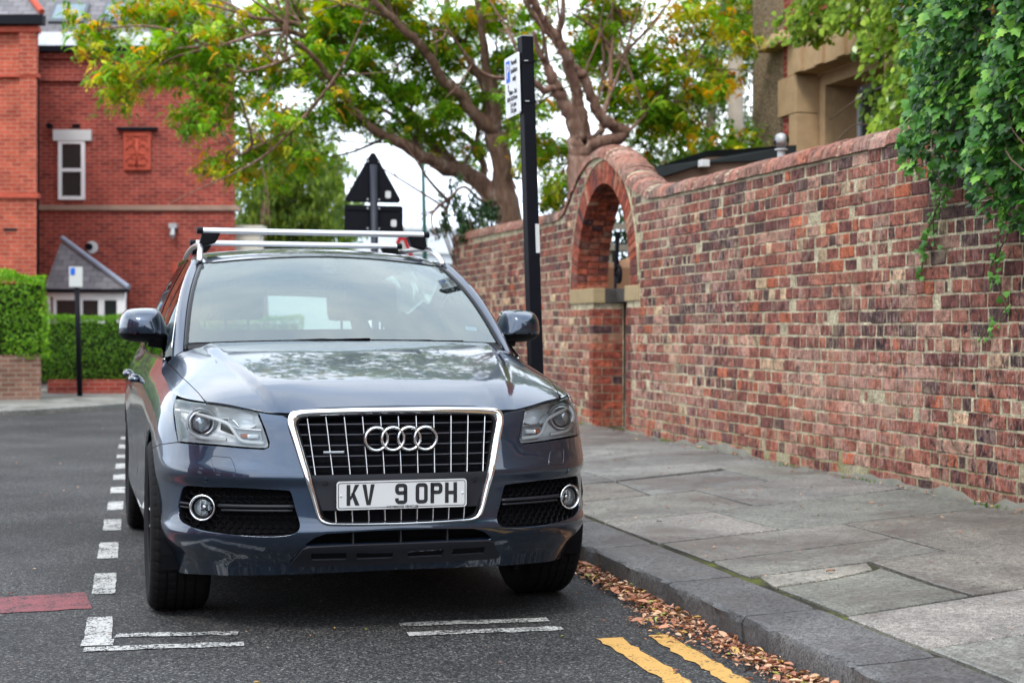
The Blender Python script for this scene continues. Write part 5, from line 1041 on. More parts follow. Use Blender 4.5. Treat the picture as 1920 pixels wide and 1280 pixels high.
# unseen tree added behind the viewpoint to be mirrored in paint and glass
bt = empty('unseen_tree', (7.5, -7, 0), 'unseen dense green tree added behind the viewpoint for reflections', 'tree')
coarse_crown(7.5, -7, 5.0, 3.0, 3.0, 2.4, 2600, bt, GP, .5, 'crown'); mb = MB(); mb.tube([(7.5, -7, 0), (7.5, -7, 4.5)], [.25, .15], 10); kid(mb.build('trunk', M['bark'], smooth=True), bt)
# ================================================================ the parked car
# car frame: x to the right seen from the front, y backwards from the nose, z up, metres
def pchip(xk, yk, x):
    xk, yk = np.asarray(xk, float), np.asarray(yk, float); h = np.diff(xk); d = np.diff(yk, axis=0) / h.reshape((-1,) + (1,) * (yk.ndim - 1))
    m = np.zeros_like(yk); w1 = (2 * h[1:] + h[:-1]); w2 = (h[1:] + 2 * h[:-1]); sh = (-1,) + (1,) * (yk.ndim - 1)
    with np.errstate(divide='ignore', invalid='ignore'): mm = (w1 + w2).reshape(sh) / (w1.reshape(sh) / d[:-1] + w2.reshape(sh) / d[1:])
    m[1:-1] = np.where(d[:-1] * d[1:] > 0, mm, 0); m[0] = d[0]; m[-1] = d[-1]
    x = np.clip(x, xk[0], xk[-1]); i = np.clip(np.searchsorted(xk, x) - 1, 0, len(h) - 1); t = ((x - xk[i]) / h[i]).reshape((-1,) + (1,) * (yk.ndim - 1)); hh = h[i].reshape(t.shape)
    return yk[i] * (2 * t ** 3 - 3 * t * t + 1) + m[i] * hh * (t ** 3 - 2 * t * t + t) + yk[i + 1] * (-2 * t ** 3 + 3 * t * t) + m[i + 1] * hh * (t ** 3 - t * t)
PLAN = [(-.2, .004), (0, 0), (.2, .004), (.4, .028), (.55, .066), (.67, .118), (.77, .195), (.845, .30), (.89, .42), (.918, .58), (.93, .8), (.935, 1.1), (.935, 1.6), (.937, 2.2), (.94, 3.0), (.94, 3.6), (.928, 4.0), (.885, 4.3), (.79, 4.48), (.6, 4.57), (.3, 4.61), (0, 4.62), (-.2, 4.618)]
def _cat(P, n):
    P = np.asarray(P, float); o = []
    for i in range(1, len(P) - 2):
        a, b, c, d = P[i - 1], P[i], P[i + 1], P[i + 2]
        for t in np.linspace(0, 1, n, endpoint=False): o.append(0.5 * (2 * b + (c - a) * t + (2 * a - 5 * b + 4 * c - d) * t * t + (-a + 3 * b - 3 * c + d) * t ** 3))
    o.append(P[-2]); return np.array(o)
_pl = _cat(PLAN, 24)
for _ in range(14): _pl[1:-1] = .25 * _pl[:-2] + .5 * _pl[1:-1] + .25 * _pl[2:]
_sl = np.r_[0, np.cumsum(np.linalg.norm(np.diff(_pl, axis=0), axis=1))]; SMAX = _sl[-1]
_sg = np.linspace(0, SMAX, 1400); _px, _py = np.interp(_sg, _sl, _pl[:, 0]), np.interp(_sg, _sl, _pl[:, 1])
_tx, _ty = np.gradient(_px, _sg), np.gradient(_py, _sg)
_k = np.ones(25) / 25
def _smooth(a, ends=None):
    p = np.r_[2 * a[0] - a[12:0:-1], a, 2 * a[-1] - a[-2:-14:-1]]; return np.convolve(p, _k, 'valid')
_tx, _ty = _smooth(_tx), _smooth(_ty); _n = np.hypot(_tx, _ty); _tx /= _n; _ty /= _n
def s_of_y(y): return float(np.interp(y, _py[:1300], _sg[:1300]))
def s_at(x=None, y=None): return float(np.interp(x, _px[:500], _sg[:500])) if x is not None else s_of_y(y)
PROF = [   # (station s, [(z, offset outwards)])
 (0.0, [(.18, -.115), (.24, -.085), (.30, -.052), (.36, -.01), (.40, .0), (.43, .006), (.46, .0), (.60, .0), (.66, -.008), (.76, -.034), (.84, -.056), (.90, -.075), (1.15, -.14)]),
 (s_at(x=.45), [(.18, -.12), (.24, -.090), (.30, -.057), (.36, -.012), (.395, .004), (.42, .010), (.46, .0), (.50, -.003), (.595, -.005), (.635, .002), (.67, -.008), (.76, -.032), (.84, -.050), (.90, -.070), (1.15, -.14)]),
 (s_at(x=.65), [(.18, -.135), (.24, -.105), (.30, -.066), (.35, -.018), (.385, .006), (.41, .015), (.44, .002), (.50, -.006), (.595, -.010), (.632, .006), (.655, .003), (.70, -.013), (.76, -.032), (.84, -.052), (.90, -.072), (.95, -.095), (1.15, -.16)]),
 (s_at(y=.30), [(.18, -.13), (.24, -.10), (.30, -.060), (.35, -.015), (.385, .006), (.41, .012), (.44, .001), (.50, -.007), (.595, -.011), (.632, .005), (.655, .004), (.70, -.006), (.76, -.018), (.84, -.032), (.90, -.047), (.95, -.08), (1.15, -.2)]),
 (s_at(y=.58), [(.18, -.07), (.24, -.055), (.30, -.035), (.38, -.01), (.45, .0), (.66, .004), (.76, -.002), (.84, -.014), (.90, -.032), (.95, -.058), (1.0, -.10), (1.15, -.2)]),
 (s_at(y=1.1), [(.18, -.06), (.25, -.03), (.32, -.005), (.40, .0), (.66, .0), (.80, -.004), (.88, -.012), (.93, -.024), (.98, -.045), (1.04, -.082), (1.15, -.17)]),
 (s_at(y=1.6), [(.18, -.07), (.25, -.04), (.32, -.008), (.38, -.004), (.50, -.014), (.66, -.012), (.80, -.004), (.90, -.002), (.94, -.006), (1.0, -.030), (1.06, -.068), (1.15, -.12)]),
 (s_at(y=2.9), [(.18, -.07), (.25, -.04), (.32, -.008), (.38, -.004), (.50, -.016), (.66, -.012), (.80, -.004), (.92, .002), (.96, -.003), (1.02, -.030), (1.08, -.066), (1.15, -.11)]),
 (s_at(y=3.7), [(.18, -.05), (.28, -.01), (.38, .004), (.66, .012), (.80, .008), (.92, .0), (.97, -.010), (1.04, -.040), (1.10, -.080), (1.18, -.14)]),
 (s_at(y=4.3), [(.18, -.09), (.28, -.03), (.38, .0), (.60, .008), (.70, .0), (.80, -.02), (.95, -.03), (1.05, -.06), (1.18, -.12)]),
 (SMAX, [(.18, -.12), (.28, -.05), (.38, -.01), (.58, .0), (.66, -.03), (.80, -.05), (.95, -.06), (1.05, -.09), (1.18, -.16)])]
_zg = np.linspace(.15, 1.18, 420)
_O = np.stack([pchip([p[0] for p in pr], [p[1] for p in pr], _zg) for _, pr in PROF])
_kz = np.hanning(15); _kz /= _kz.sum()
_O = np.stack([np.convolve(np.r_[[o[0]] * 7, o, [o[-1]] * 7], _kz, 'valid') for o in _O])
_OT = pchip([p[0] for p in PROF], _O, _sg)       # (1400, 420)
def _lut(s, z):
    a = np.clip(s / SMAX * 1399, 0, 1398.999); b = np.clip((z - .15) / 1.03 * 419, 0, 418.999); i, j = a.astype(int), b.astype(int); u, v = a - i, b - j
    return (_OT[i, j] * (1 - u) * (1 - v) + _OT[i + 1, j] * u * (1 - v) + _OT[i, j + 1] * (1 - u) * v + _OT[i + 1, j + 1] * u * v)
def BODY(p):
    """lower body shell from (arc length along the plan outline, height); negative arc length is the mirrored side"""
    p = np.asarray(p, float); s, z = np.abs(p[:, 0]), p[:, 1]; sg = np.where(p[:, 0] < 0, -1., 1.)
    x, y = np.interp(s, _sg, _px), np.interp(s, _sg, _py); tx, ty = np.interp(s, _sg, _tx), np.interp(s, _sg, _ty); o = _lut(s, z)
    return np.stack([(x + ty * o) * sg, y - tx * o, z], 1)
def sx(x, z):
    """arc length of the front half of the shell where its x equals x at height z"""
    x = np.atleast_1d(np.asarray(x, float)); z = np.broadcast_to(np.asarray(z, float), x.shape); S = np.linspace(0, 1.35, 270); o = []
    for a, b in zip(x, z):
        X = BODY(np.c_[S, np.full(270, b)])[:, 0]; k = int(X.argmax()); o.append(math.copysign(float(np.interp(abs(a), X[:k + 1], S[:k + 1])), a))
    return np.array(o)
def sy(y, z):
    y = np.atleast_1d(np.asarray(y, float)); z = np.broadcast_to(np.asarray(z, float), y.shape); S = np.linspace(.3, SMAX - .3, 900); o = []
    for a, b in zip(y, z): Y = BODY(np.c_[S, np.full(900, b)])[:, 1]; o.append(float(np.interp(a, Y, S)))
    return np.array(o)
# shoulder line where the bonnet and the glasshouse start
_top = [(0, .905), (.30, .899), (.40, .886), (.45, .877), (.52, .882), (.60, .894), (.75, .916), (.90, .926), (1.05, .936), (1.25, .958), (1.5, .99), (1.8, 1.03), (s_at(y=1.25), 1.066), (s_at(y=2.2), 1.075), (s_at(y=3.2), 1.092), (s_at(y=4.0), 1.12), (s_at(y=4.35), 1.12), (SMAX, 1.06)]
def ztp(s): return pchip([a for a, _ in _top], [b for _, b in _top], np.abs(np.atleast_1d(s)))
_Ts = np.linspace(0, s_at(y=1.9), 260); _T = BODY(np.c_[_Ts, ztp(_Ts)])
_Tf = np.concatenate([_T[::-1] * (-1, 1, 1), _T[1:]])
def PLANE(x, y):
    zc = pchip([-.2, .075, .2, .4, .7, 1.0, 1.2, 1.5], [.80, .908, .956, 1.011, 1.078, 1.134, 1.166, 1.21], y)
    return zc - .035 * (np.abs(x) / .8) ** 2.4
def BON(p):
    """bonnet as a height over the plan (x, y), falling to the shoulder line at its rim"""
    p = np.asarray(p, float); x, y = p[:, 0], p[:, 1]; P = PLANE(x, y); out = np.empty(len(p))
    for a in range(0, len(p), 2000):
        q = p[a:a + 2000]; A = _Tf[:-1, :2]; Bv = _Tf[1:, :2] - A; L2 = (Bv ** 2).sum(1)
        t = np.clip(((q[:, None] - A[None]) * Bv[None]).sum(2) / L2, 0, 1); D = np.linalg.norm(A[None] + t[..., None] * Bv[None] - q[:, None], axis=2); k = D.argmin(1); ar = np.arange(len(q))
        d = D[ar, k]; tt = t[ar, k]; c = _Tf[k] * (1 - tt)[:, None] + _Tf[k + 1] * tt[:, None]
        drop = PLANE(c[:, 0], c[:, 1]) - c[:, 2]; g = np.clip(1 - d / .26, 0, 1) ** 2.3
        out[a:a + 2000] = P[a:a + 2000] - drop * g
    xc = np.interp(y, [.05, .3, .7, 1.2], [.46, .53, .61, .68]); u = np.clip((xc - np.abs(x) + .022) / .048, 0, 1); fade = np.clip((y - .04) / .25, 0, 1) * np.clip((1.5 - y) / .5, 0, 1)
    out += (.018 * (u * u * (3 - 2 * u))) * fade
    return np.stack([x, y, out], 1)
def WSC(p):
    """windscreen surface, u across in -1..1, v up in 0..1"""
    p = np.asarray(p, float); u, v = p[:, 0], p[:, 1]
    hw = .752 + (.628 - .752) * v + .012 * np.sin(math.pi * v)
    x = u * hw; y = (1.10 + .17 * u ** 2) * (1 - v) + (1.885 + .095 * u ** 2) * v; z = (1.163 - .018 * u ** 2) * (1 - v) + (1.582 - .040 * u ** 2) * v + .026 * np.sin(math.pi * v)
    return np.stack([x, y, z], 1)
def ROOF(p):
    """roof, u across in -1..1, y"""
    p = np.asarray(p, float); u, y = p[:, 0], p[:, 1]
    zc = pchip([1.80, 1.885, 2.1, 2.4, 2.8, 3.3, 3.8, 4.2, 4.35], [1.535, 1.584, 1.622, 1.648, 1.657, 1.643, 1.602, 1.55, 1.51], y); hw = pchip([1.8, 1.95, 2.3, 3.0, 3.6, 4.1, 4.35], [.625, .632, .640, .635, .62, .59, .56], y)
    return np.stack([u * hw, y + .095 * u ** 2 * np.clip((2.6 - y) / .7, 0, 1), zc - .038 * np.abs(u) ** 2.2 - .03 * np.clip((np.abs(u) - .9) / .1, 0, 1) ** 2], 1)
# ---------------------------------------------------------------- car materials
g = G('metallic_paint')
fl_ = g.voro(900, out=1); spn = g.n('SeparateColor'); g.l(fl_, spn.inputs[0])
g.set(Base_Color=g.mix(spn.outputs[0], (.009, .022, .048), (.018, .038, .074)), Metallic=.8, Roughness=.32); g.b.inputs['Specular IOR Level'].default_value = .5; g.b.inputs['Coat Weight'].default_value = 1; g.b.inputs['Coat Roughness'].default_value = .03; g.b.inputs['Coat IOR'].default_value = 1.72
# rain spots on the lacquer: small raised drops
dr = g.voro(70, 'F1', rand=1.0); dm = g.ramp(dr, [(.0, 1), (.16, .6), (.22, 0)]); dn = g.ramp(g.noise(9, 3), [(.45, 0), (.6, 1)])
geo = g.n('NewGeometry'); sn = g.n('SeparateXYZ'); g.l(geo.outputs['Normal'], sn.inputs[0]); up = g.ramp(sn.outputs[2], [(.6, 0), (.85, 1)])
bm_ = g.n('Bump'); bm_.inputs['Strength'].default_value = .35; bm_.inputs['Distance'].default_value = .0012; g.l(g.math('MULTIPLY', g.math('MULTIPLY', dm, dn), up), bm_.inputs['Height']); g.l(bm_.outputs[0], g.b.inputs['Coat Normal']); M['paint'] = g.m
M['plastic'] = simple('black_plastic', (.006, .006, .0075), .5, var=.15, nscale=30, bump=.05, bscale=300)
M['gloss_black'] = simple('gloss_black', (.006, .006, .008), .12, var=.1)
M['slat'] = simple('slat_grey', (.085, .085, .10), .35, .3)
M['grey_plastic'] = simple('dark_grey_plastic', (.016, .0165, .021), .42, var=.1, nscale=40, bump=.04, bscale=400)
M['chrome'] = simple('chrome', (.82, .83, .84), .08, 1.0, var=.03)
M['satin'] = simple('satin_aluminium', (.66, .67, .68), .28, 1.0, var=.04)
M['reflector'] = simple('lamp_reflector', (.84, .87, .90), .32, .3, var=.1, nscale=20)
M['lamp_grey'] = simple('lamp_housing_grey', (.30, .32, .35), .4, .3, var=.1)
M['drl'] = simple('white_light_guide', (.80, .83, .85), .3, var=.03)
M['amber'] = simple('amber_lens', (.45, .14, .06), .25, var=.1)
M['interior'] = simple('dark_cabin_trim', (.05, .05, .052), .8, var=.2, nscale=10)
M['seat'] = simple('black_seat_leather', (.03, .03, .032), .5, var=.2, nscale=12, bump=.1)
M['headliner'] = simple('grey_headliner', (.40, .40, .385), .95, var=.1)
g = G('tyre_rubber'); g.set(Base_Color=g.mix(g.noise(14, 5, .7), (.005, .005, .0055), (.012, .0115, .0115)), Roughness=.72); g.bump(g.noise(160, 3), .15, .002); M['tyre'] = g.m
M['alloy'] = simple('alloy_wheel_grey', (.40, .41, .42), .3, .8, var=.05)
def glass_mat(name, tint, ior=1.5, rough=.0, drops=0.0):
    g = G(name); tr = g.n('BsdfTransparent'); tr.inputs[0].default_value = (*tint, 1); gl = g.n('BsdfGlossy'); gl.inputs['Roughness'].default_value = rough; gl.inputs['Color'].default_value = (.90, .98, .97, 1)
    fr = g.n('Fresnel'); fr.inputs[0].default_value = ior; ms = g.n('MixShader')
    if drops:
        d = g.voro(85, 'F1'); m_ = g.ramp(d, [(0, 1), (.2, .6), (.28, 0)]); n_ = g.ramp(g.noise(7, 3), [(.48, 0), (.6, 1)]); b = g.n('Bump'); b.inputs['Strength'].default_value = drops; b.inputs['Distance'].default_value = .0015
        g.l(g.math('MULTIPLY', m_, n_), b.inputs['Height']); g.l(b.outputs[0], gl.inputs['Normal']); g.l(b.outputs[0], fr.inputs[1])
    g.l(fr.outputs[0], ms.inputs[0]); g.l(tr.outputs[0], ms.inputs[1]); g.l(gl.outputs[0], ms.inputs[2]); g.l(ms.outputs[0], g.out.inputs[0]); return g.m
M['wind_glass'] = glass_mat('windscreen_glass', (.86, .96, .93), 2.25, .0, .35); M['side_glass'] = glass_mat('side_glass', (.16, .18, .175), 1.6); M['lens'] = glass_mat('lamp_lens', (.97, .985, .99), 1.6)
g = G('added_haze_film'); g.t.nodes.remove(g.b); t_ = g.n('BsdfTransparent'); t_.inputs[0].default_value = (1, 1, 1, 1); d_ = g.n('BsdfDiffuse'); d_.inputs[0].default_value = (.62, .74, .74, 1); tl = g.n('BsdfTranslucent'); tl.inputs[0].default_value = (.62, .74, .74, 1)  # thin pale film, haze over the screen put into its colour
a_ = g.n('MixShader'); a_.inputs[0].default_value = .4; g.l(d_.outputs[0], a_.inputs[1]); g.l(tl.outputs[0], a_.inputs[2]); m_ = g.n('MixShader'); g.l(g.ramp(g.noise(2.2, 3), [(.3, .07), (.7, .17)]), m_.inputs[0]); g.l(t_.outputs[0], m_.inputs[1]); g.l(a_.outputs[0], m_.inputs[2]); g.l(m_.outputs[0], g.out.inputs[0]); M['haze'] = g.m
M['plate_white'] = simple('plate_white', (.52, .53, .535), .35, var=.04, nscale=20)

for _n in ('tyre', 'plastic', 'grey_plastic'): M[_n].node_tree.nodes['Principled BSDF'].inputs['Specular IOR Level'].default_value = .1 if _n != 'grey_plastic' else .22
# ---------------------------------------------------------------- surface panels
def resamp(P, step, closed=True):
    P = np.asarray(P, float); out = []; k = len(P)
    for i in range(k if closed else k - 1):
        a, b = P[i], P[(i + 1) % k]; m = max(int(np.ceil(np.linalg.norm(b - a) / step)), 1)
        for t in range(m): out.append(a + (b - a) * t / m)
    if not closed: out.append(P[-1])
    return np.array(out)
def soft(P, n=4): return catmull(P, n, closed=True)
def fnormal(fn, p, h=.004):
    a = fn(p + (h, 0)) - fn(p - (h, 0)); b = fn(p + (0, h)) - fn(p - (0, h)); n = np.cross(a, b); return n / (np.linalg.norm(n, axis=1)[:, None] + 1e-12)
def patch(fn, outline, holes=(), step=.02, off=0.0, flip=False, flange=.012, hflange=None, aspect=(1, 1)):
    """triangulated piece of a surface fn(p)->xyz inside a 2-d outline; its rim is turned inwards"""
    O = resamp(outline, step); Hs = [resamp(h, min(step, .012)) for h in holes]
    lo, hi = O.min(0), O.max(0); gx_, gy_ = np.arange(lo[0] + step * .5, hi[0], step * aspect[0]), np.arange(lo[1] + step * .5, hi[1], step * aspect[1])
    Gp = np.stack(np.meshgrid(gx_, gy_), -1).reshape(-1, 2); keep = in_poly(Gp, O.tolist())
    for h in Hs: keep &= ~in_poly(Gp, h.tolist())
    Gp = Gp[keep]; B = np.concatenate([O] + Hs)
    far = np.array([np.min(((B - q) ** 2).sum(1)) for q in Gp]) > (step * .38) ** 2 if len(Gp) else np.zeros(0, bool)
    pts = np.concatenate([B, Gp[far]]) if len(Gp) else B
    ed, i0 = [], 0
    for l in [O] + Hs: n = len(l); ed += [(i0 + i, i0 + (i + 1) % n) for i in range(n)]; i0 += n
    r = delaunay_2d_cdt([Vector(p) for p in pts], ed, [], 0, 1e-7)
    vs = np.array([v[:] for v in r[0]]); F = np.array(r[2]); c = vs[F].mean(1); ok = in_poly(c, O.tolist())
    for h in Hs: ok &= ~in_poly(c, h.tolist())
    F = F[ok]; N = fnormal(fn, vs) * (-1 if flip else 1); V = fn(vs) + N * off
    tri = V[F]; fnm = np.cross(tri[:, 1] - tri[:, 0], tri[:, 2] - tri[:, 0]); bad = (fnm * N[F].mean(1)).sum(1) < 0; F[bad] = F[bad][:, ::-1]
    Vl, Fl, Nl = [V], [F], [N]; n0 = len(V)
    for li, l in enumerate([O] + Hs):
        fd = flange if li == 0 else (hflange if hflange is not None else flange)
        if not fd: continue
        n = len(l); Nn = fnormal(fn, l) * (-1 if flip else 1); P0 = fn(l) + Nn * off; P1 = P0 - Nn * fd
        T_ = np.roll(P0, -1, 0) - np.roll(P0, 1, 0); T_ /= np.linalg.norm(T_, axis=1)[:, None] + 1e-9; S_ = np.cross(T_, Nn)
        area = .5 * np.sum(l[:, 0] * np.roll(l[:, 1], -1) - l[:, 1] * np.roll(l[:, 0], -1)); S_ *= (1 if area > 0 else -1) * (1 if li == 0 else -1) * (1 if np.dot(np.cross(fn(l + (.004, 0))[0] - fn(l)[0], fn(l + (0, .004))[0] - fn(l)[0]), Nn[0]) > 0 else -1)
        Pm = P0 - Nn * .0015 + S_ * .0012
        Vl += [P0, Pm, P1]; Nl += [Nn * .8 + S_ * .4, Nn * .3 + S_ * .9, S_]; q = np.arange(n); w_ = (q + 1) % n
        f1 = np.stack([n0 + q, n0 + w_, n0 + n + w_, n0 + n + q], 1); f2 = f1 + n
        Q = np.concatenate([f1, f2]); Fl += [Q[:, [0, 1, 2]], Q[:, [0, 2, 3]]]; n0 += 3 * n
    V, N = np.concatenate(Vl), np.concatenate(Nl); F = np.concatenate(Fl); N /= np.linalg.norm(N, axis=1)[:, None] + 1e-9
    tri = V[F]; fnm = np.cross(tri[:, 1] - tri[:, 0], tri[:, 2] - tri[:, 0]); bad = (fnm * N[F].mean(1)).sum(1) < 0; F[bad] = F[bad][:, ::-1]
    return V, F, N
def join(pieces):
    V, F, N, n = [], [], [], 0
    for v, f, k in pieces: V.append(v); F.append(f + n); N.append(k); n += len(v)
    return np.concatenate(V), np.concatenate(F), np.concatenate(N)
def mirx(p): v, f, n = p; return v * (-1, 1, 1), f[:, ::-1], n * (-1, 1, 1)
CAR = empty('parked_car', (1.1164, 5.8903, 0), 'dark blue grey family SUV with roof bars parked facing the viewer by the kerb', 'car', rz=.01895)
def part(name, pcs, mat, parent=None):
    V, F, N = join(pcs if isinstance(pcs, list) else [pcs]); return pmesh(name, V, F, mat, parent or CAR, normals=N)
def cb(mb, name, mat, parent=None, **k):
    o = mb.build(name, mat, **k); o.parent = parent or CAR; return o
def xz(P, eps=0.0):
    P = np.asarray(P, float); return np.c_[sx(P[:, 0], P[:, 1]), P[:, 1]]
def both(P): """closed outline from a half outline that runs from the centre out and back to the centre (x >= 0)"""; P = np.asarray(P, float); return np.concatenate([P, (P * (-1, 1))[::-1]])
def grow(P, d):
    """offset a closed outline outwards by d"""
    P = np.asarray(P, float); T_ = np.roll(P, -1, 0) - np.roll(P, 1, 0); T_ /= np.linalg.norm(T_, axis=1)[:, None] + 1e-9; a = .5 * np.sum(P[:, 0] * np.roll(P[:, 1], -1) - P[:, 1] * np.roll(P[:, 0], -1))
    return P + np.c_[T_[:, 1], -T_[:, 0]] * d * (1 if a > 0 else -1)
HL = [(.845, .906), (.79, .911), (.73, .908), (.632, .896), (.551, .882), (.545, .872), (.526, .820), (.511, .768), (.513, .754), (.528, .747), (.61, .751), (.685, .757), (.765, .760), (.836, .762), (.842, .768), (.853, .885), (.852, .899)]
GO = [(0, .901), (.15, .9005), (.27, .898), (.36, .895), (.405, .890), (.428, .880), (.437, .862), (.436, .829), (.412, .745), (.39, .666), (.362, .578), (.338, .496), (.324, .466), (.300, .450), (.26, .445), (.13, .442), (0, .441)]
GI = [(0, .873), (.15, .8725), (.27, .870), (.34, .868), (.378, .864), (.396, .856), (.403, .842), (.400, .820), (.379, .738), (.36, .661), (.334, .574), (.314, .494), (.302, .471), (.280, .461), (.25, .458), (.13, .456), (0, .455)]
VENT = [(.828, .575), (.818, .588), (.795, .593), (.659, .595), (.55, .592), (.446, .586), (.431, .578), (.424, .560), (.411, .507), (.398, .465), (.397, .443), (.406, .427), (.425, .416), (.46, .409), (.53, .407), (.64, .413), (.76, .425), (.815, .440), (.834, .452), (.842, .475), (.840, .52)]
WASH = [(.726, .706), (.722, .713), (.712, .715), (.665, .712), (.650, .706), (.637, .668), (.637, .658), (.645, .654), (.706, .656), (.716, .662)]
INTK = [(0, .424), (.114, .424), (.297, .417), (.341, .402), (.376, .376), (.37, .366), (.2, .366), (0, .366)]
ac = (.875, .37, .412)      # front wheel arch: centre y, z, radius
def arch_pts(a0, a1, c=ac, n=26): return [(c[0] - c[2] * math.cos(t), c[1] + c[2] * math.sin(t)) for t in np.linspace(a0, a1, n)]
def yz(P): P = np.asarray(P, float); return np.c_[sy(P[:, 0], P[:, 1]), P[:, 1]]
for _i in range(0, 5): HL[_i] = (HL[_i][0], float(ztp(sx([HL[_i][0]], [.91])[0])[0]) - (.0055 if _i else .010))
HLs = xz(soft(HL, 3)); HLg = grow(HLs, .0045)
# bumper: from under the grille round to the wheel arch and up between grille and headlamp
HLs = xz(soft(HL, 3)); HLg = grow(HLs, .0045)
GOs = xz(catmull(GO, 3)); GOg = GOs.copy()
GIs = xz(catmull(GI, 3))
hlb = grow(xz(HL), .006)
top_in = [(s, float(ztp(s)[0]) - .006) for s in np.linspace(float(sx([.455], [.87])[0]), hlb[4][0] - .004, 6)]
front = [tuple(p) for p in GOg[::-1] if p[1] < .868]            # centre bottom of the frame, out and up
inner = [tuple(hlb[i]) for i in range(4, 14)]                    # down the inner edge and along the bottom of the lamp
aw = yz(arch_pts(-.32, .98)); seam = [tuple(yz([(.33, .757)])[0]), tuple(yz([(.458, .741)])[0])]
bot = xz([(.83, .214), (.812, .214), (.728, .228), (.553, .24), (.312, .25), (0, .255)])
half = front + top_in + inner + seam + [tuple(p) for p in aw[::-1]] + [tuple(p) for p in bot]
half = np.array([(max(a, 0), b) for a, b in half]); outl = np.concatenate([half[:-1], (half * (-1, 1))[::-1][1:-1]]) if False else np.concatenate([half, (half * (-1, 1))[::-1]])
_k2 = [0]; 
for i in range(1, len(outl)):
    if np.linalg.norm(outl[i] - outl[_k2[-1]]) > 1e-4: _k2.append(i)
outl = outl[_k2]
VT = xz(soft(VENT, 3)); WS_ = xz(soft(WASH, 3)); IN_ = xz(INTK); INb = np.concatenate([IN_[1:-1], (IN_ * (-1, 1))[::-1][1:-1]])
mrr = lambda P: (np.asarray(P) * (-1, 1))[::-1]
part('front_bumper', [patch(BODY, outl, [VT, mrr(VT), WS_, mrr(WS_), INb], .016, hflange=.022)], M['paint'])
for sg in (1, -1):
    w_ = grow(WS_, -.0022); w_ = w_ if sg > 0 else mrr(w_); part('washer_cover', patch(BODY, w_, (), .016, flange=.006), M['paint'])
# bonnet: inside the shoulder line at the front, inside the shut line along the wings
sT = [s for s in np.linspace(-1, 1, 121) * float(sx([.735], [.915])[0])]
Tp = BODY(np.c_[sT, ztp(sT)])[:, :2]; Tp[:, 1] += .004
shut = [(.739, .27), (.757, .386), (.775, .50), (.790, .617), (.805, .77), (.814, .92), (.826, 1.08), (.833, 1.178)]
shut = [(x, y) for x, y in catmull([(a, b, 0) for a, b in shut], 3)[:, :2]]
rear = [(.806, 1.215), (.765, 1.205), (.70, 1.155), (.55, 1.10), (.35, 1.065), (.15, 1.05), (0, 1.046)]
bon = [tuple(p) for p in Tp] + shut[1:] + rear + [(-x, y) for x, y in rear[::-1][1:]] + [(-x, y) for x, y in shut[::-1][:-1]]
part('bonnet', patch(BON, bon, (), .0135, flange=.014), M['paint'])
# wings: side shell plus the strip beside the bonnet
def tri_strip(fn, n=40):
    """region of the bonnet surface between shut line and shoulder line"""
    y = np.linspace(.268, 1.235, n); xi = np.interp(y, [p[1] for p in shut], [p[0] for p in shut]) + .004
    xo = np.interp(y, _T[:, 1], _T[:, 0]); return [(a, b) for a, b in zip(xi, y)] + [(a, b) for a, b in zip(np.maximum(xo[::-1], xi[::-1] + .001), y[::-1])]
sh_s = [s for s in np.linspace(s_at(y=1.235), float(hlb[0][0]) + .008, 26)]
wing = [tuple(p) for p in yz(arch_pts(.995, math.pi + .30))] + [tuple(yz([(1.325, .235)])[0]), tuple(yz([(1.325, .6)])[0]), tuple(yz([(1.325, .9)])[0]), (s_at(y=1.29), 1.055)] + [(s, float(ztp(s)[0])) for s in sh_s] + [tuple(hlb[-1]), tuple(hlb[-2]), tuple(hlb[-3])] + [(seam[0][0] + .001, seam[0][1] + .004), (seam[1][0], seam[1][1] + .004)]
tipP = [tuple(p) for p in tri_strip(BON)]
for sg in (1, -1):
    a = patch(BODY, wing, (), .022, flange=.012); b = patch(BON, tipP, (), .022, flange=.0)
    pc = [a, b]; pc = pc if sg > 0 else [mirx(q) for q in pc]; part('front_wing', pc, M['paint'])
    # strip of wing above the lamp
# doors, rear quarter, rear bumper, sills
def side_panel(name, P, mat=M['paint'], handle=None):
    o_ = []
    for sg in (1, -1):
        a = patch(BODY, P, (), .035, flange=.010); o = part(name, a if sg > 0 else mirx(a), mat); o_.append(o)
    return o_
def zt(y): return float(ztp(s_at(y=y))[0])
dz = .005
fd = yz([(1.331, .33)] + [(1.331, z) for z in (.5, .7, .9)]).tolist() + [(s_at(y=1.30), 1.05), (s_at(y=1.31), zt(1.31))] + [(s_at(y=y), zt(y)) for y in np.linspace(1.4, 2.33, 10)] + yz([(2.33, .9), (2.33, .6), (2.33, .33)]).tolist()
rd = yz([(2.337, .33), (2.337, .6), (2.337, .9)]).tolist() + [(s_at(y=y), zt(y)) for y in np.linspace(2.337, 3.30, 10)] + yz([(3.36, .9), (3.30, .72), (3.22, .55), (3.17, .33)]).tolist()
D1 = side_panel('front_door', fd); D2 = side_panel('rear_door', rd)
rc = (3.68, .37, .415)
rq = yz([(3.177, .33), (3.227, .55), (3.307, .72), (3.367, .9)]).tolist() + [(s_at(y=y), zt(y)) for y in np.linspace(3.31, 4.33, 10)] + yz([(4.33, .80), (4.33, .64)]).tolist() + yz([(4.06, .62)]).tolist() + yz(arch_pts(.0, 2.49, rc)[::-1]).tolist() + yz([(3.26, .33)]).tolist()
side_panel('rear_wing', rq)
sill = [(s_at(y=y), .324) for y in (1.335, 2.2, 3.2)] + [(s_at(y=y), .2) for y in (3.25, 2.2, 1.30)]
side_panel('sill', sill, M['plastic'])
rb = [(s_at(y=y), .636) for y in (4.07, 4.33, 4.5)] + [(SMAX - .0, .66), (SMAX - .0, .25), (s_at(y=4.45), .25), (s_at(y=4.13), .30)]
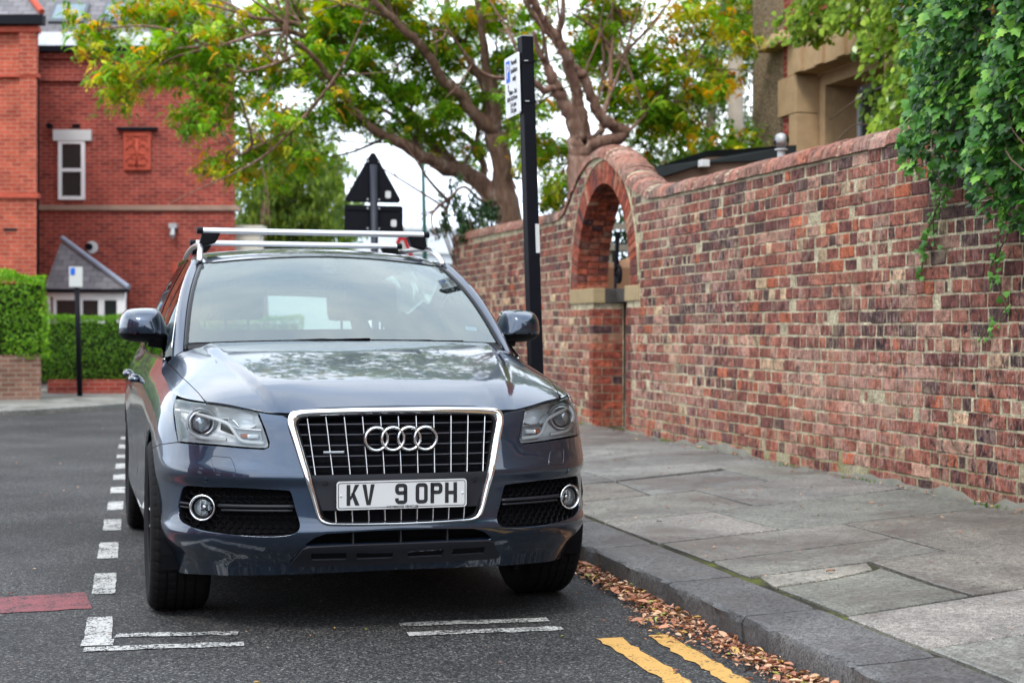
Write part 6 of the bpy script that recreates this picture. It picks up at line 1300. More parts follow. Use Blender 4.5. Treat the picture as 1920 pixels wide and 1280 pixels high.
for sg in (1, -1):
    a = patch(BODY, rb, (), .04); part('rear_bumper', a if sg > 0 else mirx(a), M['paint'])
    tgp = [(s_at(y=4.335), .645), (SMAX, .67), (SMAX, 1.06), (s_at(y=4.335), 1.115)]; b = patch(BODY, tgp, (), .04); part('tailgate_lower', b if sg > 0 else mirx(b), M['paint'])
for dr_, y0 in ((D1, 2.12), (D2, 3.10)):
    for o, sg in zip(dr_, (1, -1)):
        mb = MB(); xh = .935; mb.tube([(sg * (xh - .004), y0 - .11, .955), (sg * (xh + .026), y0 - .09, .957), (sg * (xh + .030), y0, .96), (sg * (xh + .026), y0 + .09, .963), (sg * (xh - .004), y0 + .11, .965)], [.012, .015, .015, .015, .012], 8); h_ = mb.build('handle', M['paint'], smooth=True); h_.parent = o
# wheel arch liners and dark underbody
mb = MB(); mb.box((-.60, .40, .26), (.60, 4.45, .36)); mb.box((-.56, .42, .36), (.56, 1.3, .70)); mb.box((-.90, 1.36, .3), (.90, 3.15, .42)); cb(mb, 'underbody', M['plastic'])
for sg in (1, -1):
    for c_ in (ac, rc):
        mb = MB(); th = np.linspace(-.35, math.pi + .35, 24); V = []
        for t in th:
            y_, z_ = c_[0] - (c_[2] + .004) * math.cos(t), c_[1] + (c_[2] + .004) * math.sin(t)
            V += [(sg * .915 if t > .2 and t < 2.9 else sg * .90, y_, z_), (sg * .58, y_, z_)]
        mb.add(V, [(2 * i, 2 * i + 1, 2 * i + 3, 2 * i + 2) for i in range(len(th) - 1)]); mb.add([(sg * .6, c_[0] - .45, .2), (sg * .6, c_[0] + .45, .2), (sg * .6, c_[0] + .45, .85), (sg * .6, c_[0] - .45, .85)], [(0, 1, 2, 3)]); cb(mb, 'arch_liner', M['plastic'])
mb = MB()       # black filler seen in the shut lines behind bumper, lamps and bonnet edge
Vv = []; SS_ = np.linspace(-.80, .80, 70)
for s in SS_: z1 = float(ztp(s)[0]) - .02; q = BODY(np.array([[s, z] for z in np.linspace(.33, z1, 9)])); n_ = fnormal(BODY, np.array([[s, z] for z in np.linspace(.33, z1, 9)])); n_ *= np.sign(-n_[:, 1:2] + 1e-6) * 1.0; Vv.append(q)
FN = fnormal(BODY, np.array([[.0, .6]])); sgnB = 1 if FN[0, 1] < 0 else -1
Vv = []; 
for s in SS_:
    z1 = float(ztp(s)[0]) - .03; pp_ = np.array([[s, z] for z in np.linspace(.33, z1, 9)]); n_ = fnormal(BODY, pp_) * sgnB
    dpt = .085; Vv.append(BODY(pp_) - n_ * dpt)
Vv = np.concatenate(Vv); mb.add(Vv, [(i * 9 + j, i * 9 + j + 1, (i + 1) * 9 + j + 1, (i + 1) * 9 + j) for i in range(len(SS_) - 1) for j in range(8)]); cb(mb, 'bumper_core', M['plastic'])
# ---------------------------------------------------------------- grille
def bn(P):
    """points on the shell and outward normals for outline points in (arc length, z)"""
    P = np.asarray(P, float); return BODY(P), fnormal(BODY, P) * sgnB
def ring_loft(loops, closed=True, smooth=True):
    k = len(loops[0]); V = np.concatenate(loops); F = [(r * k + i, r * k + (i + 1) % k, (r + 1) * k + (i + 1) % k, (r + 1) * k + i) for r in range(len(loops) - 1) for i in range(k if closed else k - 1)]
    mb = MB(); mb.add(V, F); return mb
GR = empty('grille', (0, 0, 0)); GR.parent = CAR
def full(H): H = np.asarray(H); return np.concatenate([H[:-1], [H[-1]], (H * (-1, 1))[::-1][1:-1]])
go, gi = full(GOs), full(GIs); (po, no), (pi2, ni) = bn(go), bn(gi)
frm = [po - no * .015 + (0, -.0, 0), po + no * .010, po * .86 + pi2 * .14 + no * .0165, po * .6 + pi2 * .4 + no * .019, po * .3 + pi2 * .7 + no * .0165, po * .06 + pi2 * .94 + no * .010, pi2 + no * .004, pi2 - no * .035]
frm[0] = po - no * .015; frm[1] = po * .98 + pi2 * .02 + no * .006
mb = ring_loft(frm); cb(mb, 'chrome_frame', M['chrome'], GR, angle=50)
mb = ring_loft([pi2 - ni * .002, pi2 * .985 + np.array([0, 0, .66]) * .015 - ni * .004, pi2 * .98 + np.array([0, 0, .66]) * .02 - ni * .05]); cb(mb, 'grille_surround', M['plastic'], GR)
gp = patch(BODY, np.array([p for p in grow(gi, .01)]), (), .05, off=-.07, flip=(sgnB < 0), flange=0); part('grille_backing', gp, simple('grille_void', (.004, .004, .006), .9), GR)
def inner_x(z):      # half width of the grille opening at height z
    P = np.array(GI); k = P[:, 1].argsort(); return float(np.interp(z, P[k, 1][2:], P[k, 0][2:]))
def on(x, z, off): q, n = bn(xz([(x, z)])); return q[0] + n[0] * off
mb = MB()
for z in (.842, .801, .760, .719, .678):
    w_ = inner_x(z) - .002; xs = np.linspace(-w_, w_, 25); f_, b_ = [], []
    for x in xs: f_.append(on(x, z, -.016)); b_.append(on(x, z, -.052))
    f_, b_ = np.array(f_), np.array(b_); n = len(xs); th = np.array([0, 0, .0022]); V = np.concatenate([f_ - th, f_ + th, b_ + th, b_ - th]); mb.add(V, [(r * n + i, r * n + i + 1, ((r + 1) % 4) * n + i + 1, ((r + 1) % 4) * n + i) for r in range(4) for i in range(n - 1)])
cb(mb, 'grille_slats', M['slat'], GR)
def vbar(mb, xt, xb, zt_, zb_, w=.0026, off=-.004):
    P = []
    for t in np.linspace(0, 1, 8): z = zt_ + (zb_ - zt_) * t; P.append(on(xt + (xb - xt) * t, z, off))
    P = np.array(P); prof = [(-w, -.022), (-w, 0), (-w * .5, .0032), (w * .5, .0032), (w, 0), (w, -.022)]; V = []
    for p in P: V += [p + (a, -b, 0) for a, b in prof]
    k = len(prof); mb.add(V, [(i * k + j, i * k + j + 1, (i + 1) * k + j + 1, (i + 1) * k + j) for i in range(len(P) - 1) for j in range(k - 1)])
for i in range(-5, 6):
    mb = MB(); xt = i * .0722; zt_ = .868 if abs(i) < 5 else .862; vbar(mb, xt, xt * .935, zt_, .646); cb(mb, 'grille_bar', M['satin'], GR, smooth=True)
for i in range(-4, 5):
    mb = MB(); vbar(mb, i * .0650, i * .0642, .503, .461, off=-.008); cb(mb, 'grille_bar', M['satin'], GR, smooth=True)
# panel behind the plate
pp_ = [(-.352, .643), (.352, .643), (.337, .585), (.312, .506), (-.312, .506), (-.337, .585)]
part('plate_holder', patch(BODY, xz(pp_), (), .03, off=-.002 , flip=(sgnB < 0), flange=.03), M['grey_plastic'], GR)
# plate
pl_ = empty('number_plate', (0, -.016, .5645)); pl_.parent = CAR
mb = MB(); mb.prism([(x, 0, z) for x, z in rounded([(-.26, -.0555), (.26, -.0555), (.26, .0555), (-.26, .0555)], .012)], (0, .006, 0)); pb_ = mb.build('plate_board', M['plate_white']); pb_.parent = pl_
mb = MB(); l1 = rounded([(-.2545, -.050), (.2545, -.050), (.2545, .050), (-.2545, .050)], .009); l2 = rounded([(-.2520, -.0475), (.2520, -.0475), (.2520, .0475), (-.2520, .0475)], .007); k = len(l1)
# the printed border is broken under the dealer's name
V = [(x, -.0008, z) for x, z in l1] + [(x, -.0008, z) for x, z in l2]
F = []
sub = []
for i in range(k):
    j = (i + 1) % k; a, b = l1[i], l1[j]
    if abs(a[1] + .050) < 1e-4 and abs(b[1] + .050) < 1e-4: 
        for (xa, xb) in ((-.2455, -.058), (.055, .2455)): mb.add([(xa, -.0008, -.050), (xb, -.0008, -.050), (xb, -.0008, -.0475), (xa, -.0008, -.0475)], [(0, 1, 2, 3)])
        continue
    mb.add([V[i], V[j], V[k + j], V[k + i]], [(0, 1, 2, 3)])
o = mb.build('plate_border', M['ink']); o.parent = pl_
def glyph(mb, ch, x, z, w=.049, h=.081, t=.0148, y=-.0009):
    def q(P): mb.add([(x + a, y, z + b) for a, b in P], [list(range(len(P)))])
    hh, ww = h / 2, w / 2
    def rect(a, b, c, d): q([(a, b), (c, b), (c, d), (a, d)])
    def ringq(x0, z0, x1, z1, r=.016):
        o_ = rounded([(x0, z0), (x1, z0), (x1, z1), (x0, z1)], r, 5); i_ = rounded([(x0 + t, z0 + t), (x1 - t, z0 + t), (x1 - t, z1 - t), (x0 + t, z1 - t)], max(r - t, .004), 5); n = len(o_)
        for i in range(n): j = (i + 1) % n; q([tuple(o_[i]), tuple(o_[j]), tuple(i_[j]), tuple(i_[i])])
    if ch == 'K': rect(-ww, -hh, -ww + t, hh); q([(-ww + t, -.004), (-ww + t, -.020), (-.001, .000), (.000, .004)]); q([(-ww + t, -.014), (ww - .0165, hh), (ww + .001, hh), (-ww + t + .002, -.020)][::-1]); q([(-.007, .006), (.004, .014), (ww + .002, -hh), (ww - .0155, -hh)])
    if ch == 'V': q([(-ww, hh), (-ww + t * 1.05, hh), (.0, -hh + .018), (.0, -hh), (-.008, -hh)]); q([(ww, hh), (ww - t * 1.05, hh), (.0, -hh + .018), (.0, -hh), (.008, -hh)])
    if ch == '9':
        ringq(-ww, -.004, ww, hh); rect(ww - t, -hh + .016, ww, .012)
        cx_, cz_ = ww - .016, -hh + .016
        for i in range(6):
            a, b = -math.pi / 2 * i / 6, -math.pi / 2 * (i + 1) / 6; q([(cx_ + .016 * math.cos(a), cz_ + .016 * math.sin(a)), (cx_ + .016 * math.cos(b), cz_ + .016 * math.sin(b)), (cx_ + .002 * math.cos(b), cz_ + .002 * math.sin(b)), (cx_ + .002 * math.cos(a), cz_ + .002 * math.sin(a))])
        rect(-ww + .014, -hh, cx_, -hh + t); q([(-ww + .014, -hh), (-ww + .014, -hh + t), (-ww + t, -hh + .018), (-ww + t, -hh + .024), (-ww, -hh + .024), (-ww, -hh + .014), (-ww + .005, -hh + .005)])
    if ch == 'O': ringq(-ww, -hh, ww, hh)
    if ch == 'P': rect(-ww, -hh, -ww + t, hh - .0); ringq(-ww, -.005, ww, hh, .0165); rect(-ww, hh - .02, -ww + t, hh)
    if ch == 'H': rect(-ww, -hh, -ww + t, hh); rect(ww - t, -hh, ww, hh); rect(-ww + t, -t / 2, ww - t, t / 2)
for ch, x in (('K', -.197), ('V', -.135), ('9', -.005), ('O', .077), ('P', .137), ('H', .196)):
    mb = MB(); glyph(mb, ch, x, .002); o = mb.build('character', M['ink']); o.parent = pl_
    bm = bmesh.new(); bm.from_mesh(o.data); bmesh.ops.recalc_face_normals(bm, faces=bm.faces[:]); bm.to_mesh(o.data); bm.free()
text('WEYBRIDGE VEHICLES', .0125, flat(.0, -.0485, -.0009), pl_, 'dealer_name', bold=.0004, ext=.0001)
for x in (-.243, .243): mb = MB(); mb.lathe([(.001, .003), (.003, .0028), (.0048, .001), (.005, 0)], 12, Matrix.Translation((x, -.0005, .0)) @ Matrix.Rotation(R_(90), 4, 'X')); o = mb.build('plate_screw', M['white_paint'], smooth=True); o.parent = pl_
# four ring emblem standing on a black carrier
em = empty('emblem', (0, .014, .781)); em.parent = CAR
mb = MB()
for i in range(4): mb.tube([((i - 1.5) * .0655 + .0445 * math.cos(t), .004, .0445 * math.sin(t)) for t in np.linspace(0, 2 * math.pi, 48, endpoint=False)], .0095, 8, closed=True, up=(0, 1, 0))
o = mb.build('emblem_carrier', M['gloss_black'], smooth=True); o.parent = em
for i in range(4):
    mb = MB(); mb.tube([((i - 1.5) * .0655 + .0445 * math.cos(t), -.003 - .0006 * (i % 2), .0445 * math.sin(t)) for t in np.linspace(0, 2 * math.pi, 56, endpoint=False)], .0056, 10, closed=True, up=(0, 1, 0)); o = mb.build('ring', M['chrome'], smooth=True); o.parent = em
mb = MB(); mb.box((-.306, .0, .727), (-.224, .012, .7355), bev=.0015); mb.box((-.300, -.001, .7295), (-.230, .002, .7315)); o = cb(mb, 'grille_badge', M['chrome'], GR); o.location.y = .022
# bonnet rubber line over the grille
mb = MB(); P = BODY(np.c_[np.array(sT), ztp(sT) - .0065]); mb.tube(P + (0, .006, 0), .0045, 6); cb(mb, 'bonnet_seal', M['plastic'], smooth=True)
# ---------------------------------------------------------------- lower intake, skid plate, sensors
mb = MB()
for x in (-.19, 0, .19): p = on(x, .395, -.012); mb.box((p[0] - .003, p[1], .362), (p[0] + .003, p[1] + .05, .428))
cb(mb, 'intake_fins', M['grey_plastic'])
SK = [(0, .372), (.2, .371), (.36, .367), (.382, .360), (.405, .325), (.425, .292), (.41, .284), (.2, .286), (0, .287)]
skf = np.concatenate([np.array(SK)[1:-1], (np.array(SK) * (-1, 1))[::-1][1:-1]])
slots = []
for (a, b) in ((.028, .178), (.210, .352)):
    for sg in (1, -1): slots.append(xz(rounded([(sg * (a + .004), .343), (sg * b, .343), (sg * (b - .006), .314), (sg * a, .314)], .004, 3)))
part('skid_plate', patch(BODY, xz(skf), slots, .02, off=.010, flip=(sgnB < 0), flange=.012, hflange=.022), M['grey_plastic'])
for s_ in slots: pass
part('skid_backing', patch(BODY, xz([(p[0] * .97, p[1]) for p in skf]), (), .05, off=.0025, flip=(sgnB < 0), flange=0), M['plastic'])
for (x, z, on_) in ((.745, .622, .001), (-.745, .622, .001), (.300, .614, .0), (-.300, .614, .0)):
    q, n = bn(xz([(x, z)])); Rm = Vector(n[0]).to_track_quat('Z', 'Y').to_matrix().to_4x4(); mb = MB(); mb.lathe([(.0105, -.001), (.0105, .0012), (.0085, .0018), (.008, .0006), (.006, .0006), (.0055, .0018), (.0005, .002)], 20, Matrix.Translation(Vector(q[0]) + Vector(n[0]) * on_) @ Rm); cb(mb, 'parking_sensor', M['paint'] if abs(x) > .5 else M['grey_plastic'], smooth=False)
# ---------------------------------------------------------------- side vents: recess, honeycomb, fins, fog lamp
def vent(sg):
    V0 = np.array(VENT) * (sg, 1); ve = empty('side_vent', (0, 0, 0)); ve.parent = CAR
    vb = xz(soft(VENT, 2)); vb = vb if sg > 0 else mrr(vb)
    part('vent_backing', patch(BODY, grow(vb, .012), (), .04, off=-.052, flip=(sgnB < 0), flange=0), simple('vent_void', (.004, .004, .005), .9), ve)
    P0, n0 = bn(grow(vb, -.001)); mb = ring_loft([P0 - n0 * .006, P0 - n0 * .012, P0 - n0 * .055]); cb(mb, 'vent_rim', M['plastic'], ve)
    mb = MB(); W_, H_ = .0315, .0192; poly = soft(VENT, 3)[:, :2] if False else catmull([(a, b, 0) for a, b in VENT], 3, True)[:, :2]
    pol = poly.tolist(); segs = set()
    for r in range(-2, 14):
        for c in range(-2, 20):
            cx_ = .37 + c * W_ + (r % 2) * W_ / 2; cz_ = .395 + r * H_
            hx_ = [(cx_ - W_ * .5, cz_ + H_ * .33), (cx_ - W_ * .5, cz_ - H_ * .33), (cx_, cz_ - H_ * .67), (cx_ + W_ * .5, cz_ - H_ * .33), (cx_ + W_ * .5, cz_ + H_ * .33), (cx_, cz_ + H_ * .67)]
            for i in range(6):
                a, b = hx_[i], hx_[(i + 1) % 6]; key = tuple(sorted([(round(a[0], 4), round(a[1], 4)), (round(b[0], 4), round(b[1], 4))]))
                segs.add(key)
    S_ = [k for k in sorted(segs) if in_poly(np.array([((k[0][0] + k[1][0]) / 2, (k[0][1] + k[1][1]) / 2)]), pol)[0]]
    E = np.array(S_).reshape(-1, 2); Sx = np.c_[sx(E[:, 0], E[:, 1]), E[:, 1]]; Q, Nn = bn(Sx)
    for i in range(len(S_)):
        a, b, na, nb = Q[2 * i], Q[2 * i + 1], Nn[2 * i], Nn[2 * i + 1]; d = b - a; d /= np.linalg.norm(d) + 1e-9; w_ = np.cross(d, na) * .00135
        a0, b0 = a - na * .020, b - nb * .020; a1, b1 = a - na * .032, b - nb * .032; m1 = a - na * .018; m2 = b - nb * .018
        mb.add([a0 - w_, m1, a0 + w_, a1 + w_, a1 - w_, b0 - w_, m2, b0 + w_, b1 + w_, b1 - w_], [(0, 1, 6, 5), (1, 2, 7, 6), (2, 3, 8, 7), (4, 0, 5, 9)])
    o = mb.build('honeycomb', M['plastic']); o.data.transform(Matrix.Scale(sg, 4, (1, 0, 0))) if sg < 0 else None
    if sg < 0: o.data.flip_normals()
    o.parent = ve
    for (za, zb, x0, x1) in ((.532, .513, .420, .700), (.512, .500, .424, .690), (.528, .514, .805, .838), (.511, .501, .805, .838)):
        mb = MB(); zc = (za + zb) / 2; xs = np.linspace(x0, x1, 14); P = [on(x, zc + (.012 if x < .6 else .0) * 0, -.006) for x in xs]; mb.tube([(p[0] * sg, p[1], p[2]) for p in P], (za - zb) * .40, 8, sx=1.0); cb(mb, 'vent_fin', M['grey_plastic'], ve, smooth=True)
    # fog lamp
    fx, fz = .756, .512; p = on(fx, fz, .0); T_ = Matrix.Translation((fx * sg, p[1] - .006, fz)) @ Matrix.Rotation(R_(20) * sg, 4, 'Z') @ Matrix.Rotation(R_(90), 4, 'X')
    fg = empty('fog_lamp', (0, 0, 0)); fg.parent = ve
    mb = MB(); mb.lathe([(.0525, -.035), (.0525, .000), (.0515, .005), (.0485, .0075), (.0455, .006), (.0435, .001), (.043, -.004)], 48, T_); cb(mb, 'chrome_ring', M['chrome'], fg, smooth=True)
    mb = MB(); mb.lathe([(.043, -.003), (.036, -.010), (.035, -.014), (.035, -.03)], 40, T_); cb(mb, 'lamp_collar', M['plastic'], fg, smooth=True)
    mb = MB(); mb.lathe([(.0351, -.010), (.030, -.030), (.016, -.046), (.001, -.050)], 40, T_)
    for a in (-.016, .004, .018): mb.box((a - .002, -.028, -.04), (a + .002, .028, -.026), M=T_)
    cb(mb, 'lamp_reflector', M['reflector'], fg, smooth=False)
    mb = MB(); mb.lathe([(.012, -.030), (.012, -.018), (.008, -.014), (.0005, -.0135)], 20, T_); cb(mb, 'bulb_shield', M['chrome'], fg, smooth=True)
    mb = MB(); mb.lathe([(.0352, -.012), (.033, -.0085), (.02, -.0055), (.0005, -.0045)], 32, T_); cb(mb, 'lamp_glass', M['lens'], fg, smooth=True)
vent(1); vent(-1)
# ---------------------------------------------------------------- headlamps
def headlamp(sg):
    h = empty('headlight', (0, 0, 0)); h.parent = CAR
    ho = grow(HLs, -.002); loop = ho if sg > 0 else mrr(ho)
    part('lens', patch(BODY, loop, (), .018, off=.0, flip=(sgnB < 0), flange=.006), M['lens'], h)
    P0, n0 = bn(grow(HLs, -.003)); c0 = P0.mean(0)
    inn = P0 * .93 + c0 * .07; bk = np.array([0, .075, 0])
    m1 = ring_loft([(P0 - n0 * .006), (P0 - n0 * .012) * .985 + c0 * .015, inn + bk * .5, (P0 * .86 + c0 * .14) + bk * 1.0]); n = len(P0)
    back = (P0 * .86 + c0 * .14) + bk; m1.add(np.concatenate([back, [back.mean(0)]]), [(i, (i + 1) % n, n) for i in range(n)])
    def flipx(mb):
        if sg < 0: mb.V = [v * (-1, 1, 1) for v in mb.V]
        return mb
    cb(flipx(m1), 'housing', M['reflector'], h, smooth=True)
    def L3(x, z, dep): q = on(x, z, 0); return q + (0, dep, 0)
    def strip(pts, r, dep, mat, name='light_strip', flatk=1.0):
        c = catmull([(x, z, 0) for x, z in pts], 6)[:, :2]; P = np.array([L3(x, z, dep) for x, z in c]); mb = MB(); mb.tube(P, r, 8); cb(flipx(mb), name, mat, h, smooth=True)
    # upper swept guide, lower hooked guide, inner box
    strip([(.842, .884), (.80, .880), (.74, .866), (.685, .850), (.655, .836), (.638, .812), (.62, .785), (.60, .772), (.56, .768), (.527, .766)], .0072, .016, M['drl'])
    strip([(.825, .850), (.815, .838), (.80, .812), (.785, .795), (.76, .784), (.71, .779), (.665, .777)], .0075, .016, M['drl'])
    strip([(.69, .858), (.655, .858), (.63, .846), (.615, .826)], .0032, .026, M['satin'], 'bezel_line')
    strip([(.632, .823), (.60, .820), (.56, .817), (.533, .816)], .0034, .016, M['satin'], 'bezel_line')
    # dark amber indicator box
    q0, q1, q2, q3 = L3(.632, .818, .03), L3(.536, .812, .03), L3(.528, .772, .03), L3(.606, .778, .03); mb = MB(); mb.prism([q0, q1, q2, q3], (0, .03, 0)); cb(flipx(mb), 'indicator_box', M['lamp_grey'], h)
    mb = MB(); a, b = L3(.612, .801, .022), L3(.578, .785, .022); mb.box((min(a[0], b[0]), min(a[1], b[1]), b[2]), (max(a[0], b[0]), max(a[1], b[1]) + .01, a[2]), bev=.003); cb(flipx(mb), 'indicator', M['amber'], h)
    mb = MB(); a, b = L3(.588, .800, .016), L3(.545, .784, .016); mb.box((min(a[0], b[0]), min(a[1], b[1]), b[2]), (max(a[0], b[0]), max(a[1], b[1]) + .008, a[2]), bev=.004); cb(flipx(mb), 'indicator_reflector', M['reflector'], h)
    # projector
    pc = L3(.752, .838, .055); T_ = Matrix.Translation(pc) @ Matrix.Rotation(R_(90), 4, 'X')
    mb = MB(); mb.lathe([(.050, -.02), (.050, .010), (.0475, .014), (.044, .012), (.040, .002), (.038, -.006)], 40, T_); cb(flipx(mb), 'projector_ring', M['satin'], h, smooth=True)
    mb = MB(); mb.lathe([(.058, -.03), (.062, -.002), (.056, .002), (.050, -.002)], 40, T_); cb(flipx(mb), 'projector_bezel', M['lamp_grey'], h, smooth=True)
    mb = MB(); mb.lathe([(.0385, -.008), (.036, .006), (.028, .018), (.015, .026), (.0005, .028)], 32, T_); cb(flipx(mb), 'projector_lens', simple('projector_glass', (.42, .47, .52), .1, .5, var=.05), h, smooth=True)
    # inner high beam bowl
    pc = L3(.60, .848, .05); T_ = Matrix.Translation(pc) @ Matrix.Rotation(R_(90), 4, 'X') @ Matrix.Scale(1.35, 4, (1, 0, 0)) @ Matrix.Scale(.72, 4, (0, 1, 0)); mb = MB(); mb.lathe([(.044, .016), (.036, .0), (.02, -.018), (.0005, -.024)], 32, T_); cb(flipx(mb), 'high_beam_reflector', M['reflector'], h, smooth=True)
headlamp(1); headlamp(-1)
# black filler strips beside the lamps
# ---------------------------------------------------------------- windscreen, pillars, roof, glass
def WO(u0, u1, v0, v1, r=.0): return rounded([(u0, v0), (u1, v0), (u1, v1), (u0, v1)], r) if r else [(u0, v0), (u1, v0), (u1, v1), (u0, v1)]
sgnW = 1 if fnormal(WSC, np.array([[0, .5]]))[0, 2] > 0 else -1
part('windscreen', patch(WSC, WO(-.985, .985, .004, .992), (), .05, flip=(sgnW < 0), flange=0), M['wind_glass'])
part('windscreen_border', patch(WSC, WO(-.985, .985, .004, .992), [rounded([(-.925, .105), (.925, .105), (.93, .965), (-.93, .965)], .09)], .04, off=-.005, flip=(sgnW < 0), flange=0), simple('screen_frit', (.020, .019, .023), .6))
part('added_screen_haze', patch(WSC, rounded([(-.922, .108), (.922, .108), (.927, .962), (-.927, .962)], .09), (), .05, off=-.006, flip=(sgnW < 0), flange=0), M['haze'])  # pale film added inside the border to lighten the glass like haze
vv = np.linspace(-.075, 1.0, 22)
def AOUT(v): v = np.atleast_1d(v); return np.stack([.812 - .150 * v + .012 * np.sin(math.pi * v), 1.255 + .76 * v, 1.085 + .475 * v + .045 * np.sin(math.pi * v)], 1)
for sg in (1, -1):
    inn_ = WSC(np.c_[np.ones(22), vv]); out_ = AOUT(vv); nrm_ = np.array([.75, -.35, .55]) / np.linalg.norm([.75, -.35, .55])
    L_ = [inn_ + (-.004, .01, -.012), inn_ + (.004, -.001, .002)]
    for t in (.15, .35, .6, .85): L_.append(inn_ * (1 - t) + out_ * t + nrm_ * .020 * math.sin(math.pi * t) ** .8)
    L_ += [out_, out_ + (-.01, .02, -.01)]
    mb = ring_loft([l * (sg, 1, 1) for l in L_], closed=False); cb(mb, 'windscreen_pillar', M['paint'], smooth=True)
    mb = MB(); mb.tube((inn_ + (-.006, -.003, .002)) * (sg, 1, 1), .0105, 8); cb(mb, 'pillar_seal', M['gloss_black'], smooth=True)
# roof skin
def RF(p): return ROOF(p)
yy = np.r_[1.875, np.linspace(1.9, 2.4, 12), np.linspace(2.5, 4.34, 20)]; uu = np.linspace(-1, 1, 41); V = []
for y in yy: V.append(ROOF(np.c_[uu, np.full(41, y)]))
V = np.concatenate(V); mb = MB(); mb.add(V, [(i * 41 + j, i * 41 + j + 1, (i + 1) * 41 + j + 1, (i + 1) * 41 + j) for i in range(len(yy) - 1) for j in range(40)]); cb(mb, 'roof', M['paint'], smooth=True)
mb = MB(); Vb = V - (0, 0, .035); Vb[:41] += (0, .02, 0); mb.add(Vb, [(i * 41 + j, i * 41 + j + 1, (i + 1) * 41 + j + 1, (i + 1) * 41 + j) for i in range(len(yy) - 1) for j in range(40)]); cb(mb, 'headliner', M['headliner'], smooth=True)
mb = MB(); mb.tube(WSC(np.c_[np.linspace(-1, 1, 30), np.full(30, 1.0)]) + (0, .0, -.001), .005, 6); cb(mb, 'screen_top_seal', M['gloss_black'], smooth=True)
# cant rail and side glass
ys_ = np.linspace(1.26, 4.2, 60)
def upper(y):
    a = AOUT((y - 1.255) / .76); x2 = np.interp(y, [2.0, 2.3, 3.0, 3.7, 4.2], [.662, .672, .668, .640, .60]); z2 = pchip([1.9, 2.0, 2.3, 3.0, 3.7, 4.2], [1.54, 1.558, 1.583, 1.588, 1.53, 1.40], y)
    w_ = np.clip((y - 1.95) / .12, 0, 1)[:, None]; return np.stack([a[:, 0], y, a[:, 2]], 1) * (1 - w_) + np.stack([x2, y, z2], 1) * w_
def belt(y): s = np.array([s_at(y=q) for q in y]); b = BODY(np.c_[s, ztp(s)]); return np.stack([b[:, 0] - .004, y, b[:, 2]], 1)
Ut, Bt = upper(ys_), belt(ys_)
for sg in (1, -1):
    sgv = np.array([sg, 1, 1]); L_ = [Bt * (1 - t) + Ut * t + np.array([.03, 0, .0]) * math.sin(math.pi * t) - (.006, 0, 0) for t in np.linspace(0, 1, 9)]
    mb = ring_loft([l * sgv for l in L_], closed=False); cb(mb, 'side_window', M['side_glass'], smooth=True)
    rl = ROOF(np.c_[np.ones(60), ys_]); k0 = np.argmax(ys_ > 1.97); mb = ring_loft([(rl + (-.01, 0, .004))[k0:] * sgv, (rl + (.006, 0, -.004))[k0:] * sgv, (rl * .5 + Ut * .5 + (.012, 0, .004))[k0:] * sgv, Ut[k0:] * sgv, (Ut + (-.03, 0, .0))[k0:] * sgv], closed=False); cb(mb, 'cant_rail', M['paint'], smooth=True)
    mb = MB(); mb.tube((Ut[1:] + (.004, 0, -.006)) * sgv, .0035, 6); mb.tube((Bt + (.002, 0, .006)) * sgv, .0050, 6); cb(mb, 'window_trim', M['chrome'], smooth=True)
    for (y0, y1) in ((2.28, 2.40), (3.22, 3.36)):
        m_ = (ys_ >= y0 - .03) & (ys_ <= y1 + .03); L2_ = [(l + (.003, 0, 0))[m_] * sgv for l in L_]; mb = ring_loft(L2_, closed=False); cb(mb, 'door_pillar', M['gloss_black'], smooth=True)
    # rear quarter pillar
    m_ = ys_ >= 4.0; L2_ = [(l + (.004, 0, 0))[m_] * sgv for l in L_]; mb = ring_loft(L2_, closed=False); cb(mb, 'rear_pillar', M['paint'], smooth=True)
# tailgate with rear window
def TG(p):
    p = np.asarray(p, float); u, v = p[:, 0], p[:, 1]; hw = .78 + (.565 - .78) * v; y = (4.54 - .16 * np.abs(u) ** 2.5) * (1 - v) + (4.33 - .05 * np.abs(u) ** 2) * v; z = 1.06 + (1.50 - .03 * u ** 2 - 1.06) * v; return np.stack([u * hw, y, z], 1)
sgnT = 1 if fnormal(TG, np.array([[0, .5]]))[0, 1] > 0 else -1
rw = rounded([(-.80, .18), (.80, .18), (.86, .86), (-.86, .86)], .1)
part('tailgate', patch(TG, [(-1, 0), (1, 0), (1, 1), (-1, 1)], [rw], .08, flip=(sgnT < 0), flange=.01), M['paint'])
part('rear_window', patch(TG, rw, (), .1, off=-.004, flip=(sgnT < 0), flange=0), glass_mat('rear_glass', (.42, .54, .49), 1.3))
# scuttle, wipers
mb = MB(); V = []
us = np.linspace(-1, 1, 31)
for u in us: b = WSC(np.array([[u * .99, .02]]))[0]; V += [b + (0, .0, -.008), (b[0], b[1] - .09, b[2] - .035), (b[0], b[1] - .10, b[2] - .12)]
mb.add(V, [(3 * i + j, 3 * i + j + 1, 3 * i + 4 + j, 3 * i + 3 + j) for i in range(30) for j in range(2)]); cb(mb, 'scuttle', M['plastic'])
for (u0, v0, u1, v1) in ((-.70, -.02, .10, .01), (.04, -.02, .72, .005)):
    c = WSC(np.c_[np.linspace(u0, u1, 12), np.linspace(v0, v1, 12)]) + (0, -.012, -.004); mb = MB(); mb.tube(c, .005, 6); mb.tube(c + (0, -.014, .004), [.004] * 5 + [.008] * 3 + [.004] * 4, 6); cb(mb, 'wiper', M['plastic'], smooth=True)
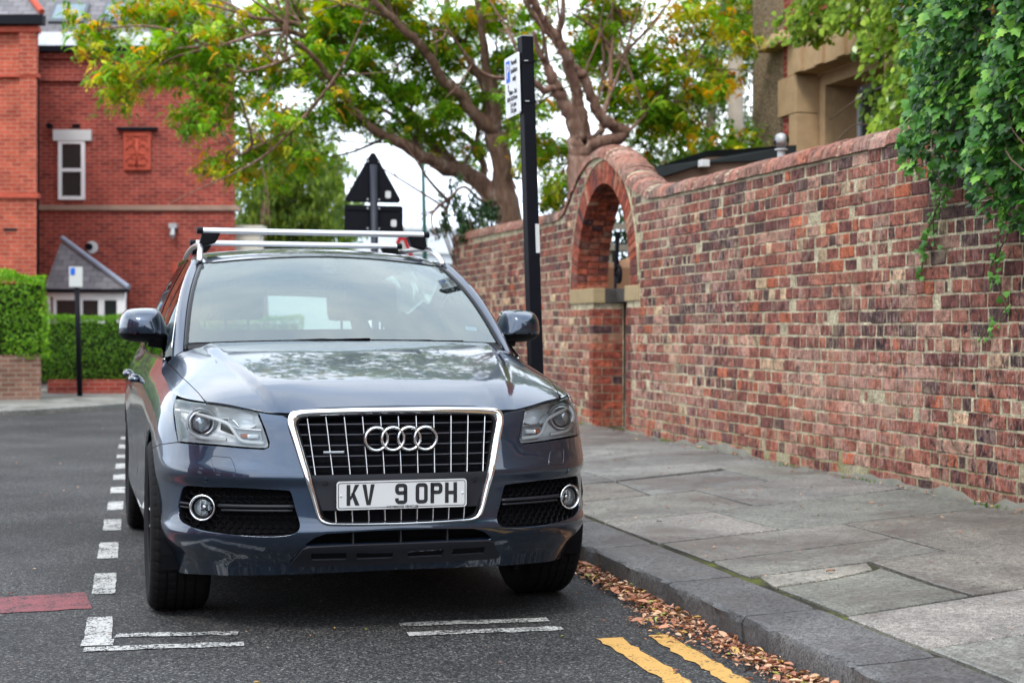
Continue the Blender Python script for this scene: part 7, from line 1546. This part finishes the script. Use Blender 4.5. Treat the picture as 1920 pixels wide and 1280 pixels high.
# cabin
cbn = empty('cabin', (0, 0, 0)); cbn.parent = CAR
mb = MB(); mb.box((-.80, 1.30, .45), (.80, 1.62, 1.04), bev=.05); mb.box((-.70, 1.20, 1.02), (.70, 1.5, 1.10), bev=.03); mb.box((-.56, 1.42, 1.02), (-.22, 1.60, 1.12), bev=.03); cb(mb, 'dashboard', M['interior'], cbn)
mb = MB(); mb.box((-.83, 1.30, .42), (.83, 4.40, .50)); mb.box((-.86, 1.5, .5), (-.80, 4.1, 1.03)); mb.box((.80, 1.5, .5), (.86, 4.1, 1.03)); mb.box((-.75, 3.75, .9), (.75, 4.42, .93)); cb(mb, 'floor', M['interior'], cbn)
wc = Matrix.Translation((-.37, 1.74, 1.02)) @ Matrix.Rotation(R_(-65), 4, 'X'); mb = MB(); mb.tube([tuple(wc @ Vector((.185 * math.cos(t), .185 * math.sin(t), 0))) for t in np.linspace(0, 6.2832, 36, endpoint=False)], .0155, 8, closed=True)
mb.box((-.17, -.02, -.01), (.17, .02, .01), M=wc); mb.cyl(tuple(wc @ Vector((0, 0, -.02))), tuple(wc @ Vector((0, 0, .03))), .06, 16); cb(mb, 'steering_wheel', simple('steering_wheel_grey', (.42, .42, .44), .45), cbn, smooth=False)
def seat(x, y, w=.26):
    s = empty('seat', (x, y, 0)); s.parent = cbn
    def q(mb, n): o = mb.build(n, M['seat'], angle=40); o.parent = s
    mb = MB(); mb.box((-w, -.30, .55), (w, .28, .70), bev=.06); q(mb, 'cushion')
    mb = MB(); R1 = Matrix.Translation((0, .24, .62)) @ Matrix.Rotation(R_(-18), 4, 'X'); mb.box((-w, -.06, .0), (w, .07, .62), M=R1, bev=.055); q(mb, 'backrest')
    mb = MB(); R1 = Matrix.Translation((0, .40, 1.265)) @ Matrix.Rotation(R_(-14), 4, 'X'); mb.box((-.15, -.05, -.0), (.15, .05, .215), M=R1, bev=.045); mb.cyl((-.06, .40, 1.17), (-.06, .41, 1.29), .008, 6); mb.cyl((.06, .40, 1.17), (.06, .41, 1.29), .008, 6); q(mb, 'head_restraint')
seat(-.38, 2.2); seat(.38, 2.25); seat(-.42, 3.15, .24); seat(.42, 3.15, .24)
mb = MB(); mb.box((-.11, 1.98, 1.43), (.11, 2.0, 1.50), bev=.01); cb(mb, 'rear_view_mirror', M['plastic'], cbn)
mb = MB(); q = WSC(np.array([[0.0, .80]]))[0]; mb.lathe([(.0005, -.05), (.022, -.04), (.038, -.015), (.040, .0), (.030, .03), (.014, .07), (.0005, .10)], 20, Matrix.Translation(q + (.0, .035, -.0)) @ Matrix.Rotation(R_(-62), 4, 'X') @ Matrix.Scale(.35, 4, (0, 1, 0))); cb(mb, 'sensor_pod', simple('sensor_pod_grey', (.05, .05, .055), .5), cbn, smooth=True)
# permit sticker low on the screen
part('permit_sticker', patch(WSC, [(.80, .13), (.885, .125), (.89, .165), (.81, .17)], (), .03, off=-.007, flip=(sgnW < 0), flange=0), simple('permit_blue', (.35, .6, .75), .5))
# ---------------------------------------------------------------- roof rails and load bars
for sg in (1, -1):
    P = [(.632, 1.96, 1.553), (.628, 2.02, 1.588), (.618, 2.12, 1.625), (.612, 2.3, 1.652), (.608, 2.8, 1.664), (.60, 3.4, 1.648), (.59, 3.9, 1.600), (.585, 4.05, 1.565)]
    mb = MB(); mb.tube(catmull([(a * sg, b, c) for a, b, c in P], 5), .0145, 10); cb(mb, 'roof_rail', M['satin'], smooth=True)
for (yb_, zb_, hw_) in ((2.28, 1.728, .612), (2.95, 1.700, .600)):
    rbr = empty('load_bar', (0, yb_, zb_)); rbr.parent = CAR
    pr = [(-.036, 0), (-.032, .009), (-.016, .0165), (.012, .016), (.030, .008), (.036, -.004), (.030, -.013), (-.030, -.014)]
    mb = MB(); mb.prism([(-hw_ + .02, a, b) for a, b in pr], (2 * hw_ - .04, 0, 0)); o = mb.build('bar', M['satin'], angle=60); o.parent = rbr
    for sg in (1, -1):
        mb = MB(); mb.prism([(sg * (hw_ - .02), a * 1.05, b * 1.15) for a, b in pr], (sg * .032, 0, 0)); o = mb.build('end_cap', M['plastic'], bevel=.004); o.parent = rbr
        mb = MB(); zr = -.075 if yb_ < 2.5 else -.06; mb.prism([(sg * (hw_ - .015), -.035, -.010), (sg * (hw_ - .11), -.035, -.010), (sg * (hw_ - .085), -.03, zr + .012), (sg * (hw_ - .03), -.03, zr - .004), (sg * (hw_ + .004), -.03, zr - .01)], (0, .07, 0)); o = mb.build('foot', M['plastic'], bevel=.006); o.parent = rbr
# ---------------------------------------------------------------- door mirrors
def mirror(sg):
    m = empty('door_mirror', (0, 0, 0)); m.parent = CAR
    O = np.array([(1.040, 1.205), (1.036, 1.250), (1.018, 1.290), (.985, 1.307), (.92, 1.313), (.868, 1.309), (.846, 1.292), (.828, 1.250), (.812, 1.205), (.80, 1.170), (.812, 1.150), (.86, 1.146), (.94, 1.148), (1.000, 1.156), (1.030, 1.175)])
    C = catmull([(a, b, 0) for a, b in O], 5, True)[:, :2]; c = np.array([.925, 1.225]); n = len(C)
    L_ = []
    rr_ = [0.02, .2, .4, .6, .75, .86, .93, .975, 1.0]
    for r in rr_: q = c + (C - c) * r; L_.append(np.stack([q[:, 0], 1.575 - .145 * np.sqrt(np.maximum(0, 1 - r ** 2.6)) + .10 * (q[:, 0] - .925) * 1.0, q[:, 1]], 1))
    for dy in (.02, .045): L_.append(np.stack([C[:, 0], 1.575 + dy + .10 * (C[:, 0] - .925), C[:, 1]], 1))
    q = c + (C - c) * .93; L_.append(np.stack([q[:, 0], 1.575 + .035 + .1 * (q[:, 0] - .925), q[:, 1]], 1))
    V = np.concatenate(L_) * (sg, 1, 1); F = [(r * n + i, r * n + (i + 1) % n, (r + 1) * n + (i + 1) % n, (r + 1) * n + i) for r in range(len(L_) - 1) for i in range(n)]
    cut = 1.190; cz = np.array([V[list(f), 2].mean() for f in F]); up = [f for f, z in zip(F, cz) if z > cut]; lo = [f for f, z in zip(F, cz) if z <= cut]
    # exact split line: snap the near vertices
    for i in range(len(V)):
        if abs(V[i, 2] - cut) < .006: V[i, 2] = cut
    for nm, ff, mt in (('mirror_cap', up, M['paint']), ('mirror_base', lo, M['plastic'])):
        mb = MB(); mb.add(V, ff); o = mb.build(nm, mt, smooth=True); bm = bmesh.new(); bm.from_mesh(o.data); bmesh.ops.delete(bm, geom=[v for v in bm.verts if not v.link_faces], context='VERTS'); bmesh.ops.recalc_face_normals(bm, faces=bm.faces[:]); bm.to_mesh(o.data); bm.free(); o.parent = m
    mb = MB(); gq = [(x, 1.607 + .1 * (x - .925), z) for x, z in (c + (C - c) * .925)]; mb.add(np.array(gq) * (sg, 1, 1), [list(range(n))]); o = mb.build('mirror_glass', simple('mirror_silver', (.8, .82, .84), .02, 1.0)); o.parent = m
    mb = MB(); mb.tube([(.90 * sg, 1.54, 1.165), (.83 * sg, 1.545, 1.155), (.78 * sg, 1.55, 1.125), (.755 * sg, 1.56, 1.10)], [.038, .040, .042, .05], 12, sx=1.0); o = mb.build('mirror_arm', M['plastic'], smooth=True); o.parent = m
mirror(1); mirror(-1)
# ---------------------------------------------------------------- wheels
def wheel(x, y, sg):
    w_ = empty('wheel', (x * sg, y, .368)); w_.parent = CAR; Rw, hw = .368, .1275
    prof = [(.255, -.100), (.262, -.112), (.30, -.1265), (.335, -.124), (.353, -.114), (.3625, -.101), (.3655, -.094)]
    tread = [-.094, -.0625, -.0618, -.0545, -.0538, -.0215, -.0208, -.0125, -.0118, .0118, .0125, .0208, .0215, .0538, .0545, .0618, .0625, .094]
    n = 288; V, rows = [], []
    th = np.linspace(0, 2 * math.pi, n, endpoint=False)
    P_ = [(r, h, 0) for r, h in prof]
    for i, h in enumerate(tread):
        deep = i in (2, 3, 6, 7, 10, 11, 14, 15); r = Rw - .0022 * (abs(h) / .094) ** 2 - (.0075 if deep else 0); P_.append((r, h, 1 if not deep else 0))
    P_ += [(r, -h, 0) for r, h in prof[::-1]]
    V = []
    for (r, h, t) in P_:
        rad = np.full(n, r)
        if t:
            ph = (np.arange(n) + int(round(h * 160))) % 6; rad = rad - (ph == 0) * (.0045 if abs(h) > .055 else .003)
        elif r > .345 and abs(h) > .09: ph = (np.arange(n) + int(round(math.copysign(.094, h) * 160))) % 6; rad = rad - (ph == 0) * .0035
        V.append(np.stack([np.full(n, h), rad * np.cos(th), rad * np.sin(th)], 1))
    k = len(P_); V = np.concatenate(V); mb = MB(); mb.add(V, [(i * n + q, i * n + (q + 1) % n, (i + 1) * n + (q + 1) % n, (i + 1) * n + q) for i in range(k - 1) for q in range(n)]); o = mb.build('tyre', M['tyre'], angle=28); o.parent = w_
    Rt = Matrix.Rotation(R_(90), 4, 'Y'); mb = MB(); mb.lathe([(.255, -.112), (.262, -.106), (.250, -.095), (.243, -.05), (.235, .0), (.243, .06), (.25, .095), (.262, .106), (.255, .112)], 48, Rt); mb.lathe([(.0005, -.06), (.2, -.065), (.235, -.02)], 32, Rt)
    for i in range(5):
        for d in (-.16, .16):
            a = 2 * math.pi * i / 5 + d; b = 2 * math.pi * i / 5 + d * .5; mb.tube([(sg * .075, .05 * math.cos(b), .05 * math.sin(b)), (sg * .082, .15 * math.cos(a), .15 * math.sin(a)), (sg * .092, .25 * math.cos(a), .25 * math.sin(a))], [.018, .015, .016], 6)
    mb.lathe([(.0005, .085 * sg), (.03, .083 * sg), (.06, .07 * sg), (.07, .04 * sg)], 24, Rt); o = mb.build('rim', M['alloy'], angle=45); o.parent = w_
for sg in (1, -1): wheel(.812, .875, sg); wheel(.812, 3.68, sg)

for o in list(bpy.data.objects):
    if o.type == 'MESH' and o.name == 'stems.002': split_loose(o) if len(o.data.vertices) < 4000 else None
